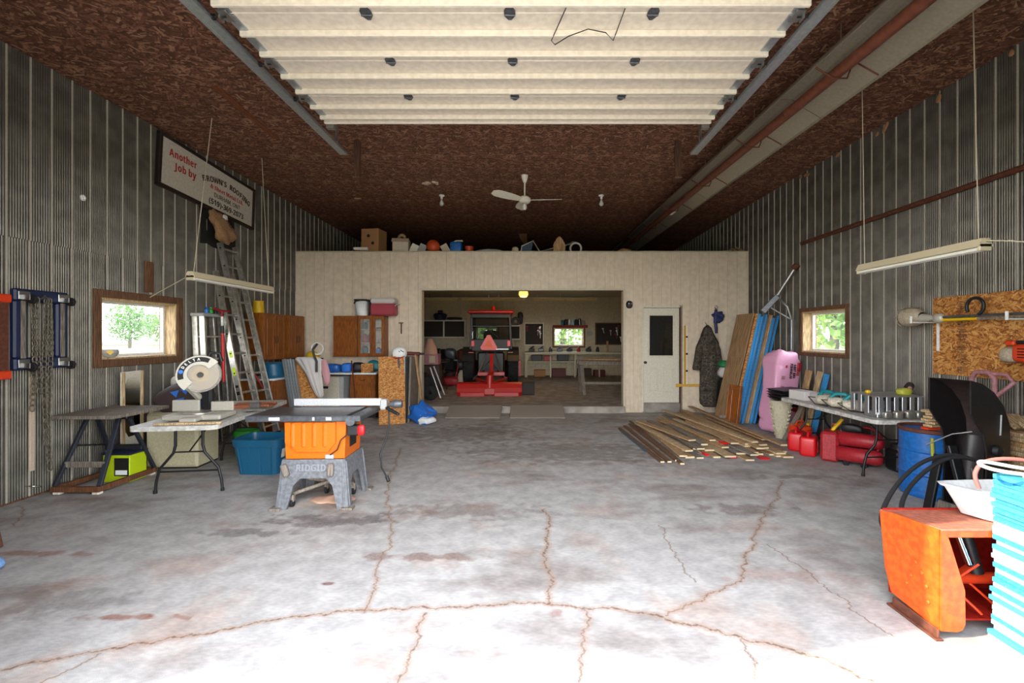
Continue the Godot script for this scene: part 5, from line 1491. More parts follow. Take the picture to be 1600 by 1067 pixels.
	solo("worktop", "white worktop along the side wall behind the ladders", "worktop", M.new().box(Vector3.ZERO, Vector3(0.62, 0.035, 1.2), 0.006), mats.white_plastic, Vector3(-4.66, 0.885, -8.12))
	for q in [["base_cabinet", "oak base cabinet under the partition worktop beside the small fridge", -4.66, 0.48], ["base_cabinet", "oak base cabinet with a top drawer beside the leaning strand board", -3.32, 0.5]]:
		var u := thing(q[0], q[1], "cabinet", Vector3(q[2], 0, -9.06))
		part(u, "carcass", M.new().box(Vector3(0, 0.475, 0), Vector3(q[3], 0.77, 0.56), 0.004), mats.oak)
		part(u, "plinth", M.new().box(Vector3(0, 0.045, -0.03), Vector3(q[3] - 0.02, 0.09, 0.5)), mats.black_plastic)
		panel_door(u, Vector3(-q[3] / 4, 0.38, 0.292), q[3] / 2 - 0.01, 0.54)
		panel_door(u, Vector3(q[3] / 4, 0.38, 0.292), q[3] / 2 - 0.01, 0.54)
		var dw := part(u, "drawer", M.new().box(Vector3(0, 0.76, 0.29), Vector3(q[3] - 0.02, 0.16, 0.02), 0.005), mats.oak_u)
		part(dw, "pull", M.new().tube([Vector3(-0.05, 0.77, 0.3), Vector3(-0.03, 0.755, 0.325), Vector3(0.03, 0.755, 0.325), Vector3(0.05, 0.77, 0.3)], 0.007, 6), mats.black_metal)
	var sb := thing("base_cabinet", "oak base cabinet under the side worktop behind the ladders", "cabinet", Vector3(-4.68, 0, -8.12))
	part(sb, "carcass", M.new().box(Vector3(0, 0.43, 0), Vector3(0.56, 0.86, 1.16), 0.004), mats.oak)
	for q in 2:
		panel_door(sb, Vector3(0.292, 0.42, 0.28 - q * 0.56), 0.54, 0.74, PI / 2)
	panel_door(sb, Vector3(0, 0.42, 0.592), 0.5, 0.76)
	var fg := thing("small_fridge", "cream bar fridge standing under the white worktop between oak cabinets", "fridge", Vector3(-4.0, 0, -9.02))
	part(fg, "body", M.new().box(Vector3(0, 0.42, 0), Vector3(0.6, 0.82, 0.54), 0.02), mats.cloth_grey)
	part(fg, "door", M.new().box(Vector3(-0.03, 0.43, 0.29), Vector3(0.52, 0.8, 0.05), 0.015), mats.fridge)
	part(fg, "badge", M.new().box(Vector3(-0.03, 0.62, 0.317), Vector3(0.11, 0.045, 0.006), 0.002), mats.black_plastic)
	# ---- things on the worktop
	solo("grey_bin", "dark grey plastic bin on the end of the partition worktop", "bin", drape(M.new(), [[0.0, 0, 0, 0.12, 0.1], [0.26, 0, 0, 0.17, 0.14], [0.28, 0, 0, 0.17, 0.14]], 8, 0.0, 1), look("bin_grey", c("#3f444a"), 0.5), Vector3(-4.42, 0.903, -9.05), Vector3(0, 22, 0))
	solo("blue_cloth_pack", "bright blue folded tarp pack on the partition worktop", "tarp", M.new().puff(Vector3.ZERO, Vector3(0.24, 0.085, 0.14), 0.5, 0.04, 3), mats.bag_blue, Vector3(-4.05, 0.99, -8.95))
	solo("blue_cloth_pack", "small blue folded cover on the worktop beside the tarp pack", "cover", M.new().puff(Vector3.ZERO, Vector3(0.1, 0.09, 0.1), 0.5, 0.03, 5), mats.logo_blue, Vector3(-3.7, 0.99, -8.95))
	solo("black_bag", "soft black bag on the partition worktop", "bag", M.new().puff(Vector3.ZERO, Vector3(0.14, 0.1, 0.12), 0.6, 0.05, 7), mats.black_plastic, Vector3(-3.47, 1.0, -9.0))
	solo("tan_block", "square of raw strand board propped on the worktop", "offcut", M.new().box(Vector3.ZERO, Vector3(0.24, 0.18, 0.03), 0.003), mats.strand, Vector3(-3.26, 0.995, -8.85), Vector3(-12, 0, 4))
	solo("teal_jacket", "crumpled teal jacket on the worktop behind the leaning strand board", "jacket", M.new().puff(Vector3.ZERO, Vector3(0.15, 0.11, 0.1), 0.7, 0.08, 9), mats.teal, Vector3(-3.18, 1.02, -9.08))
	solo("red_rag", "crumpled red rag on the worktop beside the teal jacket", "rag", M.new().puff(Vector3.ZERO, Vector3(0.1, 0.06, 0.08), 0.8, 0.06, 11), mats.compressor_red, Vector3(-2.95, 0.95, -8.95))
	solo("hard_hat", "yellow hard hat resting on the grey bin", "hard hat", M.new().lathe([Vector2(0.15, 0), Vector2(0.155, 0.01), Vector2(0.12, 0.02), Vector2(0.11, 0.07), Vector2(0.08, 0.12), Vector2(0.03, 0.14), Vector2(0, 0.142)], 22, false), mats.yellow, Vector3(-4.44, 1.19, -9.03), Vector3(10, 0, 12))
	solo("blue_drum", "dark blue plastic drum on the side worktop behind the ladders", "drum", M.new().lathe([Vector2(0, 0), Vector2(0.16, 0), Vector2(0.17, 0.05), Vector2(0.17, 0.24), Vector2(0.14, 0.27), Vector2(0, 0.27)], 20), mats.tote_blue, Vector3(-4.497, 0.903, -7.75))

func build_leaning_panels():
	# ---- group behind the table saw: steel studs, strand board, cloth
	for k in 5:
		solo("steel_stud", "galvanized steel stud in the bundle leaning behind the table saw", "stud", M.new().at(Vector3.ZERO).box(Vector3(0, 0.62, 0), Vector3(0.035, 1.26, 0.05), 0.003).box(Vector3(0.018, 0.62, 0.03), Vector3(0.006, 1.26, 0.02)), mats.zinc, Vector3(-4.06 + k * 0.045, 0.0, -7.62), Vector3(-3, 0, 10.5), "steel studs behind the table saw")
	solo("strand_offcut", "narrow strand board offcut leaning behind the table saw under a white cloth", "offcut", M.new().box(Vector3(0, 0.62, 0), Vector3(0.3, 1.24, 0.018), 0.002), mats.strand, Vector3(-3.75, 0.0, -7.66), Vector3(-4, 0, 11))
	var cl := thing("draped_cloth", "white cloth draped over the strand board offcut behind the table saw", "cloth", Vector3(-3.78, 0, -7.6))
	part(cl, "fall", drape(M.new(), [[1.27, -0.06, 0.0, 0.16, 0.03], [1.22, -0.02, 0.0, 0.2, 0.05], [1.0, 0.06, 0.02, 0.12, 0.05], [0.8, 0.12, 0.03, 0.09, 0.04], [0.62, 0.18, 0.03, 0.06, 0.03], [0.58, 0.19, 0.03, 0.02, 0.02]], 40, 0.16, 4, 9.0), mats.cloth_white)
	part(cl, "pink_fall", drape(M.new(), [[1.22, 0.22, -0.02, 0.05, 0.03], [1.0, 0.27, 0.0, 0.07, 0.04], [0.85, 0.29, 0.0, 0.05, 0.03], [0.78, 0.29, 0.0, 0.02, 0.02]], 16, 0.1, 6), mats.pink_cloth)
	var hs := thing("strap_harness", "black strap harness hanging over the white cloth", "harness", Vector3(-3.62, 0, -7.52))
	part(hs, "strap", M.new().tube([Vector3(0, 1.5, 0), Vector3(-0.07, 1.4, 0.02), Vector3(-0.04, 1.28, 0.02), Vector3(0.0, 1.2, 0.03), Vector3(0.0, 1.02, 0.03)], 0.02, 8), mats.black_plastic)
	part(hs, "loop", M.new().ring(Vector3(0, 1.42, 0), 0.1, 0.009, Basis.IDENTITY, 18, 6), mats.white_plastic)
	solo("red_handle_broom", "thin red broom handle leaning at the oak base cabinet", "broom", M.new().tube([Vector3(-3.5, 1.15, -8.66), Vector3(-3.28, 0.02, -8.4)], 0.012, 6), mats.maroon)
	# ---- strand board and sheets leaning before the opening
	solo("strand_sheet", "tall strand board panel leaning upright before the oak base cabinet", "panel", M.new().box(Vector3(0, 0.63, 0), Vector3(0.48, 1.26, 0.03), 0.002), mats.strand, Vector3(-2.542, 0, -8.159), Vector3(-7, 6, 2))
	for k in 3:
		solo("leaning_sheet", ["slate grey sheet standing on edge beside the strand board panel", "pale galvanized sheet standing on edge behind the grey one", "weathered board standing on edge next to the big opening"][k], "sheet", M.new().box(Vector3(0, 0.62, -0.3), Vector3([0.03, 0.02, 0.035][k], 1.24, 0.6), 0.002), [mats.slate, mats.zinc, mats.wood_grey_v][k], Vector3(-2.42 + k * 0.07, 0, -8.28), Vector3(0, 0, 2.0 - k * 2))
	solo("leaning_stick", "pale wooden stick leaning beside the big opening", "stick", M.new().bar(Vector3(-2.121, 0, -8.871), Vector3(-2.2, 1.28, -8.5), 0.035, 0.06, 0.003), mats.wood_tan)
	var hm := thing("bump_helmet", "white helmet with black vents lying on top of the strand board panel", "helmet", Vector3(-2.481, 1.28, -8.4))
	part(hm, "shell", M.new().puff(Vector3(0, 0.03, 0), Vector3(0.14, 0.12, 0.12), 0.9), mats.white_plastic)
	for k in 3:
		part(hm, "vent", M.new().box(Vector3(0.03 + k * 0.03, 0.06 + 0.02 * (k % 2), 0.108 - k * 0.008), Vector3(0.035, 0.014, 0.02), 0.003, Basis(Vector3(0, 0, 1), -0.5)), mats.ink)
	part(hm, "chin_strap", M.new().tube([Vector3(-0.13, -0.03, 0.06), Vector3(-0.04, -0.07, 0.12), Vector3(0.1, -0.05, 0.1)], 0.014, 6), mats.compressor_red)
	var bs := thing("garden_tool", "red and black garden tool lying across the leaning sheets", "tool", Vector3(-2.3, 1.27, -8.5))
	part(bs, "handle", M.new().tube([Vector3(-0.12, 0.03, 0), Vector3(0.18, 0.02, 0.0)], 0.035, 8), mats.maroon)
	part(bs, "tip", M.new().tube([Vector3(0.18, 0.02, 0), Vector3(0.27, 0.02, 0)], 0.02, 8), mats.black_plastic)
	var bb := thing("salt_bag", "blue and white plastic bag slumped on the floor by the big opening", "bag", Vector3(-2.061, 0, -8.219))
	bb.rotation.y = -0.4
	part(bb, "sack", M.new().puff(Vector3(0, 0.17, -0.08), Vector3(0.22, 0.16, 0.14), 0.4, 0.12, 8, 30, 20, Basis(Vector3(0, 0, 1), -0.6), 5.0), mats.bag_blue)
	part(bb, "white_hem", M.new().puff(Vector3(0.16, 0.06, 0.0), Vector3(0.14, 0.055, 0.1), 0.45, 0.07, 9, 24, 14, Basis(Vector3(0, 0, 1), 0.2), 5.0), mats.white_plastic)
	for k in 2:
		part(bb, "print_dot", M.new().puff(Vector3(0.06 + k * 0.07, 0.16 - k * 0.035, 0.055), Vector3(0.024, 0.024, 0.012), 1.0, 0.0, 1, 10, 6), mats.white_plastic)

func build_right():
	build_right_stack()
	build_lumber_pile()
	build_right_table()
	build_tool_panel()

func build_right_stack():
	# ---- rusty rail along the wall
	solo("wall_rail", "long rusty steel angle fixed along the ribbed wall below the ceiling", "rail", M.new().box(Vector3(0, 0, 0), Vector3(0.04, 0.045, 5.6), 0.004).box(Vector3(-0.02, 0.02, 0), Vector3(0.04, 0.006, 5.6)), mats.rust, Vector3(RIGHT - 0.04, 3.2, -4.72))
	for k in 7:
		solo("ceiling_edge_scrap", "torn scrap of tan strand board at the top edge of the ribbed wall", "scrap", M.new().puff(Vector3.ZERO, Vector3(0.012, 0.03 + 0.02 * (k % 3), 0.03), 0.8, 0.03, k, 10, 8), mats.cardboard, Vector3(RIGHT - 0.03, CEIL - 0.06 - 0.02 * (k % 2), -4.25 - k * 0.55 - 0.2 * (k % 3)), Vector3(20 * k, 0, 0), "scraps along the wall top")
	# ---- sheets leaning against the wall by the partition
	var kinds := [["plywood", "smooth tan plywood sheet, outermost of the sheets leaning by the coverall", 0.02], ["stain_wood", "dark brown board in the row of leaning sheets", 0.03], ["strand", "thick strand board sheet next to the dark brown board", 0.055], ["foam_blue", "bright blue foam board", 0.05], ["foam_blue", "bright blue foam board", 0.045], ["foam_grey", "grey speckled board between blue foam boards", 0.03], ["foam_blue", "bright blue foam board", 0.03], ["foam_grey", "grey mottled foam board beside the tan boards", 0.045], ["plywood", "tan board edge behind the pink bag", 0.035], ["wood_pale_v", "pale board next to the darker tan one", 0.03], ["foam_blue", "bright blue foam board", 0.05], ["wood_brown_v", "brown board near the ribbed wall", 0.03], ["foam_blue", "bright blue foam board", 0.03]]
	var x := 3.67
	for k in kinds.size():
		var q: Array = kinds[k]
		var l := q[1] as String
		if q[0] == "foam_blue":
			l = "bright blue foam board in the row of leaning sheets"
		var hgt := 2.09 - 0.004 * k - (0.05 if k % 3 == 1 else 0.0)
		solo("leaning_board", l, "board", M.new().box(Vector3(0, hgt / 2, 0), Vector3(q[2] - 0.004, hgt, 0.66 - 0.02 * (k % 3)), 0.003), mats[q[0]], Vector3(x + q[2] / 2, 0.015, -8.48 - 0.02 * (k % 2)), Vector3(0, 0, -12.6), "sheets leaning by the partition" if q[0] == "foam_blue" else "")
		x += q[2] * 1.03
	var pd := thing("loose_cabinet_door", "small oak cabinet door leaning against the foot of the tan plywood", "cabinet door", Vector3(3.619, 0, -7.928))
	pd.rotation = Vector3(-0.06, 0.25, -0.17)
	panel_door(pd, Vector3(0, 0.38, 0), 0.3, 0.74, 0.0, false, "frame")
	part(pd, "hinge_block", M.new().box(Vector3(-0.2, 0.16, -0.01), Vector3(0.14, 0.05, 0.03), 0.006), mats.wood_grey)
	# ---- pipe jack above the sheets
	var j := thing("post_jack", "galvanized pipe jack with folding legs standing in the corner behind the sheets", "jack", Vector3(4.36, 2.04, -8.0))
	part(j, "pipe", M.new().tube([Vector3(-0.12, 0.12, 0.1), Vector3(0.42, 0.78, 0.4)].map(func(p): return p * Vector3(0.5, 1, 1)), 0.035, 10), mats.steel)
	part(j, "head", M.new().tube([Vector3(0.19, 0.74, 0.38), Vector3(0.23, 0.82, 0.42)], 0.055, 10), mats.rust)
	part(j, "sleeve", M.new().bar(Vector3(-0.2, 0.02, 0.1), Vector3(0.02, 0.3, 0.2), 0.08, 0.1, 0.01), mats.steel_dark)
	part(j, "brace", M.new().tube([Vector3(0.02, 0.26, 0.2), Vector3(0.1, 0.1, 0.35), Vector3(0.2, -0.12, 0.3)], 0.02, 6).tube([Vector3(-0.06, 0.1, 0.1), Vector3(0.2, -0.12, 0.3)], 0.014, 6), mats.steel)
	part(j, "rod", M.new().tube([Vector3(0.2, -0.12, 0.3), Vector3(0.2, -0.75, 0.3)], 0.014, 6), mats.zinc)
	part(j, "rod_foot", M.new().puff(Vector3(0.2, -0.72, 0.3), Vector3(0.03, 0.06, 0.03), 0.8), mats.steel)
	# ---- pink insulation bag
	var b := thing("insulation_bag", "tall pink plastic bag of insulation with black lettering leaning on the boards", "bag", Vector3(4.2, 0, -7.55))
	b.rotation = Vector3(0, 0.25, -0.1)
	part(b, "film", M.new().puff(Vector3(0, 0.69, 0), Vector3(0.24, 0.68, 0.19), 0.28, 0.07, 5, 44, 40, Basis.IDENTITY, 3.5), mats.pink_film)
	var band := part(b, "dark_panel", M.new().puff(Vector3(0.12, 0.62, 0.03), Vector3(0.1, 0.17, 0.19), 0.2, 0.0, 1, 20, 12), mats.ink)
	part(b, "red_swoosh", M.new().puff(Vector3(0.12, 0.42, 0.032), Vector3(0.115, 0.035, 0.19), 0.3, 0.02, 3, 20, 10, Basis(Vector3(0, 0, 1), -0.2)), mats.compressor_red)
	part(b, "red_mark", M.new().box(Vector3(0.19, 1.14, 0.19), Vector3(0.07, 0.13, 0.03), 0.006), mats.compressor_red)
	var side := Basis(Vector3(0, 0, 1), -PI / 2)
	for q in [["ROSE", 0.06, 0.17, mats.ink_red], ["NEXT GEN", 0.055, 0.1, mats.ink], ["FIBERGLAS", 0.055, 0.035, mats.ink]]:
		lettering(b, q[0], q[1], q[3], Transform3D(side, Vector3(q[2] - 0.02, 1.05, 0.207)), true, false, 0.9, 0.012)
	for k in 5:
		part(b, "print_block", M.new().box(Vector3(-0.13, 0.25 + k * 0.17, 0.2), Vector3(0.07, 0.06, 0.01), 0.002), mats.pink)
	part(b, "round_mark", M.new().puff(Vector3(-0.08, 1.12, 0.203), Vector3(0.02, 0.025, 0.01), 1.0, 0.0, 1, 12, 6), mats.compressor_red)
	# ---- wicker basket with black trays
	var wk := thing("wicker_basket", "tall cream woven basket tapering to the floor beside the pink bag", "basket", Vector3(4.02, 0, -7.08))
	part(wk, "wall", M.new().lathe([Vector2(0, 0), Vector2(0.07, 0), Vector2(0.1, 0.2), Vector2(0.14, 0.45), Vector2(0.16, 0.58), Vector2(0.15, 0.6), Vector2(0.13, 0.56), Vector2(0.06, 0.03), Vector2(0, 0.03)], 24), mats.weave)
	var knots := M.new()
	for r in 9:
		var rad := 0.085 + 0.075 * r / 8.0
		for k in 16:
			var a := TAU * (k + 0.5 * (r % 2)) / 16
			knots.puff(Vector3(cos(a) * rad, 0.06 + r * 0.062, sin(a) * rad), Vector3(0.012, 0.02, 0.012), 1.0, 0.0, 1, 6, 4)
	part(wk, "weave", knots, mats.cream_plastic).set_meta("kind", "stuff")
	for k in 4:
		solo("black_tray", "shallow black plastic tray in the stack on the woven basket", "tray", M.new().box(Vector3.ZERO, Vector3(0.42, 0.022, 0.34), 0.008).box(Vector3(0, 0.016, 0), Vector3(0.46, 0.008, 0.38), 0.003), mats.black_plastic, Vector3(4.12, 0.63 + k * 0.045, -7.08), Vector3(0, 6 * k - 8, 2), "trays on the basket")
	# ---- offcuts leaning under the window
	for q in [["wood_tan", "tan plank leaning on the wall below the sunlit window", 4.33, -7.08, -9.0, 0.12], ["wood_pale", "pale plank leaning beside the blue board below the window", 4.38, -6.94, -11.0, 0.1], ["foam_blue", "short blue board leaning below the window", 4.41, -6.82, -11.0, 0.09]]:
		solo("leaning_plank", q[1], "plank", M.new().box(Vector3(0, 0.54, 0), Vector3(0.035, 1.08 if q[0] != "foam_blue" else 1.02, q[5]), 0.003), mats[q[0]], Vector3(q[2] - 0.06, 0.02, q[3]), Vector3(3, 0, q[4]))
	solo("leaning_plank", "long grey plank propped low against the folding table leg", "plank", M.new().bar(Vector3(3.9, 0.03, -6.78), Vector3(4.3, 0.66, -6.86), 0.07, 0.03, 0.003), mats.wood_grey)

func build_lumber_pile():
	# each board: near end (x, depth), far end (x, depth), width, height off the floor, look
	var list := []
	var r := RandomNumberGenerator.new()
	r.seed = 12
	var near := [Vector2(1.694, 5.645), Vector2(1.784, 5.645), Vector2(1.901, 5.703), Vector2(1.918, 5.561), Vector2(2.132, 5.883), Vector2(2.256, 5.852), Vector2(2.43, 6.01), Vector2(2.49, 5.883), Vector2(2.685, 6.075), Vector2(2.711, 5.883), Vector2(2.874, 6.01), Vector2(2.873, 5.762), Vector2(3.101, 6.01), Vector2(3.105, 5.822), Vector2(3.31, 6.01), Vector2(3.378, 5.946), Vector2(3.445, 5.883)]
	var far := [Vector2(1.564, 7.709), Vector2(1.7, 7.928), Vector2(1.831, 8.1), Vector2(1.898, 8.342), Vector2(2.005, 8.042), Vector2(2.114, 7.928), Vector2(2.254, 8.1), Vector2(2.406, 8.342), Vector2(2.509, 8.405), Vector2(2.642, 8.598), Vector2(2.738, 8.665), Vector2(2.854, 8.871), Vector2(2.955, 8.942), Vector2(3.083, 9.015), Vector2(3.187, 9.088), Vector2(3.346, 9.162), Vector2(3.397, 9.015)]
	for k in near.size():
		list.append([near[k], far[k], 0.09 + 0.05 * r.randf(), 0.012, k])
	for k in range(4, 17):
		var a: Vector2 = near[k] + Vector2(r.randf_range(-0.1, 0.05), r.randf_range(-0.1, 0.35))
		var b: Vector2 = far[k] + Vector2(r.randf_range(-0.12, 0.1), r.randf_range(-0.6, 0.2))
		list.append([a, b, 0.1 + 0.05 * r.randf(), 0.036 + 0.004 * (k % 2), k])
	for k in range(5, 16, 2):
		var a: Vector2 = near[k] + Vector2(r.randf_range(-0.2, 0.1), r.randf_range(0.0, 0.4))
		var b: Vector2 = far[k] + Vector2(r.randf_range(-0.2, 0.2), r.randf_range(-0.3, 0.2))
		list.append([a, b, 0.11, 0.064, k])
	for k in range(5, 16):
		var a: Vector2 = near[k] + Vector2(r.randf_range(-0.25, 0.2), r.randf_range(0.1, 0.6))
		var b: Vector2 = far[k] + Vector2(r.randf_range(-0.2, 0.25), r.randf_range(-0.7, 0.1))
		list.append([a, b, 0.09 + 0.04 * r.randf(), 0.088 + 0.023 * (k % 2), k])
	list.append([[Vector2(3.168, 6.21), Vector2(3.168, 6.21)][0], [Vector2(2.709, 8.942), Vector2(2.709, 8.942)][0], 0.09, 0.135, 9])
	list.append([[Vector2(3.495, 6.075), Vector2(3.495, 6.075)][0], [Vector2(3.403, 9.393), Vector2(3.403, 9.393)][0], 0.09, 0.135, 12])
	var texts := {"wood_brown": "dark weathered narrow board in the floor pile before the white door", "wood_tan": "tan sawn board in the floor pile before the white door", "wood_pale": "pale sawn board in the floor pile before the white door", "wood_grey": "greyish sawn board in the floor pile before the white door"}
	for q in list:
		var a: Vector2 = q[0]
		var b: Vector2 = q[1]
		var kind: String = "wood_brown" if q[4] < 4 else ["wood_tan", "wood_pale", "wood_tan", "wood_pale", "wood_grey"][r.randi() % 5]
		var w: float = 0.055 if q[4] < 4 else q[2]
		var len := a.distance_to(b)
		var mid := (a + b) / 2
		var o := thing("lumber_board", texts[kind], "board", Vector3(mid.x, q[3] + (0.028 if q[4] < 4 else 0.0) * 0.3, -mid.y), atan2(b.y - a.y, b.x - a.x), "boards in the floor pile")
		o.rotation.z = r.randf_range(-0.003, 0.004)
		part(o, "plank", M.new().box(Vector3.ZERO, Vector3(len, 0.022, w), 0.002), mats[kind])
		if q[4] in [6, 9, 13] and q[3] < 0.03 or q[4] == 8 and q[3] > 0.03:
			part(o, "red_end", M.new().box(Vector3(-len / 2 - 0.0015, 0, 0), Vector3(0.006, 0.023, w + 0.001)).box(Vector3(-len / 2 + 0.05, 0, 0), Vector3(0.1, 0.0235, w + 0.002)), mats.red_plastic, "painted red end")
		else:
			part(o, "cut_end", M.new().box(Vector3(-len / 2 - 0.001, 0, 0), Vector3(0.003, 0.021, w - 0.002)), mats.wood_end)
	solo("blue_strip", "thin blue and white trim strip on the floor along the lumber pile", "strip", M.new().bar(Vector3(1.55, 0.012, -7.6), Vector3(1.63, 0.012, -6.2), 0.03, 0.02, 0.003), mats.tote_blue)

func jerry_can(label: String, at: Vector3, turn: float, s: Vector3, mat: Material, metal := false):
	var t := thing("fuel_can", label, "fuel can", at, turn)
	if metal:
		part(t, "body", M.new().lathe([Vector2(0, 0), Vector2(0.15, 0), Vector2(0.155, 0.02), Vector2(0.155, 0.26), Vector2(0.14, 0.29), Vector2(0.05, 0.32), Vector2(0, 0.32)], 26), mat)
		part(t, "handle", M.new().tube([Vector3(-0.1, 0.3, 0), Vector3(-0.06, 0.36, 0), Vector3(0.06, 0.36, 0), Vector3(0.1, 0.3, 0)], 0.011, 8), mat)
		part(t, "cap", M.new().at(Vector3(0.06, 0.3, 0.07)).lathe([Vector2(0, 0), Vector2(0.025, 0), Vector2(0.025, 0.035), Vector2(0, 0.035)], 12), mats.yellow)
	else:
		part(t, "body", M.new().puff(Vector3(0, s.y / 2, 0), s / 2, 0.3, 0.0, 1, 30, 16), mat)
		part(t, "rib", M.new().box(Vector3(0, s.y * 0.45, s.z / 2), Vector3(0.025, s.y * 0.6, 0.02), 0.008), mat)
		part(t, "handle", M.new().tube([Vector3(-s.x * 0.32, s.y * 0.93, 0), Vector3(-s.x * 0.28, s.y * 1.18, 0), Vector3(s.x * 0.05, s.y * 1.2, 0), Vector3(s.x * 0.25, s.y * 0.95, 0)], 0.016, 8), mat)
		part(t, "spout_cap", M.new().at(Vector3(s.x * 0.36, s.y * 0.95, 0)).lathe([Vector2(0, 0), Vector2(0.028, 0), Vector2(0.028, 0.04), Vector2(0, 0.04)], 12), mats.red_plastic)

func build_right_table():
	folding_table("grimy white folding table against the ribbed wall, loaded with power tools", Vector3(4.16, 0, -5.78), 0.0, 0.74, 1.86, 0.7)
	var top := 0.702
	for k in 2:
		solo("white_carton", ["white cardboard carton at the far end of the tool table beside the trays", "white cardboard carton with a teal stripe on the tool table"][k], "carton", M.new().box(Vector3(0, 0.065, 0), Vector3(0.2, 0.13, 0.3), 0.004), mats.cloth_white, Vector3(4.0 + k * 0.06, top, -6.48 + k * 0.36), Vector3(0, 10 - k * 18, 0))
	solo("carton_stripe", "teal printed stripe tape on the white carton", "tape", M.new().box(Vector3.ZERO, Vector3(0.05, 0.1, 0.003)), mats.teal, Vector3(4.04, top + 0.065, -5.966), Vector3(0, -8, 0))
	for k in 3:
		var t := thing("electric_planer", ["teal and cream router lying beside the white cartons", "teal and cream grinder with a red cap in the middle of the tool table", "teal and cream power tool with a red disc next to the slotted rack"][k], "power tool", Vector3(3.96 + 0.02 * k, top + 0.075, -5.86 + k * 0.22), 0.5 + 0.3 * k)
		var bz := Basis(Vector3.RIGHT, PI / 2)
		part(t, "motor_body", M.new().at(Vector3.ZERO, bz).lathe([Vector2(0, -0.14), Vector2(0.05, -0.14), Vector2(0.065, -0.1), Vector2(0.06, 0.0), Vector2(0.07, 0.04), Vector2(0.07, 0.1), Vector2(0, 0.1)], 18), mats.tool_cream)
		part(t, "grip", M.new().tube([Vector3(0, 0.05, -0.12), Vector3(0, 0.11, -0.06), Vector3(0, 0.11, 0.04), Vector3(0, 0.06, 0.09)], 0.024, 10), mats.teal)
		part(t, "cap", M.new().at(Vector3(0, 0, 0.1), bz).lathe([Vector2(0, 0), Vector2(0.06, 0), Vector2(0.05, 0.03), Vector2(0, 0.03)], 16), mats.compressor_red if k else mats.teal)
		part(t, "cord", M.new().tube([Vector3(0, 0.02, -0.14), Vector3(-0.1, 0.03, -0.2), Vector3(-0.16, -0.05, -0.08), Vector3(-0.12, -0.066, 0.06)], 0.006, 6), mats.black_plastic)
	solo("wood_bowl", "round brown wooden bowl upturned behind the power tools", "bowl", M.new().lathe([Vector2(0.15, 0), Vector2(0.14, 0.06), Vector2(0.1, 0.1), Vector2(0.03, 0.12), Vector2(0, 0.12)], 22, false), mats.red_wood, Vector3(4.34, top, -5.6))
	# slotted steel engine cover
	var g := thing("slotted_rack", "silver slotted metal engine shroud on the near part of the tool table", "shroud", Vector3(4.14, top, -5.16))
	part(g, "top_plate", M.new().box(Vector3(0.02, 0.245, 0), Vector3(0.52, 0.012, 0.42), 0.003), mats.steel_bright)
	for k in 6:
		part(g, "front_slat", M.new().box(Vector3(-0.2 + k * 0.088, 0.14, 0.2), Vector3(0.05, 0.2, 0.012), 0.003), mats.steel_bright)
		if k < 4:
			part(g, "side_slat", M.new().box(Vector3(-0.24, 0.14, 0.16 - k * 0.11), Vector3(0.012, 0.2, 0.06), 0.003), mats.steel_bright)
	part(g, "base_block", M.new().box(Vector3(-0.1, 0.035, 0.08), Vector3(0.24, 0.065, 0.2), 0.006), mats.steel_bright)
	part(g, "cylinder_fins", M.new().box(Vector3(0.05, 0.12, -0.02), Vector3(0.3, 0.16, 0.24), 0.02), mats.steel_dark)
	for k in 4:
		part(g, "casting", M.new().puff(Vector3(-0.16 + k * 0.12, 0.05, 0.24), Vector3(0.05, 0.045, 0.04), 0.6, 0.02, k), mats.aluminium)
	solo("yellow_tape", "small yellow tape measure on top of the slotted shroud", "tape measure", M.new().box(Vector3(0, 0.02, 0), Vector3(0.05, 0.04, 0.05), 0.012), mats.yellow, Vector3(3.98, top + 0.252, -5.2))
	var gl := thing("work_gloves", "lime and red work gloves lying on the slotted shroud", "gloves", Vector3(4.3, top + 0.252, -5.08))
	gl.scale = Vector3.ONE * 0.75
	part(gl, "palm", M.new().puff(Vector3(0, 0.04, 0), Vector3(0.1, 0.05, 0.07), 0.7, 0.04, 4), mats.lime_dull)
	part(gl, "cuff", M.new().puff(Vector3(0.08, 0.1, 0), Vector3(0.04, 0.08, 0.05), 0.7, 0.03, 6, 16, 12, Basis(Vector3(0, 0, 1), -0.5)), mats.pegboard)
	part(gl, "red_tip", M.new().puff(Vector3(0.06, 0.1, 0.04), Vector3(0.03, 0.03, 0.02), 0.8), mats.pink)
	# ---- beneath the table
	jerry_can("round orange-red metal fuel can on the floor beside the grey plank", Vector3(4.05, 0, -6.62), 0.4, Vector3.ONE, mats.red_orange, true)
	jerry_can("bright red plastic fuel can between the metal can and another red can", Vector3(3.82, 0, -6.32), 0.9, Vector3(0.3, 0.27, 0.2), mats.red_plastic)
	jerry_can("bright red plastic fuel can touching the compressor", Vector3(3.82, 0, -6.05), 0.9, Vector3(0.3, 0.27, 0.2), mats.red_plastic)
	var cp := thing("air_compressor", "dusty red twin-tank air compressor on the floor under the tool table", "compressor", Vector3(4.1, 0, -5.66), -0.75)
	part(cp, "motor_shroud", M.new().box(Vector3(-0.2, 0.2, 0), Vector3(0.2, 0.38, 0.3), 0.03), mats.compressor_red)
	for k in 2:
		var y: float = [0.14, 0.31][k]
		var z: float = [0.13, 0.02][k]
		part(cp, "tank", M.new().at(Vector3(0.08, y, z), Basis(Vector3(0, 0, 1), PI / 2)).lathe([Vector2(0, -0.27), Vector2(0.05, -0.265), Vector2(0.08, -0.24), Vector2(0.09, -0.2), Vector2(0.09, 0.2), Vector2(0, 0.2)], 20, false), mats.compressor_red)
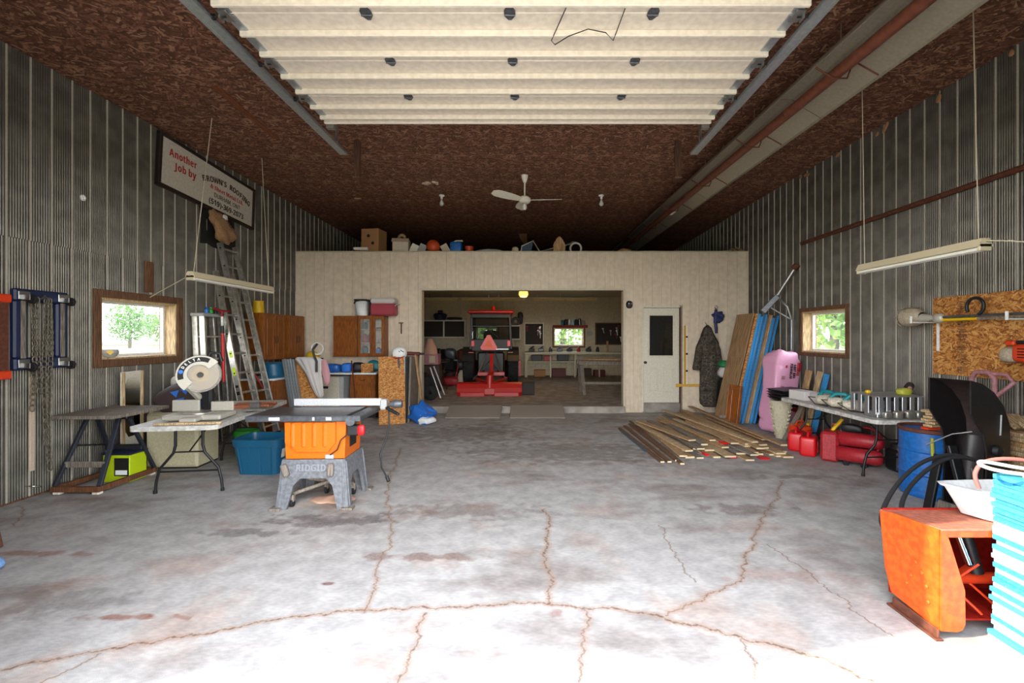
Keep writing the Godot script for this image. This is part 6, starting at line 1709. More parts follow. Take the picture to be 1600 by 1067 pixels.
	part(cp, "frame_tube", M.new().tube([Vector3(0.28, 0.1, 0.1), Vector3(0.3, 0.42, 0.0), Vector3(0.2, 0.46, -0.1), Vector3(-0.2, 0.46, -0.1)], 0.014, 8), mats.compressor_red)
	part(cp, "gauge_block", M.new().puff(Vector3(0.02, 0.44, -0.06), Vector3(0.12, 0.05, 0.05), 0.6, 0.03, 3), mats.black_plastic)
	for s in [-0.02, 0.16]:
		part(cp, "rubber_foot", M.new().ring(Vector3(s, 0.028, 0.15), 0.025, 0.012, Basis(Vector3.UP, 0.2), 12, 6), mats.rubber)
	solo("yellow_funnel", "yellow plastic scoop standing on the compressor", "scoop", M.new().bar(Vector3(0, 0, 0), Vector3(0.14, 0.15, 0), 0.05, 0.03, 0.01), mats.yellow, Vector3(3.98, 0.385, -5.82))
	var en := thing("small_engine", "small black engine with a loose orange wire beside the compressor", "engine", Vector3(4.45, 0, -5.3))
	part(en, "block", M.new().box(Vector3(0, 0.14, 0), Vector3(0.24, 0.26, 0.22), 0.03), mats.black_metal)
	part(en, "air_cleaner", M.new().at(Vector3(0, 0.27, 0)).lathe([Vector2(0, 0), Vector2(0.1, 0), Vector2(0.1, 0.06), Vector2(0, 0.07)], 18), mats.black_plastic)
	part(en, "wire", M.new().tube([Vector3(-0.12, 0.3, 0.1), Vector3(-0.1, 0.2, 0.14), Vector3(-0.04, 0.08, 0.15)], 0.008, 6), mats.wood_tan)
	var rb := thing("red_tool_box", "orange-red sloping metal toolbox on the floor by the blue barrel", "toolbox", Vector3(4.48, 0, -5.02), 0.15)
	part(rb, "box", M.new().box(Vector3(0, 0.1, 0), Vector3(0.28, 0.2, 0.22), 0.008), mats.red_orange)
	part(rb, "lid", M.new().at(Vector3(-0.14, 0, 0), Basis(Vector3.UP, PI / 2)).prism([Vector2(-0.11, 0.205), Vector2(0.11, 0.205), Vector2(0.04, 0.3), Vector2(-0.04, 0.3)], 0.0, 0.28), mats.red_orange)
	part(rb, "handle", M.new().tube([Vector3(-0.06, 0.3, 0), Vector3(-0.05, 0.34, 0), Vector3(0.05, 0.34, 0), Vector3(0.06, 0.3, 0)], 0.008, 6), mats.black_metal)
	# ---- blue barrel and strips
	var bl := thing("blue_barrel", "rusty-rimmed blue steel barrel with drips, between the tool table and black chute", "barrel", Vector3(4.12, 0, -4.55))
	part(bl, "drum", M.new().lathe([Vector2(0, 0.0), Vector2(0.24, 0.0), Vector2(0.25, 0.02), Vector2(0.25, 0.22), Vector2(0.258, 0.235), Vector2(0.25, 0.25), Vector2(0.25, 0.45), Vector2(0.258, 0.465), Vector2(0.25, 0.48), Vector2(0.25, 0.66), Vector2(0.0, 0.66)], 32), mats.barrel_blue)
	part(bl, "rusty_rim", M.new().lathe([Vector2(0.25, 0.65), Vector2(0.262, 0.66), Vector2(0.262, 0.69), Vector2(0.245, 0.69), Vector2(0.245, 0.662)], 32), mats.rust)
	part(bl, "yellow_hose", M.new().tube([Vector3(-0.16, 0.62, 0.2), Vector3(-0.17, 0.46, 0.22), Vector3(-0.1, 0.38, 0.26), Vector3(-0.02, 0.44, 0.275), Vector3(0.0, 0.6, 0.27)], 0.016, 8), mats.lime_dull)
	part(bl, "pink_tape", M.new().box(Vector3(0.1, 0.48, 0.262), Vector3(0.14, 0.03, 0.006), 0.0, Basis(Vector3.UP, 0.4)).box(Vector3(0.14, 0.52, 0.248), Vector3(0.03, 0.1, 0.006), 0.0, Basis(Vector3.UP, 0.55)), mats.pink_cloth)
	for k in 7:
		solo("wood_strip", "short pale wood strip in the stack on the blue barrel", "strip", M.new().box(Vector3.ZERO, Vector3(0.22 - 0.03 * (k % 3), 0.024, 0.08), 0.003), mats.wood_pale if k else mats.red_orange, Vector3(4.05, 0.704 + k * 0.029, -4.42), Vector3(0, 4 + 9 * (k % 3), 0), "strips on the barrel")

func build_tool_panel():
	var x := RIGHT - 0.035
	solo("strand_tool_board", "large tan strand board panel fixed to the ribbed wall as a tool board", "board", M.new().box(Vector3.ZERO, Vector3(0.018, 0.86, 1.3), 0.002), mats.strand_turned, Vector3(x, 1.63, -4.41))
	var st := M.new()
	var r := RandomNumberGenerator.new()
	r.seed = 4
	for k in 44:
		st.box(Vector3(x - 0.0095, 2.0 - k * 0.0178, -4.72 + r.randf_range(-0.01, 0.01)), Vector3(0.001, r.randf_range(0.004, 0.009), r.randf_range(0.07, 0.12)))
	var o := solo("grade_stamp", "column of small black printed text down the strand tool board", "print", st, mats.ink_brown)
	o.set_meta("kind", "stuff")
	# ---- string trimmer on brackets
	for k in 2:
		var d: float = [4.98, 3.98][k]
		solo("shelf_bracket", ["white steel shelf bracket under the trimmer guard", "white steel shelf bracket under the trimmer's shaft end"][k], "bracket", M.new().box(Vector3(-0.01, -0.16, 0), Vector3(0.012, 0.32, 0.03), 0.002).box(Vector3(-0.16, 0, 0), Vector3(0.32, 0.012, 0.025), 0.002).box(Vector3(-0.315, 0.03, 0), Vector3(0.012, 0.08, 0.025), 0.002), mats.white_plastic, Vector3(x - 0.012, 1.78, -d))
	var t := thing("string_trimmer", "long-shafted grass trimmer with a pale guard lying on the wall brackets", "trimmer", Vector3(x - 0.18, 1.83, -4.5))
	part(t, "shaft", M.new().tube([Vector3(0, 0, -0.4), Vector3(0, 0.0, 0.95)], 0.014, 8), mats.steel_dark)
	part(t, "yellow_sleeve", M.new().tube([Vector3(-0.005, -0.03, -0.3), Vector3(-0.005, -0.03, 0.12)], 0.016, 8), mats.yellow)
	part(t, "lower_shaft", M.new().tube([Vector3(-0.005, -0.032, -0.4), Vector3(-0.005, -0.03, 0.95)], 0.012, 8), mats.wood_grey)
	part(t, "gear_case", M.new().puff(Vector3(0, -0.01, -0.3), Vector3(0.045, 0.055, 0.06), 0.8, 0.01, 2), mats.saw_cast)
	part(t, "neck", M.new().tube([Vector3(0, 0, -0.32), Vector3(0, 0.0, -0.5)], [0.02, 0.05], 12), mats.saw_cast)
	part(t, "guard", M.new().at(Vector3(0, 0.02, -0.5), Basis(Vector3.RIGHT, -PI / 2)).lathe([Vector2(0.05, 0.0), Vector2(0.09, 0.05), Vector2(0.11, 0.12), Vector2(0.11, 0.2), Vector2(0.09, 0.2), Vector2(0.09, 0.12)], 20), mats.guard)
	for k in 6:
		var a := TAU * k / 6
		part(t, "guard_wire", M.new().tube([Vector3(cos(a) * 0.12, 0.02 + sin(a) * 0.12, -0.72), Vector3(cos(a) * 0.08, 0.02 + sin(a) * 0.08, -0.8), Vector3(0, 0.02, -0.82)], 0.005, 5), mats.guard)
	part(t, "loop_handle", M.new().ring(Vector3(-0.03, 0.09, 0.12), 0.085, 0.016, Basis(Vector3.UP, PI / 2), 20, 8, -0.6, 4.3), mats.black_plastic)
	# ---- orange blower and pink handle at the panel's foot
	var e := thing("orange_power_tool", "orange and black engine of a brush cutter hanging on the tool board", "brush cutter", Vector3(x - 0.13, 1.40, -3.93))
	e.scale = Vector3.ONE * 0.85
	part(e, "engine_cover", M.new().puff(Vector3(0, 0.08, -0.02), Vector3(0.12, 0.1, 0.13), 0.5), mats.red_orange)
	for k in 4:
		part(e, "cooling_slot", M.new().box(Vector3(-0.115, 0.04 + k * 0.03, 0.0), Vector3(0.02, 0.012, 0.12), 0.002), mats.ink)
	part(e, "tank", M.new().puff(Vector3(-0.03, 0.06, -0.2), Vector3(0.09, 0.085, 0.08), 0.7), mats.guard)
	part(e, "top_bracket", M.new().box(Vector3(0, 0.2, -0.06), Vector3(0.1, 0.04, 0.18), 0.012), mats.black_plastic)
	part(e, "red_cap", M.new().puff(Vector3(-0.02, 0.19, -0.2), Vector3(0.04, 0.03, 0.05), 0.6), mats.red_orange)
	part(e, "lower_housing", M.new().puff(Vector3(0, -0.08, 0.0), Vector3(0.07, 0.09, 0.07), 0.6), mats.red_orange)
	part(e, "drive_tube", M.new().tube([Vector3(0, -0.12, 0.0), Vector3(0.0, -0.24, 0.02), Vector3(0.03, -0.42, 0.06)], 0.035, 10), mats.black_plastic)
	var h := thing("hand_truck", "faded pink tubular hand truck handle rising beside the stacked lumber", "hand truck", Vector3(4.4, 0, -4.3))
	part(h, "frame_tube", M.new().tube([Vector3(0, 0.02, -0.1), Vector3(0, 1.2, -0.1), Vector3(0, 1.27, -0.06), Vector3(0, 1.28, 0.06), Vector3(0, 1.22, 0.12), Vector3(0, 0.02, 0.12)], 0.022, 10), mats.pink)
	part(h, "grip_loop", M.new().tube([Vector3(0, 1.27, 0.04), Vector3(0.03, 1.26, 0.2), Vector3(0.03, 1.2, 0.26), Vector3(0.0, 1.05, 0.13)], 0.02, 8), mats.pink)
	# ---- stacked lumber on a dark rack
	var rk := thing("timber_rack", "low dark wooden rack carrying the stacked lumber beside the black chute", "rack", Vector3(4.3, 0, -3.72))
	for k in 2:
		part(rk, "bearer", M.new().box(Vector3(0, 0.42, [0.35, -0.35][k]), Vector3(0.6, 0.1, 0.1), 0.006), mats.cardboard_dark)
		for s in [-1, 1]:
			part(rk, "leg", M.new().box(Vector3(s * 0.24, 0.185, [0.35, -0.35][k]), Vector3(0.08, 0.37, 0.08), 0.006), mats.cardboard_dark)
	for k in 9:
		for c2 in 2:
			solo("stacked_board", "pale sawn board lying in the stack on the dark rack", "board", M.new().box(Vector3.ZERO, Vector3(0.24, 0.036, 1.06 - 0.05 * ((k + c2) % 3)), 0.003), mats.wood_pale_v if (k + c2) % 3 else mats.wood_tan_v, Vector3(4.17 + c2 * 0.25 + 0.012 * (k % 2), 0.49 + k * 0.039, -3.72 - 0.03 * (k % 3)), Vector3.ZERO, "boards on the rack")
	for k in 8:
		solo("slanted_offcut", "short pale offcut lying slanted on top of the stacked lumber", "offcut", M.new().box(Vector3.ZERO, Vector3(0.4, 0.026, 0.1), 0.002), mats.wood_pale if k != 7 else mats.wood_red_end, Vector3(4.28, 0.875, -3.36 - k * 0.105), Vector3(38, 8, 0), "offcuts on the stacked lumber")

func build_front_right():
	# ---- blue foam boards stacked flat
	var r := RandomNumberGenerator.new()
	r.seed = 3
	for k in 36:
		var mat: Material = [mats.foam_pale, mats.foam_blue, mats.foam_pale, mats.foam_teal][r.randi() % 4] if k < 29 else [mats.foam_blue, mats.foam_teal][k % 2]
		solo("foam_board", "pale blue insulation board in the tall flat stack beside the orange blower", "foam board", M.new().box(Vector3(1.0, 0, 0), Vector3(2.0, 0.0235, 0.7), 0.002), mat, Vector3(2.46 + r.randf_range(-0.014, 0.014) - (0.03 if k < 3 else 0.0), 0.0125 + k * 0.0248, -2.0 + r.randf_range(-0.012, 0.012)), Vector3(0, r.randf_range(-0.4, 0.4), 0), "flat stack of foam boards")
	solo("top_board", "weathered plywood scrap on top of the foam board stack", "scrap", M.new().box(Vector3.ZERO, Vector3(0.4, 0.012, 0.3), 0.002), mats.wood_tan, Vector3(2.75, 0.9, -2.15), Vector3(0, 8, 0))
	var rp := thing("braided_rope", "white and red braided rope looped over the foam board stack", "rope", Vector3(2.5, 0.91, -2.2))
	part(rp, "white_loop", M.new().tube(curve([Vector3(0.5, 0.02, 0.2), Vector3(0.2, 0.02, 0.12), Vector3(0.0, 0.03, 0.06), Vector3(-0.15, 0.04, 0.0), Vector3(-0.2, 0.055, -0.05), Vector3(-0.14, 0.06, -0.1), Vector3(0.0, 0.04, -0.06), Vector3(0.2, 0.02, 0.0), Vector3(0.5, 0.02, 0.06)]), 0.009, 8), mats.white_plastic)
	part(rp, "red_loop", M.new().tube(curve([Vector3(-0.1, -0.1, -0.16), Vector3(-0.12, -0.02, -0.16), Vector3(-0.08, 0.05, -0.14), Vector3(0.05, 0.07, -0.1), Vector3(0.3, 0.02, -0.06), Vector3(0.5, 0.02, -0.02)]), 0.01, 8), mats.rope_red)
	# ---- orange snow blower housing
	var b := thing("snow_blower_housing", "orange snow blower auger housing with a dark red inside standing on the concrete", "snow blower", Vector3(2.2, 0, -2.37))
	# side plate in the z-y plane at x = 0
	var sp := M.new().at(Vector3.ZERO, Basis(Vector3(0, 0, -1), Vector3.UP, Vector3(1, 0, 0)))
	sp.prism([Vector2(0.0, 0.045), Vector2(0.0, 0.585), Vector2(0.3, 0.555), Vector2(0.4, 0.53), Vector2(0.36, 0.2), Vector2(0.31, 0.07)], -0.006, 0.006)
	var plate := part(b, "side_plate", sp, mats.blower_orange)
	for q in [[0.1, 0.3], [0.17, 0.25], [0.07, 0.24], [0.2, 0.19], [0.06, 0.16], [0.14, 0.34]]:
		part(plate, "bolt_head", M.new().at(Vector3(-0.006, q[1], -q[0]), Basis(Vector3(0, 0, 1), PI / 2)).lathe([Vector2(0.012, 0), Vector2(0.012, 0.006), Vector2(0.006, 0.01), Vector2(0, 0.01)], 8), mats.blower_orange)
	part(b, "front_flange", M.new().prism([Vector2(0, 0.045), Vector2(0, 0.585), Vector2(0.03, 0.57), Vector2(0.06, 0.48), Vector2(0.1, 0.35), Vector2(0.128, 0.26), Vector2(0.13, 0.08), Vector2(0.115, 0.05), Vector2(0.09, 0.04)], 0.0, 0.008), mats.blower_orange)
	part(b, "top_plate", M.new().box(Vector3(0.5, 0.558, -0.2), Vector3(1.0, 0.01, 0.42), 0.002, Basis(Vector3.RIGHT, -0.13)), mats.blower_top)
	part(b, "top_lip", M.new().box(Vector3(0.5, 0.565, 0.0), Vector3(1.0, 0.045, 0.012), 0.004), mats.blower_orange)
	part(b, "back_plate", M.new().box(Vector3(0.5, 0.3, -0.37), Vector3(0.98, 0.5, 0.008), 0.0, Basis(Vector3.RIGHT, -0.1)), mats.blower_inside)
	part(b, "lower_scraper", M.new().box(Vector3(0.5, 0.07, -0.2), Vector3(0.98, 0.01, 0.3)), mats.blower_inside)
	part(b, "end_plate", M.new().at(Vector3(1.0, 0, 0), Basis(Vector3(0, 0, -1), Vector3.UP, Vector3(1, 0, 0))).prism([Vector2(0.0, 0.045), Vector2(0.0, 0.585), Vector2(0.4, 0.53), Vector2(0.31, 0.07)], -0.006, 0.006), mats.blower_orange)
	part(b, "auger_shaft", M.new().tube([Vector3(0.006, 0.25, -0.14), Vector3(0.99, 0.25, -0.14)], 0.03, 14), mats.red_orange)
	for s in [0.62, 0.86]:
		var fl := M.new()
		fl.smooth()
		for k in 20:
			var a0 := TAU * k / 20.0
			var a1 := TAU * (k + 1) / 20.0
			var p := func(a, rr): return Vector3(s + (a / TAU - 0.5) * 0.22, 0.25 + sin(a) * rr, -0.14 + cos(a) * rr)
			fl.quad(p.call(a0, 0.12), p.call(a1, 0.12), p.call(a1, 0.17), p.call(a0, 0.17))
			fl.quad(p.call(a0, 0.17) + Vector3(0.006, 0, 0), p.call(a1, 0.17) + Vector3(0.006, 0, 0), p.call(a1, 0.12) + Vector3(0.006, 0, 0), p.call(a0, 0.12) + Vector3(0.006, 0, 0))
		part(b, "auger_flight", fl, mats.red_orange)
	for q in [[0.08, 0.1, 0.3, 0.36], [0.16, 0.36, 0.4, 0.12]]:
		part(b, "auger_bar", M.new().bar(Vector3(q[0], q[1], -0.2), Vector3(q[2], q[3], -0.1), 0.06, 0.012, 0.003), mats.red_orange)
	part(b, "auger_arm", M.new().bar(Vector3(0.14, 0.25, -0.12), Vector3(0.28, 0.1, -0.06), 0.04, 0.012, 0.002), mats.red_orange)
	part(b, "skid_shoe", M.new().box(Vector3(-0.014, 0.03, -0.14), Vector3(0.014, 0.05, 0.3), 0.004).box(Vector3(-0.022, 0.006, -0.14), Vector3(0.04, 0.012, 0.33), 0.003), mats.rust)
	part(b, "hydraulic_cylinder", M.new().tube([Vector3(0.19, 0.55, -0.12), Vector3(0.24, 0.36, -0.08)], 0.02, 12), mats.chrome)
	part(b, "cylinder_barrel", M.new().tube([Vector3(0.26, 0.55, -0.14), Vector3(0.3, 0.3, -0.1)], 0.032, 12), mats.black_metal)
	# ---- white basin on the housing
	solo("white_basin", "white plastic basin standing on the orange blower housing", "basin", tub_mesh(Vector2(0.15, 0.11), Vector2(0.21, 0.15), 0.17, 0.02), mats.white_plastic, Vector3(2.74, 0.572, -2.58), Vector3(-6, 4, 0))
	# ---- black discharge chute on a stand
	var st := thing("chute_stand", "black steel stand with a grey plank under the discharge chute", "stand", Vector3(3.55, 0, -3.75))
	for q in [[-0.22, 0.02, -0.08, 0.62], [-0.06, 0.3, -0.06, 0.72], [0.3, 0.2, 0.06, 0.6], [0.25, -0.2, 0.08, 0.6]]:
		part(st, "leg", M.new().bar(Vector3(q[0], 0, q[1]), Vector3(q[2], q[3], q[1] * 0.3), 0.07, 0.035, 0.005), mats.black_metal)
	part(st, "cross_plank", M.new().bar(Vector3(-0.2, 0.24, 0.12), Vector3(0.2, 0.12, 0.3), 0.03, 0.09, 0.004), mats.wood_grey_v)
	part(st, "base_box", M.new().box(Vector3(0.05, 0.09, 0.36), Vector3(0.3, 0.12, 0.2), 0.008), mats.black_metal)
	part(st, "foot_rail", M.new().box(Vector3(0.05, 0.015, 0.36), Vector3(0.4, 0.03, 0.1), 0.004), mats.red_orange)
	part(st, "wire", M.new().tube([Vector3(0.0, 0.56, 0.2), Vector3(0.02, 0.3, 0.24), Vector3(0.06, 0.05, 0.26)], 0.006, 5).tube([Vector3(0.08, 0.56, 0.2), Vector3(0.1, 0.3, 0.24), Vector3(0.14, 0.05, 0.26)], 0.006, 5), mats.steel)
	var c2 := thing("discharge_chute", "tall curved black snow blower discharge chute with a broad open hood", "chute", Vector3(3.62, 0.2, -3.62), -1.3)
	var outer := [Vector2(-0.10, 0.0), Vector2(-0.15, 0.35), Vector2(-0.19, 0.55), Vector2(-0.18, 0.72), Vector2(-0.11, 0.87), Vector2(0.0, 0.98), Vector2(0.13, 1.05), Vector2(0.26, 1.08)]
	var inner := [Vector2(0.26, 0.82), Vector2(0.2, 0.74), Vector2(0.12, 0.66), Vector2(0.08, 0.5), Vector2(0.1, 0.0)]
	for s in [-1, 1]:
		var m := M.new().at(Vector3(s * 0.14, 0, 0), Basis(Vector3(0, 0, 1), Vector3.UP, Vector3(-1, 0, 0)))
		m.prism(outer + inner, -0.006, 0.006)
		part(c2, "side_plate", m, mats.chute_black)
		part(c2, "pivot_knob", M.new().at(Vector3(s * 0.146, 0.52, -0.02), Basis(Vector3(0, 0, 1), -s * PI / 2)).lathe([Vector2(0, 0), Vector2(0.045, 0), Vector2(0.04, 0.03), Vector2(0.015, 0.04), Vector2(0, 0.04)], 14), mats.black_plastic)
	part(c2, "back_plate", M.new().skin(outer.size() - 1, 4, func(i, k): return Vector3((k - 2) * 0.068, outer[i].y, outer[i].x + 0.02 * (1.0 - pow((k - 2) / 2.0, 2)) * -1.0), Vector3(0, 0, 0.01)), mats.chute_brown)
	part(c2, "front_channel", M.new().skin(5, 8, func(i, k): return Vector3((k - 4) * 0.024, i * 0.125, 0.06 + 0.06 * cos((k - 4) / 4.0 * PI / 2) - 0.01 * i), Vector3(0, 0, -0.008)), mats.chute_black)
	part(c2, "linkage_rod", M.new().tube([Vector3(-0.2, 0.5, 0.2), Vector3(-0.05, 0.62, 0.14), Vector3(0.06, 0.66, 0.1)], 0.006, 6), mats.steel)
	part(c2, "handle_pin", M.new().tube([Vector3(0.152, 0.64, -0.06), Vector3(0.152, 0.8, -0.07)], 0.006, 6), mats.cloth_grey)
	part(c2, "base_collar", M.new().at(Vector3(0, -0.02, 0)).lathe([Vector2(0.15, 0.0), Vector2(0.21, 0.0), Vector2(0.21, 0.05), Vector2(0.15, 0.06)], 24), mats.chute_black)
	# ---- hoses
	solo("hydraulic_hose", "long black hydraulic hose arching from the blower up to the chute", "hose", M.new().tube(curve([Vector3(2.239, 0.351, -2.72), Vector3(2.268, 0.426, -2.85), Vector3(2.426, 0.507, -3), Vector3(2.657, 0.611, -3.15), Vector3(2.892, 0.697, -3.25), Vector3(3.118, 0.735, -3.3), Vector3(3.271, 0.716, -3.3), Vector3(3.381, 0.673, -3.3)]), 0.014, 10), mats.hose)
	solo("hydraulic_hose", "shorter black hydraulic hose arching inside the longer one", "hose", M.new().tube(curve([Vector3(2.408, 0.472, -2.86), Vector3(2.488, 0.521, -2.95), Vector3(2.678, 0.578, -3.1), Vector3(2.885, 0.66, -3.2), Vector3(3.08, 0.718, -3.26), Vector3(3.218, 0.722, -3.28), Vector3(3.361, 0.688, -3.28)]), 0.014, 10), mats.hose)

func curve(pts: Array) -> Array:
	var out := []
	for i in pts.size() - 1:
		var p0: Vector3 = pts[maxi(i - 1, 0)]
		var p3: Vector3 = pts[mini(i + 2, pts.size() - 1)]
		for k in 5:
			out.append(pts[i].cubic_interpolate(pts[i + 1], p0, p3, k / 5.0))
	out.append(pts[pts.size() - 1])
	return out

func build_workshop():
	build_tractor()
	build_bench()
	build_shop_clutter()
	# ---- lit ceiling lamp and unlit tubes
	var lp := thing("ceiling_lamp", "glowing warm glass ceiling lamp above the workshop floor behind the opening", "lamp", Vector3(-0.174, 2.78, -12.0))
	part(lp, "base", M.new().lathe([Vector2(0, 0.34), Vector2(0.08, 0.34), Vector2(0.08, 0.1), Vector2(0, 0.1)], 16), mats.white_paint)
	part(lp, "glass_shade", M.new().lathe([Vector2(0.06, 0.1), Vector2(0.12, 0.06), Vector2(0.13, -0.02), Vector2(0.09, -0.08), Vector2(0, -0.09)], 18, false), mats.lamp_glow)
	var l := OmniLight3D.new()
	l.name = "ceiling_lamp_light"
	l.light_color = Color(1.0, 0.78, 0.5)
	l.light_energy = 0.8
	l.light_size = 0.1
	l.omni_range = 20.0
	l.omni_attenuation = 2.0
	l.shadow_enabled = true
	lp.add_child(l)
	l.position = Vector3(0, -0.16, 0)
	for k in 5:
		var u: float = [689.0, 746.0, 797.0, 858.0, 908.0][k]
		var t := thing("shop_light", "unlit cream strip light under the workshop ceiling along its back wall", "light", Vector3((u - 828.0) / 690.0 * 15.6, 2.94, -15.6), 0.0, "strip lights in the workshop")
		part(t, "housing", M.new().box(Vector3(0, 0.03, 0), Vector3(1.14, 0.06, 0.12), 0.006), mats.fixture)
		part(t, "tube", M.new().tube([Vector3(-0.54, -0.02, 0.0), Vector3(0.54, -0.02, 0.0)], 0.018, 8), mats.tube_yellow)
		for s in [-1, 1]:
			part(t, "hanger", M.new().box(Vector3(s * 0.4, 0.12, 0), Vector3(0.02, 0.12, 0.02)), mats.steel)
	solo("door_opener_rail", "dark folded track rails under the workshop ceiling just behind the opening", "rail", M.new().bar(Vector3(-2.3, 3.09, -10.2), Vector3(-2.6, 3.09, -13.5), 0.05, 0.06, 0.004), mats.black_metal)
	solo("overhead_panel", "pale rolled up panel door lying under the workshop ceiling behind the opening", "door", M.new().box(Vector3.ZERO, Vector3(4.1, 0.04, 2.2), 0.006), mats.beige, Vector3(-0.16, 2.9, -10.9))

func build_tractor():
	var t := thing("tractor", "compact tractor with a red cab roof and black rear seen from behind in the workshop", "tractor", Vector3(-1.18, SHOP, -13.4), 0.07)
	for s in [-1, 1]:
		var c0 := Vector3(s * 0.66, 0.55, 0)
		var bz := Basis(Vector3(0, 0, 1), PI / 2)
		var tyre := part(t, "tyre", M.new().at(c0, bz).lathe([Vector2(0.3, -0.12), Vector2(0.44, -0.15), Vector2(0.51, -0.15), Vector2(0.53, -0.12), Vector2(0.54, 0), Vector2(0.53, 0.12), Vector2(0.51, 0.15), Vector2(0.44, 0.15), Vector2(0.3, 0.12)], 36, false), mats.tyre)
		var tr := M.new()
		for k in 22:
			for e in [-1, 1]:
				var a := TAU * (k + (0.5 if e > 0 else 0.0)) / 22
				tr.at(c0, Basis(Vector3.RIGHT, a)).box(Vector3(e * 0.075, 0.545, 0), Vector3(0.15, 0.035, 0.035), 0.004, Basis(Vector3.UP, e * 0.5))
		part(tyre, "tread", tr, mats.tyre).set_meta("kind", "stuff")
		part(t, "wheel_rim", M.new().at(c0, bz).lathe([Vector2(0, -0.05), Vector2(0.12, -0.05), Vector2(0.3, -0.12), Vector2(0.3, 0.12), Vector2(0.12, 0.05), Vector2(0, 0.05)], 24), mats.tractor_red)
		var f := M.new().at(Vector3(s * 0.66, 0.55, 0))
		for k in 8:
			var a0 := deg_to_rad(20.0 + k * 18.0)
			var a1 := deg_to_rad(38.0 + k * 18.0)
			f.bar(Vector3(0, sin(a0), cos(a0)) * 0.61, Vector3(0, sin(a1), cos(a1)) * 0.61, 0.34, 0.012, 0.0, Vector3(0, sin(a0), cos(a0)))
		part(t, "fender", f, mats.black_plastic)
		part(t, "cab_post", M.new().bar(Vector3(s * 0.6, 1.1, 0.3), Vector3(s * 0.56, 2.14, 0.24), 0.07, 0.07, 0.01), mats.black_metal)
		part(t, "cab_post", M.new().bar(Vector3(s * 0.58, 0.9, -1.0), Vector3(s * 0.54, 2.14, -0.9), 0.06, 0.06, 0.01), mats.black_metal)
		part(t, "side_window", M.new().bar(Vector3(s * 0.59, 1.65, 0.24), Vector3(s * 0.57, 1.65, -0.92), 0.006, 0.9), mats.glass_dark)
		part(t, "tail_light", M.new().box(Vector3(s * 0.53, 1.27, 0.36), Vector3(0.09, 0.17, 0.03), 0.008), mats.red_light)
		part(t, "reflector", M.new().box(Vector3(s * 0.57, 0.98, 0.4), Vector3(0.16, 0.07, 0.02), 0.004), mats.red_light if s < 0 else mats.cloth_grey)
		part(t, "lift_arm", M.new().bar(Vector3(s * 0.2, 0.45, 0.2), Vector3(s * 0.42, 0.32, 1.3), 0.04, 0.06, 0.006), mats.black_metal)
		part(t, "lift_link", M.new().tube([Vector3(s * 0.12, 1.0, 0.25), Vector3(s * 0.36, 0.4, 0.8)], 0.016, 6), mats.steel)
		part(t, "sway_link", M.new().tube([Vector3(0.0, 0.82, 1.3), Vector3(s * 0.44, 0.34, 1.7)], 0.018, 6), mats.steel_dark)
		part(t, "front_tyre", M.new().at(Vector3(s * 0.55, 0.34, -1.75), bz).lathe([Vector2(0.2, -0.1), Vector2(0.32, -0.11), Vector2(0.34, 0), Vector2(0.32, 0.11), Vector2(0.2, 0.1)], 24, false), mats.tyre)
	part(t, "cab_roof", M.new().box(Vector3(0, 2.2, -0.32), Vector3(1.36, 0.1, 1.5), 0.04), mats.tractor_red)
	part(t, "beacon", M.new().at(Vector3(0.07, 2.25, 0.1)).lathe([Vector2(0.07, 0), Vector2(0.06, 0.04), Vector2(0.05, 0.13), Vector2(0, 0.15)], 14), mats.red_light)
	part(t, "rear_header", M.new().box(Vector3(0, 2.09, 0.26), Vector3(1.12, 0.12, 0.06), 0.01), mats.black_metal)
	part(t, "window_bar", M.new().box(Vector3(0, 1.78, 0.28), Vector3(1.1, 0.03, 0.03), 0.004), mats.black_metal)
	part(t, "rear_window", M.new().box(Vector3(0, 1.72, 0.25), Vector3(1.1, 0.68, 0.006), 0.0, Basis(Vector3.RIGHT, -0.2)), mats.glass_dark)
	part(t, "wiper", M.new().tube([Vector3(-0.15, 1.75, 0.3), Vector3(0.2, 1.46, 0.3)], 0.01, 5), mats.black_plastic)
	part(t, "rear_panel", M.new().box(Vector3(0, 1.22, 0.3), Vector3(1.14, 0.36, 0.06), 0.02), mats.black_plastic)
	part(t, "chrome_strip", M.new().box(Vector3(0.22, 1.1, 0.335), Vector3(0.6, 0.025, 0.01), 0.002), mats.steel)
	part(t, "gearbox", M.new().box(Vector3(0, 0.7, -0.1), Vector3(0.8, 0.62, 0.7), 0.04), mats.black_metal)
	part(t, "seat", M.new().puff(Vector3(0, 1.35, -0.2), Vector3(0.24, 0.32, 0.1), 0.5), mats.black_plastic)
	part(t, "steering_wheel", M.new().ring(Vector3(0, 1.42, -0.7), 0.18, 0.015, Basis(Vector3.RIGHT, -0.6), 18, 6), mats.black_plastic)
	part(t, "hood", M.new().box(Vector3(0, 0.95, -1.7), Vector3(0.6, 0.5, 1.3), 0.08), mats.tractor_red)
	part(t, "side_box", M.new().box(Vector3(0.86, 0.5, -0.3), Vector3(0.12, 0.5, 0.3), 0.01), mats.tractor_red)
	var smv := part(t, "slow_sign", M.new().prism([Vector2(-0.05, 0.27), Vector2(0.05, 0.27), Vector2(0.25, -0.1), Vector2(0.2, -0.18), Vector2(-0.2, -0.18), Vector2(-0.25, -0.1)].map(func(q): return q + Vector2(-0.06, 1.25)), 0.34, 0.355), mats.red_light, "orange and red triangular slow-vehicle sign")
	part(smv, "inner_triangle", M.new().prism([Vector2(0, 0.17), Vector2(0.14, -0.1), Vector2(-0.14, -0.1)].map(func(q): return q + Vector2(-0.06, 1.25)), 0.355, 0.358), mats.orange_bright)
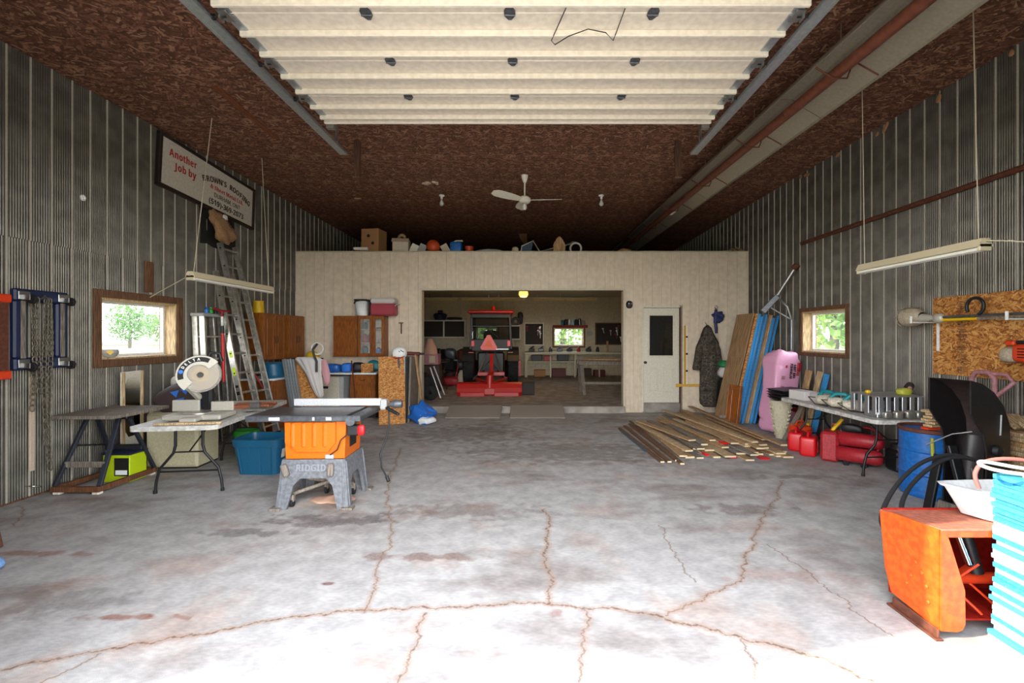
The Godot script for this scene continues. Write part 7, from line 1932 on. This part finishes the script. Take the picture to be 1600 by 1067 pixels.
	# rear blade on the hitch
	var b := thing("rear_blade", "bright red rear scraper blade mounted behind the tractor", "blade", Vector3(-1.0, SHOP, -10.95), 0.04)
	for s in [-1, 1]:
		var m := M.new().at(Vector3(s * 0.42, 0, 0), Basis(Vector3(0, 0, 1), Vector3.UP, Vector3(-1, 0, 0)))
		m.prism([Vector2(0.0, 0.0), Vector2(0.07, 0.1), Vector2(0.08, 0.2), Vector2(0.03, 0.3), Vector2(-0.06, 0.34), Vector2(-0.07, 0.32), Vector2(0.0, 0.28), Vector2(0.03, 0.2), Vector2(0.02, 0.1), Vector2(-0.03, 0.0)], -0.38, 0.38)
		part(b, "mouldboard", m, mats.tractor_red)
		part(b, "cutting_edge", M.new().box(Vector3(s * 0.42, 0.04, 0.05), Vector3(0.6, 0.1, 0.03), 0.006), mats.tractor_red)
		part(b, "brace", M.new().bar(Vector3(s * 0.1, 0.3, -0.3), Vector3(s * 0.42, 0.36, -0.9), 0.06, 0.06, 0.006), mats.tractor_red)
	part(b, "centre_post", M.new().tube([Vector3(0, 0.1, -0.02), Vector3(0, 0.5, -0.05)], 0.09, 14), mats.tractor_red)
	part(b, "centre_block", M.new().box(Vector3(0, 0.12, 0.05), Vector3(0.26, 0.16, 0.08), 0.012), mats.tractor_red)
	part(b, "draw_beam", M.new().bar(Vector3(0, 0.46, -0.05), Vector3(0, 0.5, -1.2), 0.14, 0.1, 0.01).bar(Vector3(-0.36, 0.48, -0.85), Vector3(0.36, 0.48, -0.85), 0.12, 0.1, 0.01), mats.tractor_red)
	part(b, "mast", M.new().bar(Vector3(0, 0.5, -0.85), Vector3(0, 1.0, -1.1), 0.09, 0.05, 0.006), mats.tractor_red)

func build_bench():
	# ---- workbench along the back wall
	var y := 1.06
	var x0 := -0.189
	var x1 := 3.449
	var b := thing("work_bench", "long cream wooden workbench with a lower shelf along the workshop back wall", "workbench", Vector3((x0 + x1) / 2, SHOP, -16.35))
	var w := x1 - x0
	part(b, "bench_top", M.new().box(Vector3(0, y - SHOP - 0.04, 0), Vector3(w, 0.08, 0.8), 0.006), mats.cream_plastic)
	part(b, "shelf", M.new().box(Vector3(-w / 2 + 0.95, 0.56, 0.05), Vector3(1.9, 0.04, 0.6), 0.004), mats.cream_plastic)
	for k in 5:
		part(b, "leg", M.new().box(Vector3(-w / 2 + 0.05 + k * (w - 0.1) / 4, (y - SHOP - 0.08) / 2, 0.34), Vector3(0.1 if k == 0 else 0.05, y - SHOP - 0.08, 0.08), 0.004), mats.cream_plastic)
	part(b, "gusset", M.new().prism([Vector2(-w / 2 + 0.1, 0.82), Vector2(-w / 2 + 0.24, 0.82), Vector2(-w / 2 + 0.1, 0.66)], 0.32, 0.36), mats.cream_plastic)
	# ---- boards on the wall
	for q in [["white-framed dark pegboard hung with hooks over the workbench", 820, 849, 505, 539, true], ["large dark pegboard with small tools at the far end of the workbench", 931, 974, 505, 538, false]]:
		var cx: float = ((q[1] + q[2]) / 2.0 - 828.0) / 690.0 * 16.7
		var cy: float = 1.62 - ((q[3] + q[4]) / 2.0 - 526.0) / 690.0 * 16.7
		var pw: float = (q[2] - q[1]) / 690.0 * 16.7
		var ph: float = (q[4] - q[3]) / 690.0 * 16.7
		var p := thing("peg_board", q[0], "pegboard", Vector3(cx, cy, -16.74))
		part(p, "panel", M.new().box(Vector3.ZERO, Vector3(pw, ph, 0.03)), mats.pegboard)
		for s in [-1, 1]:
			part(p, "frame", M.new().box(Vector3(s * pw / 2, 0, 0.02), Vector3(0.04, ph + 0.04, 0.05), 0.004), mats.white_paint if q[5] else mats.wood_brown)
			part(p, "frame", M.new().box(Vector3(0, s * ph / 2, 0.02), Vector3(pw - 0.04, 0.04, 0.05), 0.004), mats.white_paint if q[5] else mats.wood_brown)
		var r := RandomNumberGenerator.new()
		r.seed = int(q[1])
		for k in 9:
			var hx := r.randf_range(-pw * 0.4, pw * 0.4)
			var hy := r.randf_range(-ph * 0.25, ph * 0.38)
			solo("hung_tool", "small hand tool hung on the %s pegboard" % ("white-framed" if q[5] else "large dark"), "tool", M.new().tube([Vector3(0, 0, 0), Vector3(0.01, -0.16, 0.01)], 0.016, 6).box(Vector3(0, 0.02, 0), Vector3(0.07, 0.05, 0.03), 0.006), [mats.steel, mats.black_plastic, mats.compressor_red, mats.white_plastic][k % 4], Vector3(cx + hx, cy + hy, -16.69), Vector3(0, 0, r.randf_range(-14, 14)), "tools on the %s pegboard" % ("framed" if q[5] else "dark"))
	# red shelf above the window with tins
	solo("wall_shelf", "red painted shelf above the workshop back window", "shelf", M.new().box(Vector3.ZERO, Vector3(1.3, 0.1, 0.26), 0.006), mats.brick_red, Vector3(1.516, 2.005, -16.65))
	for k in 7:
		solo("shelf_tin", ["teal tin on the red shelf", "blue jar on the red shelf", "white jar with blue label on the red shelf", "pale spray can on the red shelf", "dark bottle on the red shelf", "glass jar on the red shelf", "grey tin on the red shelf"][k], "container", M.new().lathe([Vector2(0, 0), Vector2(0.06, 0), Vector2(0.06, 0.16 + 0.03 * (k % 3)), Vector2(0.04, 0.19 + 0.03 * (k % 3)), Vector2(0, 0.19 + 0.03 * (k % 3))], 12), [mats.teal, mats.dark_blue, mats.white_plastic, mats.foam_pale, mats.black_plastic, mats.glass_dark, mats.cloth_grey][k], Vector3(1.227 + k * 0.13, 2.005 + 0.051, -16.65))
	# things on and under the bench
	var r := RandomNumberGenerator.new()
	r.seed = 8
	var on := ["black drill", "steel vice", "yellow-capped jar", "grey toolbox", "black radio", "red funnel", "small clamp", "dark oil jug", "tall wooden post"]
	for k in on.size():
		var hx: float = x0 + 0.25 + k * (w - 0.5) / 9.0
		var m := M.new()
		if k in [2, 5, 7]:
			m.lathe([Vector2(0, 0), Vector2(0.07, 0), Vector2(0.06, 0.12), Vector2(0.03, 0.18), Vector2(0, 0.2)], 12)
		elif k == 8:
			m.box(Vector3(0, 0.2, 0), Vector3(0.07, 0.4, 0.07), 0.006)
		else:
			m.box(Vector3(0, 0.07, 0), Vector3(0.2, 0.12, 0.16), 0.02).tube([Vector3(-0.05, 0.12, 0), Vector3(0.08, 0.2, 0.02)], 0.025, 8)
		solo("bench_item", "%s standing on the workshop workbench" % on[k], "tool", m, [mats.black_plastic, mats.steel_dark, mats.glass_dark, mats.steel_dark, mats.black_metal, mats.compressor_red, mats.black_metal, mats.black_plastic, mats.wood_tan][k], Vector3(hx, y + 0.001, -16.25 - 0.1 * (k % 2)))
	var under := [["red storage box on the workbench's lower shelf", mats.compressor_red, 0.85, 0.3, 0.735], ["dark parts box on the workbench's lower shelf", mats.black_plastic, 0.45, 0.36, 0.735], ["black tool case on the workbench's lower shelf", mats.black_metal, 1.4, 0.4, 0.735], ["brown carton on the floor under the workbench", mats.cardboard, 0.55, 0.42, SHOP], ["red and white printed carton on the floor under the workbench", mats.maroon, 1.25, 0.5, SHOP], ["dark crate on the floor under the workbench end", mats.cardboard_dark, 2.2, 0.5, SHOP], ["maroon crate on the floor under the workbench", mats.maroon, 2.75, 0.4, SHOP]]
	for q in under:
		solo("stored_box", q[0], "box", M.new().box(Vector3(0, q[3] * 0.3, 0), Vector3(q[3], q[3] * 0.6, 0.34), 0.01).box(Vector3(0, q[3] * 0.55, 0.172), Vector3(q[3] * 0.7, q[3] * 0.08, 0.01), 0.002), q[1], Vector3(x0 + q[2], q[4], -16.32))
	# ---- trestle table with boards nearer the opening
	var t := thing("trestle_table", "rough timber trestle table carrying loose planks inside the opening", "trestle table", Vector3(1.916, SHOP, -11.5))
	part(t, "beam", M.new().box(Vector3(0, 0.8, 0.28), Vector3(1.35, 0.1, 0.06), 0.006), mats.wood_grey)
	part(t, "beam", M.new().box(Vector3(0, 0.8, -0.28), Vector3(1.35, 0.1, 0.06), 0.006), mats.wood_grey)
	for s in [-1, 1]:
		for q in [-1, 1]:
			part(t, "leg", M.new().bar(Vector3(s * 0.55, 0, q * 0.4), Vector3(s * 0.6, 0.76, q * 0.25), 0.09, 0.04, 0.005), mats.wood_grey_v)
	part(t, "stretcher", M.new().box(Vector3(0, 0.3, 0.36), Vector3(1.1, 0.06, 0.03), 0.004), mats.wood_grey)
	for k in 6:
		solo("loose_plank", "tan plank lying across the timber trestle table in the workshop", "plank", M.new().box(Vector3.ZERO, Vector3(1.1 - 0.08 * (k % 3), 0.022, 0.13), 0.003), mats.wood_tan if k % 2 else mats.wood_brown, Vector3(1.867 + 0.03 * k, SHOP + 0.863 + 0.023 * (k % 2), -11.22 - k * 0.1), Vector3(0, -14 + 3 * (k % 3), 0), "planks on the trestle table")

func build_shop_clutter():
	# ---- cabinets and frames on the back wall beside the tractor
	for q in [["white-framed cabinet with two dark sliding doors beside the tractor", 661, 727, 500, 528, 2], ["small white-framed dark cabinet next to the pegboard", 798, 813, 508, 531, 1]]:
		var cx: float = ((q[1] + q[2]) / 2.0 - 828.0) / 690.0 * 16.5
		var pw: float = (q[2] - q[1]) / 690.0 * 16.5
		var cy: float = 1.62 - ((q[3] + q[4]) / 2.0 - 526.0) / 690.0 * 16.5
		var ph: float = (q[4] - q[3]) / 690.0 * 16.5
		var t := thing("shop_cabinet", q[0], "cabinet", Vector3(cx, cy, -16.6))
		part(t, "box", M.new().box(Vector3.ZERO, Vector3(pw, ph, 0.34), 0.004), mats.white_paint)
		for k in q[5]:
			part(t, "door", M.new().box(Vector3(-pw / 2 + (k + 0.5) * pw / q[5], 0, 0.175), Vector3(pw / q[5] - 0.06, ph - 0.1, 0.02), 0.004), mats.pegboard)
	solo("blue_pail", "dark blue pail with a dome lid on the white-framed cabinet", "pail", M.new().lathe([Vector2(0, 0), Vector2(0.2, 0), Vector2(0.26, 0.2), Vector2(0.2, 0.24), Vector2(0.1, 0.26), Vector2(0.09, 0.36), Vector2(0, 0.36)], 18), mats.dark_blue, Vector3(-3.348, 2.242, -16.5))
	solo("coiled_hose", "coil of dark hose on the white-framed cabinet", "hose", M.new().ring(Vector3(0, 0.05, 0), 0.25, 0.05, Basis(Vector3.RIGHT, PI / 2), 20, 8), mats.hose, Vector3(-2.839, 2.246, -16.6))
	solo("shop_mask", "black leather apron hung on the workshop back wall right beside the cab", "apron", M.new().puff(Vector3.ZERO, Vector3(0.1, 0.22, 0.05), 0.6, 0.03, 4), mats.black_plastic, Vector3(-0.363, 2.322, -16.7))
	solo("shop_reel", "grey cable reel above the small dark cabinet", "reel", M.new().ring(Vector3.ZERO, 0.12, 0.05, Basis.IDENTITY, 16, 8), mats.steel_dark, Vector3(-0.529, 2.197, -16.6))
	solo("wall_dial", "round wall thermometer beside the workshop window", "thermometer", M.new().at(Vector3.ZERO, Basis(Vector3.RIGHT, PI / 2)).lathe([Vector2(0, 0), Vector2(0.11, 0), Vector2(0.11, 0.03), Vector2(0.09, 0.035), Vector2(0, 0.03)], 18), mats.cloth_grey, Vector3(2.258, 1.741, -16.75))
	solo("wall_notice", "pale paper notice on the workshop wall above the pegboard", "notice", M.new().box(Vector3.ZERO, Vector3(0.3, 0.32, 0.008)), mats.leaf_bag, Vector3(0.704, 2.276, -16.76))
	# ---- heap beside the tractor, on the wall side of the opening
	var wb := thing("wheelbarrow", "dark wheelbarrow tipped up just inside the opening beside the leaning stick", "wheelbarrow", Vector3(-2.351, SHOP, -10.5))
	part(wb, "tray", M.new().at(Vector3(-0.12, 0.32, 0), Basis(Vector3(0, 0, 1), 0.2)).box(Vector3.ZERO, Vector3(0.4, 0.6, 0.5), 0.12), mats.black_metal)
	part(wb, "handle", M.new().tube([Vector3(0.02, 0.75, 0.2), Vector3(0.28, 0.05, 0.25)], 0.02, 8).tube([Vector3(0.02, 0.75, -0.2), Vector3(0.28, 0.05, -0.25)], 0.02, 8), mats.steel)
	part(wb, "wheel", M.new().at(Vector3(0.05, 0.18, 0.32), Basis(Vector3.RIGHT, PI / 2)).lathe([Vector2(0.05, -0.04), Vector2(0.16, -0.05), Vector2(0.18, 0), Vector2(0.16, 0.05), Vector2(0.05, 0.04)], 20, false), mats.tyre)
	var cr := thing("carton_stand", "printed carton on a dark trolley inside the opening", "carton", Vector3(-2.656, SHOP, -11.9))
	part(cr, "trolley", M.new().box(Vector3(0, 0.36, 0), Vector3(0.5, 0.72, 0.4), 0.02), mats.cardboard_dark)
	part(cr, "carton", M.new().box(Vector3(0, 0.87, 0), Vector3(0.44, 0.28, 0.36), 0.008), mats.pink)
	part(cr, "print", M.new().box(Vector3(0.06, 0.87, 0.182), Vector3(0.16, 0.18, 0.004)), mats.leaf_bag)
	solo("lamp_shade", "peach coloured peaked shade standing on the printed carton", "shade", M.new().lathe([Vector2(0.2, 0), Vector2(0.19, 0.1), Vector2(0.09, 0.34), Vector2(0.06, 0.4), Vector2(0, 0.41)], 18, false), look("peach", c("#c99d86"), 0.8), Vector3(-2.69, SHOP + 1.01, -11.9))
	solo("folding_stool", "black folding stool frame standing beside the printed carton", "stool", M.new().tube([Vector3(-0.15, 0, 0.1), Vector3(0.12, 0.75, -0.1)], 0.014, 6).tube([Vector3(0.15, 0, 0.1), Vector3(-0.12, 0.75, -0.1)], 0.014, 6).box(Vector3(0, 0.76, -0.1), Vector3(0.34, 0.04, 0.3), 0.01), mats.black_metal, Vector3(-2.46, SHOP, -12.4))
	solo("paper_sack", "cream paper sack standing beside the tractor's rear wheel", "sack", drape(M.new(), [[0.0, 0, 0, 0.12, 0.09], [0.1, 0, 0, 0.13, 0.1], [0.35, 0, 0, 0.12, 0.09], [0.48, 0.03, 0, 0.09, 0.04]], 14, 0.06, 4), mats.leaf_bag, Vector3(-2.024, 0.15, -13.173))
	solo("red_mower_deck", "red mower deck on the workshop floor beside the paper sack", "mower", M.new().puff(Vector3(0, 0.14, 0), Vector3(0.28, 0.14, 0.22), 0.6, 0.0).tube([Vector3(0.1, 0.2, -0.1), Vector3(0.16, 0.62, -0.2)], 0.02, 8), mats.compressor_red, Vector3(-2.355, SHOP, -13.3))
	var r := RandomNumberGenerator.new()
	r.seed = 44
	var stuff := ["black engine on a crate", "dark green chain saw", "brown leather bag", "black tool roll", "tan carton", "dark red petrol can", "black compressor tank", "grey parts bin", "olive jacket", "black seat cushion", "dark shovel head", "rusty gear housing"]
	for k in stuff.size():
		var col: Material = [mats.black_metal, mats.pegboard, mats.bag_brown, mats.black_plastic, mats.cardboard, mats.maroon, mats.black_metal, mats.steel_dark, mats.cardboard_dark, mats.black_plastic, mats.steel_dark, mats.rust][k]
		var px := -3.45 + (k % 4) * 0.4
		var row := k / 4
		var base: float = SHOP + [0.0, 0.36, 0.72][row]
		var m := M.new()
		if k % 3 == 0:
			m.box(Vector3(0, 0.17, 0), Vector3(0.38, 0.34, 0.32), 0.03).tube([Vector3(-0.1, 0.3, 0.1), Vector3(0.16, 0.34, 0.14)], 0.03, 8)
		elif k % 3 == 1:
			m.puff(Vector3(0, 0.17, 0), Vector3(0.2, 0.17, 0.17), 0.6, 0.07, k)
		else:
			m.lathe([Vector2(0, 0), Vector2(0.17, 0), Vector2(0.18, 0.28), Vector2(0.08, 0.34), Vector2(0, 0.35)], 16)
		solo("heaped_gear", "%s in the gear heap behind the wheelbarrow" % stuff[k], "gear", m, col, Vector3(px, base, -14.6 - 0.08 * row), Vector3(0, r.randf_range(-30, 30), 0))
	solo("black_crate", "black wire crate on the workshop floor beside the red blade", "crate", M.new().box(Vector3(0, 0.16, 0), Vector3(0.36, 0.3, 0.3), 0.01), mats.pegboard, Vector3(-0.065, 0.15, -11.27))

func build_loft():
	var z := -9.68
	var y := LOFT + 0.001
	var at := func(u): return Vector3((u - 828.0) / 690.0 * 9.75, y, z)
	var bh := thing("nest_box", "old brown wooden box with round holes standing on the loft edge", "box", at.call(583) + Vector3(0, 0.0, 0), -0.15)
	part(bh, "carton", M.new().box(Vector3(0, 0.28, -0.1), Vector3(0.4, 0.52, 0.4), 0.01), mats.cardboard)
	for q in [[-0.03, 0.38], [0.07, 0.22]]:
		part(bh, "hole", M.new().at(Vector3(q[0], q[1], 0.1), Basis(Vector3.RIGHT, PI / 2)).lathe([Vector2(0, 0), Vector2(0.035, 0), Vector2(0.035, 0.003), Vector2(0, 0.003)], 12), mats.ink)
	solo("white_board", "short white board lying on the loft edge under the brown box", "board", M.new().box(Vector3(0, 0.06, 0), Vector3(0.3, 0.05, 0.1), 0.004), mats.white_paint, at.call(574) + Vector3(0, -0.0, 0.28))
	var pk := thing("open_pail", "pale box with an open flap on the loft", "box", at.call(629), 0.1)
	part(pk, "carton", M.new().box(Vector3(0, 0.16, 0), Vector3(0.34, 0.3, 0.3), 0.006), mats.beige)
	part(pk, "flap", M.new().box(Vector3(0, 0.27, 0.17), Vector3(0.36, 0.12, 0.01), 0.003, Basis(Vector3.RIGHT, -0.7)), mats.leaf_bag)
	part(pk, "roll", M.new().ring(Vector3(0, 0.36, -0.03), 0.06, 0.035, Basis.IDENTITY, 16, 8), mats.wood_tan)
	for k in 3:
		solo("tilted_tile", ["cream panel tilted against the orange ball on the loft", "grey cream panel tilted beside the first on the loft", "cream panel tilted between the orange ball and blue jug"][k], "panel", M.new().box(Vector3(0, 0.11, 0), Vector3(0.16, 0.22, 0.03), 0.004, Basis(Vector3(0, 0, 1), [-0.45, -0.4, 0.5][k])), [mats.white_paint, mats.cloth_grey, mats.beige][k], at.call([648, 661, 697][k]))
	solo("orange_ball", "round orange buoy lying on the loft", "buoy", M.new().puff(Vector3(0, 0.16, 0), Vector3(0.15, 0.15, 0.15), 1.0), mats.orange_ball, at.call(678))
	var jug := thing("blue_jug", "blue plastic jug with a white rim on the loft", "jug", at.call(714))
	part(jug, "body", M.new().puff(Vector3(0, 0.13, 0), Vector3(0.13, 0.13, 0.12), 0.4), mats.barrel_blue)
	part(jug, "rim", M.new().bar(Vector3(-0.13, 0.2, 0.02), Vector3(0.0, 0.28, 0.02), 0.1, 0.02, 0.004).bar(Vector3(0.0, 0.28, 0.02), Vector3(0.14, 0.28, 0.02), 0.1, 0.02, 0.004), mats.white_paint)
	solo("red_pot", "small red pot beside the blue jug on the loft", "pot", M.new().lathe([Vector2(0, 0), Vector2(0.07, 0), Vector2(0.1, 0.16), Vector2(0.08, 0.16), Vector2(0.06, 0.02), Vector2(0, 0.02)], 16), mats.orange_ball, at.call(734))
	solo("grey_hull", "low grey tarp bundle lying along the loft", "tarp", M.new().puff(Vector3(0, 0.05, 0), Vector3(0.3, 0.05, 0.12), 0.8, 0.03, 3), mats.cloth_grey, at.call(765))
	solo("gold_can", "small cream and gold can on the loft beside the dark seat", "can", M.new().puff(Vector3(0, 0.08, 0), Vector3(0.07, 0.07, 0.06), 0.7, 0.03, 5), mats.leaf_bag, at.call(805))
	var ch := thing("folded_chair", "dark folded chair with a pale metal frame on the loft", "chair", at.call(826))
	part(ch, "seat_cloth", M.new().prism([Vector2(-0.16, 0.0), Vector2(-0.14, 0.16), Vector2(0.1, 0.26), Vector2(0.04, 0.0)], -0.02, 0.02), mats.tarp)
	part(ch, "frame", M.new().tube([Vector3(-0.17, 0.02, 0.03), Vector3(-0.15, 0.17, 0.03), Vector3(0.1, 0.28, 0.03), Vector3(0.26, 0.02, 0.03)], 0.014, 6), mats.aluminium)
	solo("paddle", "long wooden paddle lying slanted on the loft behind the pointed board", "paddle", M.new().tube([Vector3(-0.45, 0.02, 0), Vector3(0.35, 0.24, -0.05)], 0.018, 6).puff(Vector3(0.4, 0.255, -0.055), Vector3(0.06, 0.03, 0.02), 0.8), mats.wood_grey, at.call(868))
	var pb := thing("pointed_board", "pointed tan plank standing on the loft edge", "plank", at.call(873) + Vector3(0, 0, 0.1))
	part(pb, "board", M.new().prism([Vector2(-0.13, 0.0), Vector2(-0.13, 0.18), Vector2(-0.06, 0.31), Vector2(0.0, 0.36), Vector2(0.06, 0.31), Vector2(0.13, 0.18), Vector2(0.13, 0.0)], -0.03, 0.03), mats.plywood)
	for s in [-1, 1]:
		part(pb, "rib", M.new().box(Vector3(s * 0.07, 0.1, 0.04), Vector3(0.03, 0.2, 0.02), 0.004), mats.wood_tan_v)
	solo("white_hoop", "white tyre hoop standing on the loft", "hoop", M.new().ring(Vector3(0, 0.12, 0), 0.12, 0.022, Basis.IDENTITY, 20, 8), mats.cloth_white, at.call(899))
	solo("brown_bundle", "low brown bundle on the loft below the tube heater", "bundle", M.new().puff(Vector3(0, 0.05, 0), Vector3(0.14, 0.06, 0.1), 0.8, 0.03, 6), mats.cardboard, at.call(975))
	for k in 5:
		solo("split_stick", "broken wooden stick in the tangle on the loft by the heater wall", "stick", M.new().tube([Vector3(-0.14, 0.02, 0), Vector3(0.14, 0.05 + 0.03 * k, 0.02)], 0.02, 6), mats.wood_tan, at.call(1118 + k * 9), Vector3(0, 30 * k, 0), "sticks on the loft")
	var pt := thing("roof_post", "orange brown wooden roof post standing on the loft with a ragged bracket", "post", Vector3(-0.122, LOFT, -12.0))
	part(pt, "stud", M.new().box(Vector3(0, 0.52, 0), Vector3(0.09, 1.04, 0.09), 0.006), mats.wood_rust_v)
	part(pt, "gusset", M.new().prism([Vector2(-0.2, 1.03), Vector2(-0.05, 1.03), Vector2(-0.05, 0.72), Vector2(-0.12, 0.8)], -0.02, 0.02), mats.wood_rust_v)

func build_outside():
	struct("ground", M.new().box(Vector3(0, -0.21, 0), Vector3(160, 0.3, 160)), mats.grass)
	struct("apron", M.new().box(Vector3(0, -0.05, 8.0), Vector3(30, 0.09, 18.0)), mats.apron)
	var r := RandomNumberGenerator.new()
	r.seed = 77
	# ---- trees round the shed, each a trunk and a crown of leaf clumps
	var i := 0
	for q in [[12.2, -14.5, 6.0, 2.4, 0], [13.6, -19.8, 7.5, 2.6, 1], [19.5, -16.0, 8.0, 3.2, 2], [15.5, -27.0, 7.0, 2.6, 1], [22.5, -22.5, 8.5, 3.0, 0], [-58.0, -64.0, 6.5, 2.8, 2], [-66.0, -79.0, 6.0, 3.0, 2], [-13.2, -3.6, 10.0, 2.9, 0], [-17.5, -8.6, 9.5, 2.3, 2], [2.2, -30.0, 7.0, 2.6, 1], [-3.4, -31.0, 7.0, 2.6, 0]]:  # two near the left wall are unseen, added to block sun through the window
		tree(q, r, ["broad leafy tree beyond the shed's window wall", "pale green tree beyond the shed's window wall", "dark green tree beyond the shed's window wall"][q[4]])
		i += 1
	# ---- tall dry grass beyond the two side windows
	for side in [[-1.0, "dry"], [1.0, "green"]]:
		var g := M.new()
		g.flat()
		for k in 1500:
			var x: float = (7.0 + r.randf() * 9.0) * side[0]
			var z := -6.0 - r.randf() * 16.0
			var h := r.randf_range(0.5, 1.15 if side[0] < 0 else 0.9)
			var w := 0.03
			var d := Vector3(r.randf_range(-0.2, 0.2), 0, r.randf_range(-0.2, 0.2))
			var a := Vector3(x, -0.06, z)
			var s := Vector3(r.randf_range(-1, 1), 0, r.randf_range(-1, 1)).normalized() * w
			g.tri(a - s, a + d + Vector3.UP * h, a + s)
		var o := solo("tall_grass", "tall %s grass standing outside the side window" % side[1], "grass", g, mats.dry_grass if side[0] < 0 else mats.leaf_1)
		o.set_meta("kind", "stuff")

func tree(q: Array, r: RandomNumberGenerator, label: String):
	var t := thing("leafy_tree", label, "tree", Vector3(q[0], -0.06, q[1]), 0.0, "trees outside")
	var h: float = q[2]
	var rad: float = q[3]
	var tr := M.new().tube([Vector3.ZERO, Vector3(0.1, h * 0.4, 0), Vector3(0.0, h * 0.8, 0.1)], [0.22, 0.16, 0.05], 8)
	for k in 5:
		var a := TAU * k / 5.0
		tr.tube([Vector3(0.08, h * (0.3 + 0.08 * k), 0), Vector3(cos(a) * rad * 0.6, h * (0.5 + 0.08 * k), sin(a) * rad * 0.6)], [0.08, 0.02], 6)
	part(t, "trunk", tr, mats.bark)
	var cr := M.new()
	cr.flat()
	for k in 2600:
		var v := Vector3(r.randfn(), r.randfn(), r.randfn()).normalized() * pow(r.randf(), 0.4)
		var p := Vector3(v.x * rad, h * 0.58 + v.y * h * 0.46, v.z * rad)
		var s := r.randf_range(0.12, 0.26)
		var b := Basis.from_euler(Vector3(r.randf() * TAU, r.randf() * TAU, r.randf() * TAU))
		cr.quad(p + b * Vector3(-s, 0, 0), p + b * Vector3(0, s * 0.6, 0), p + b * Vector3(s, 0, 0), p + b * Vector3(0, -s * 0.6, 0))
	part(t, "crown", cr, mats["leaf_%d" % q[4]])
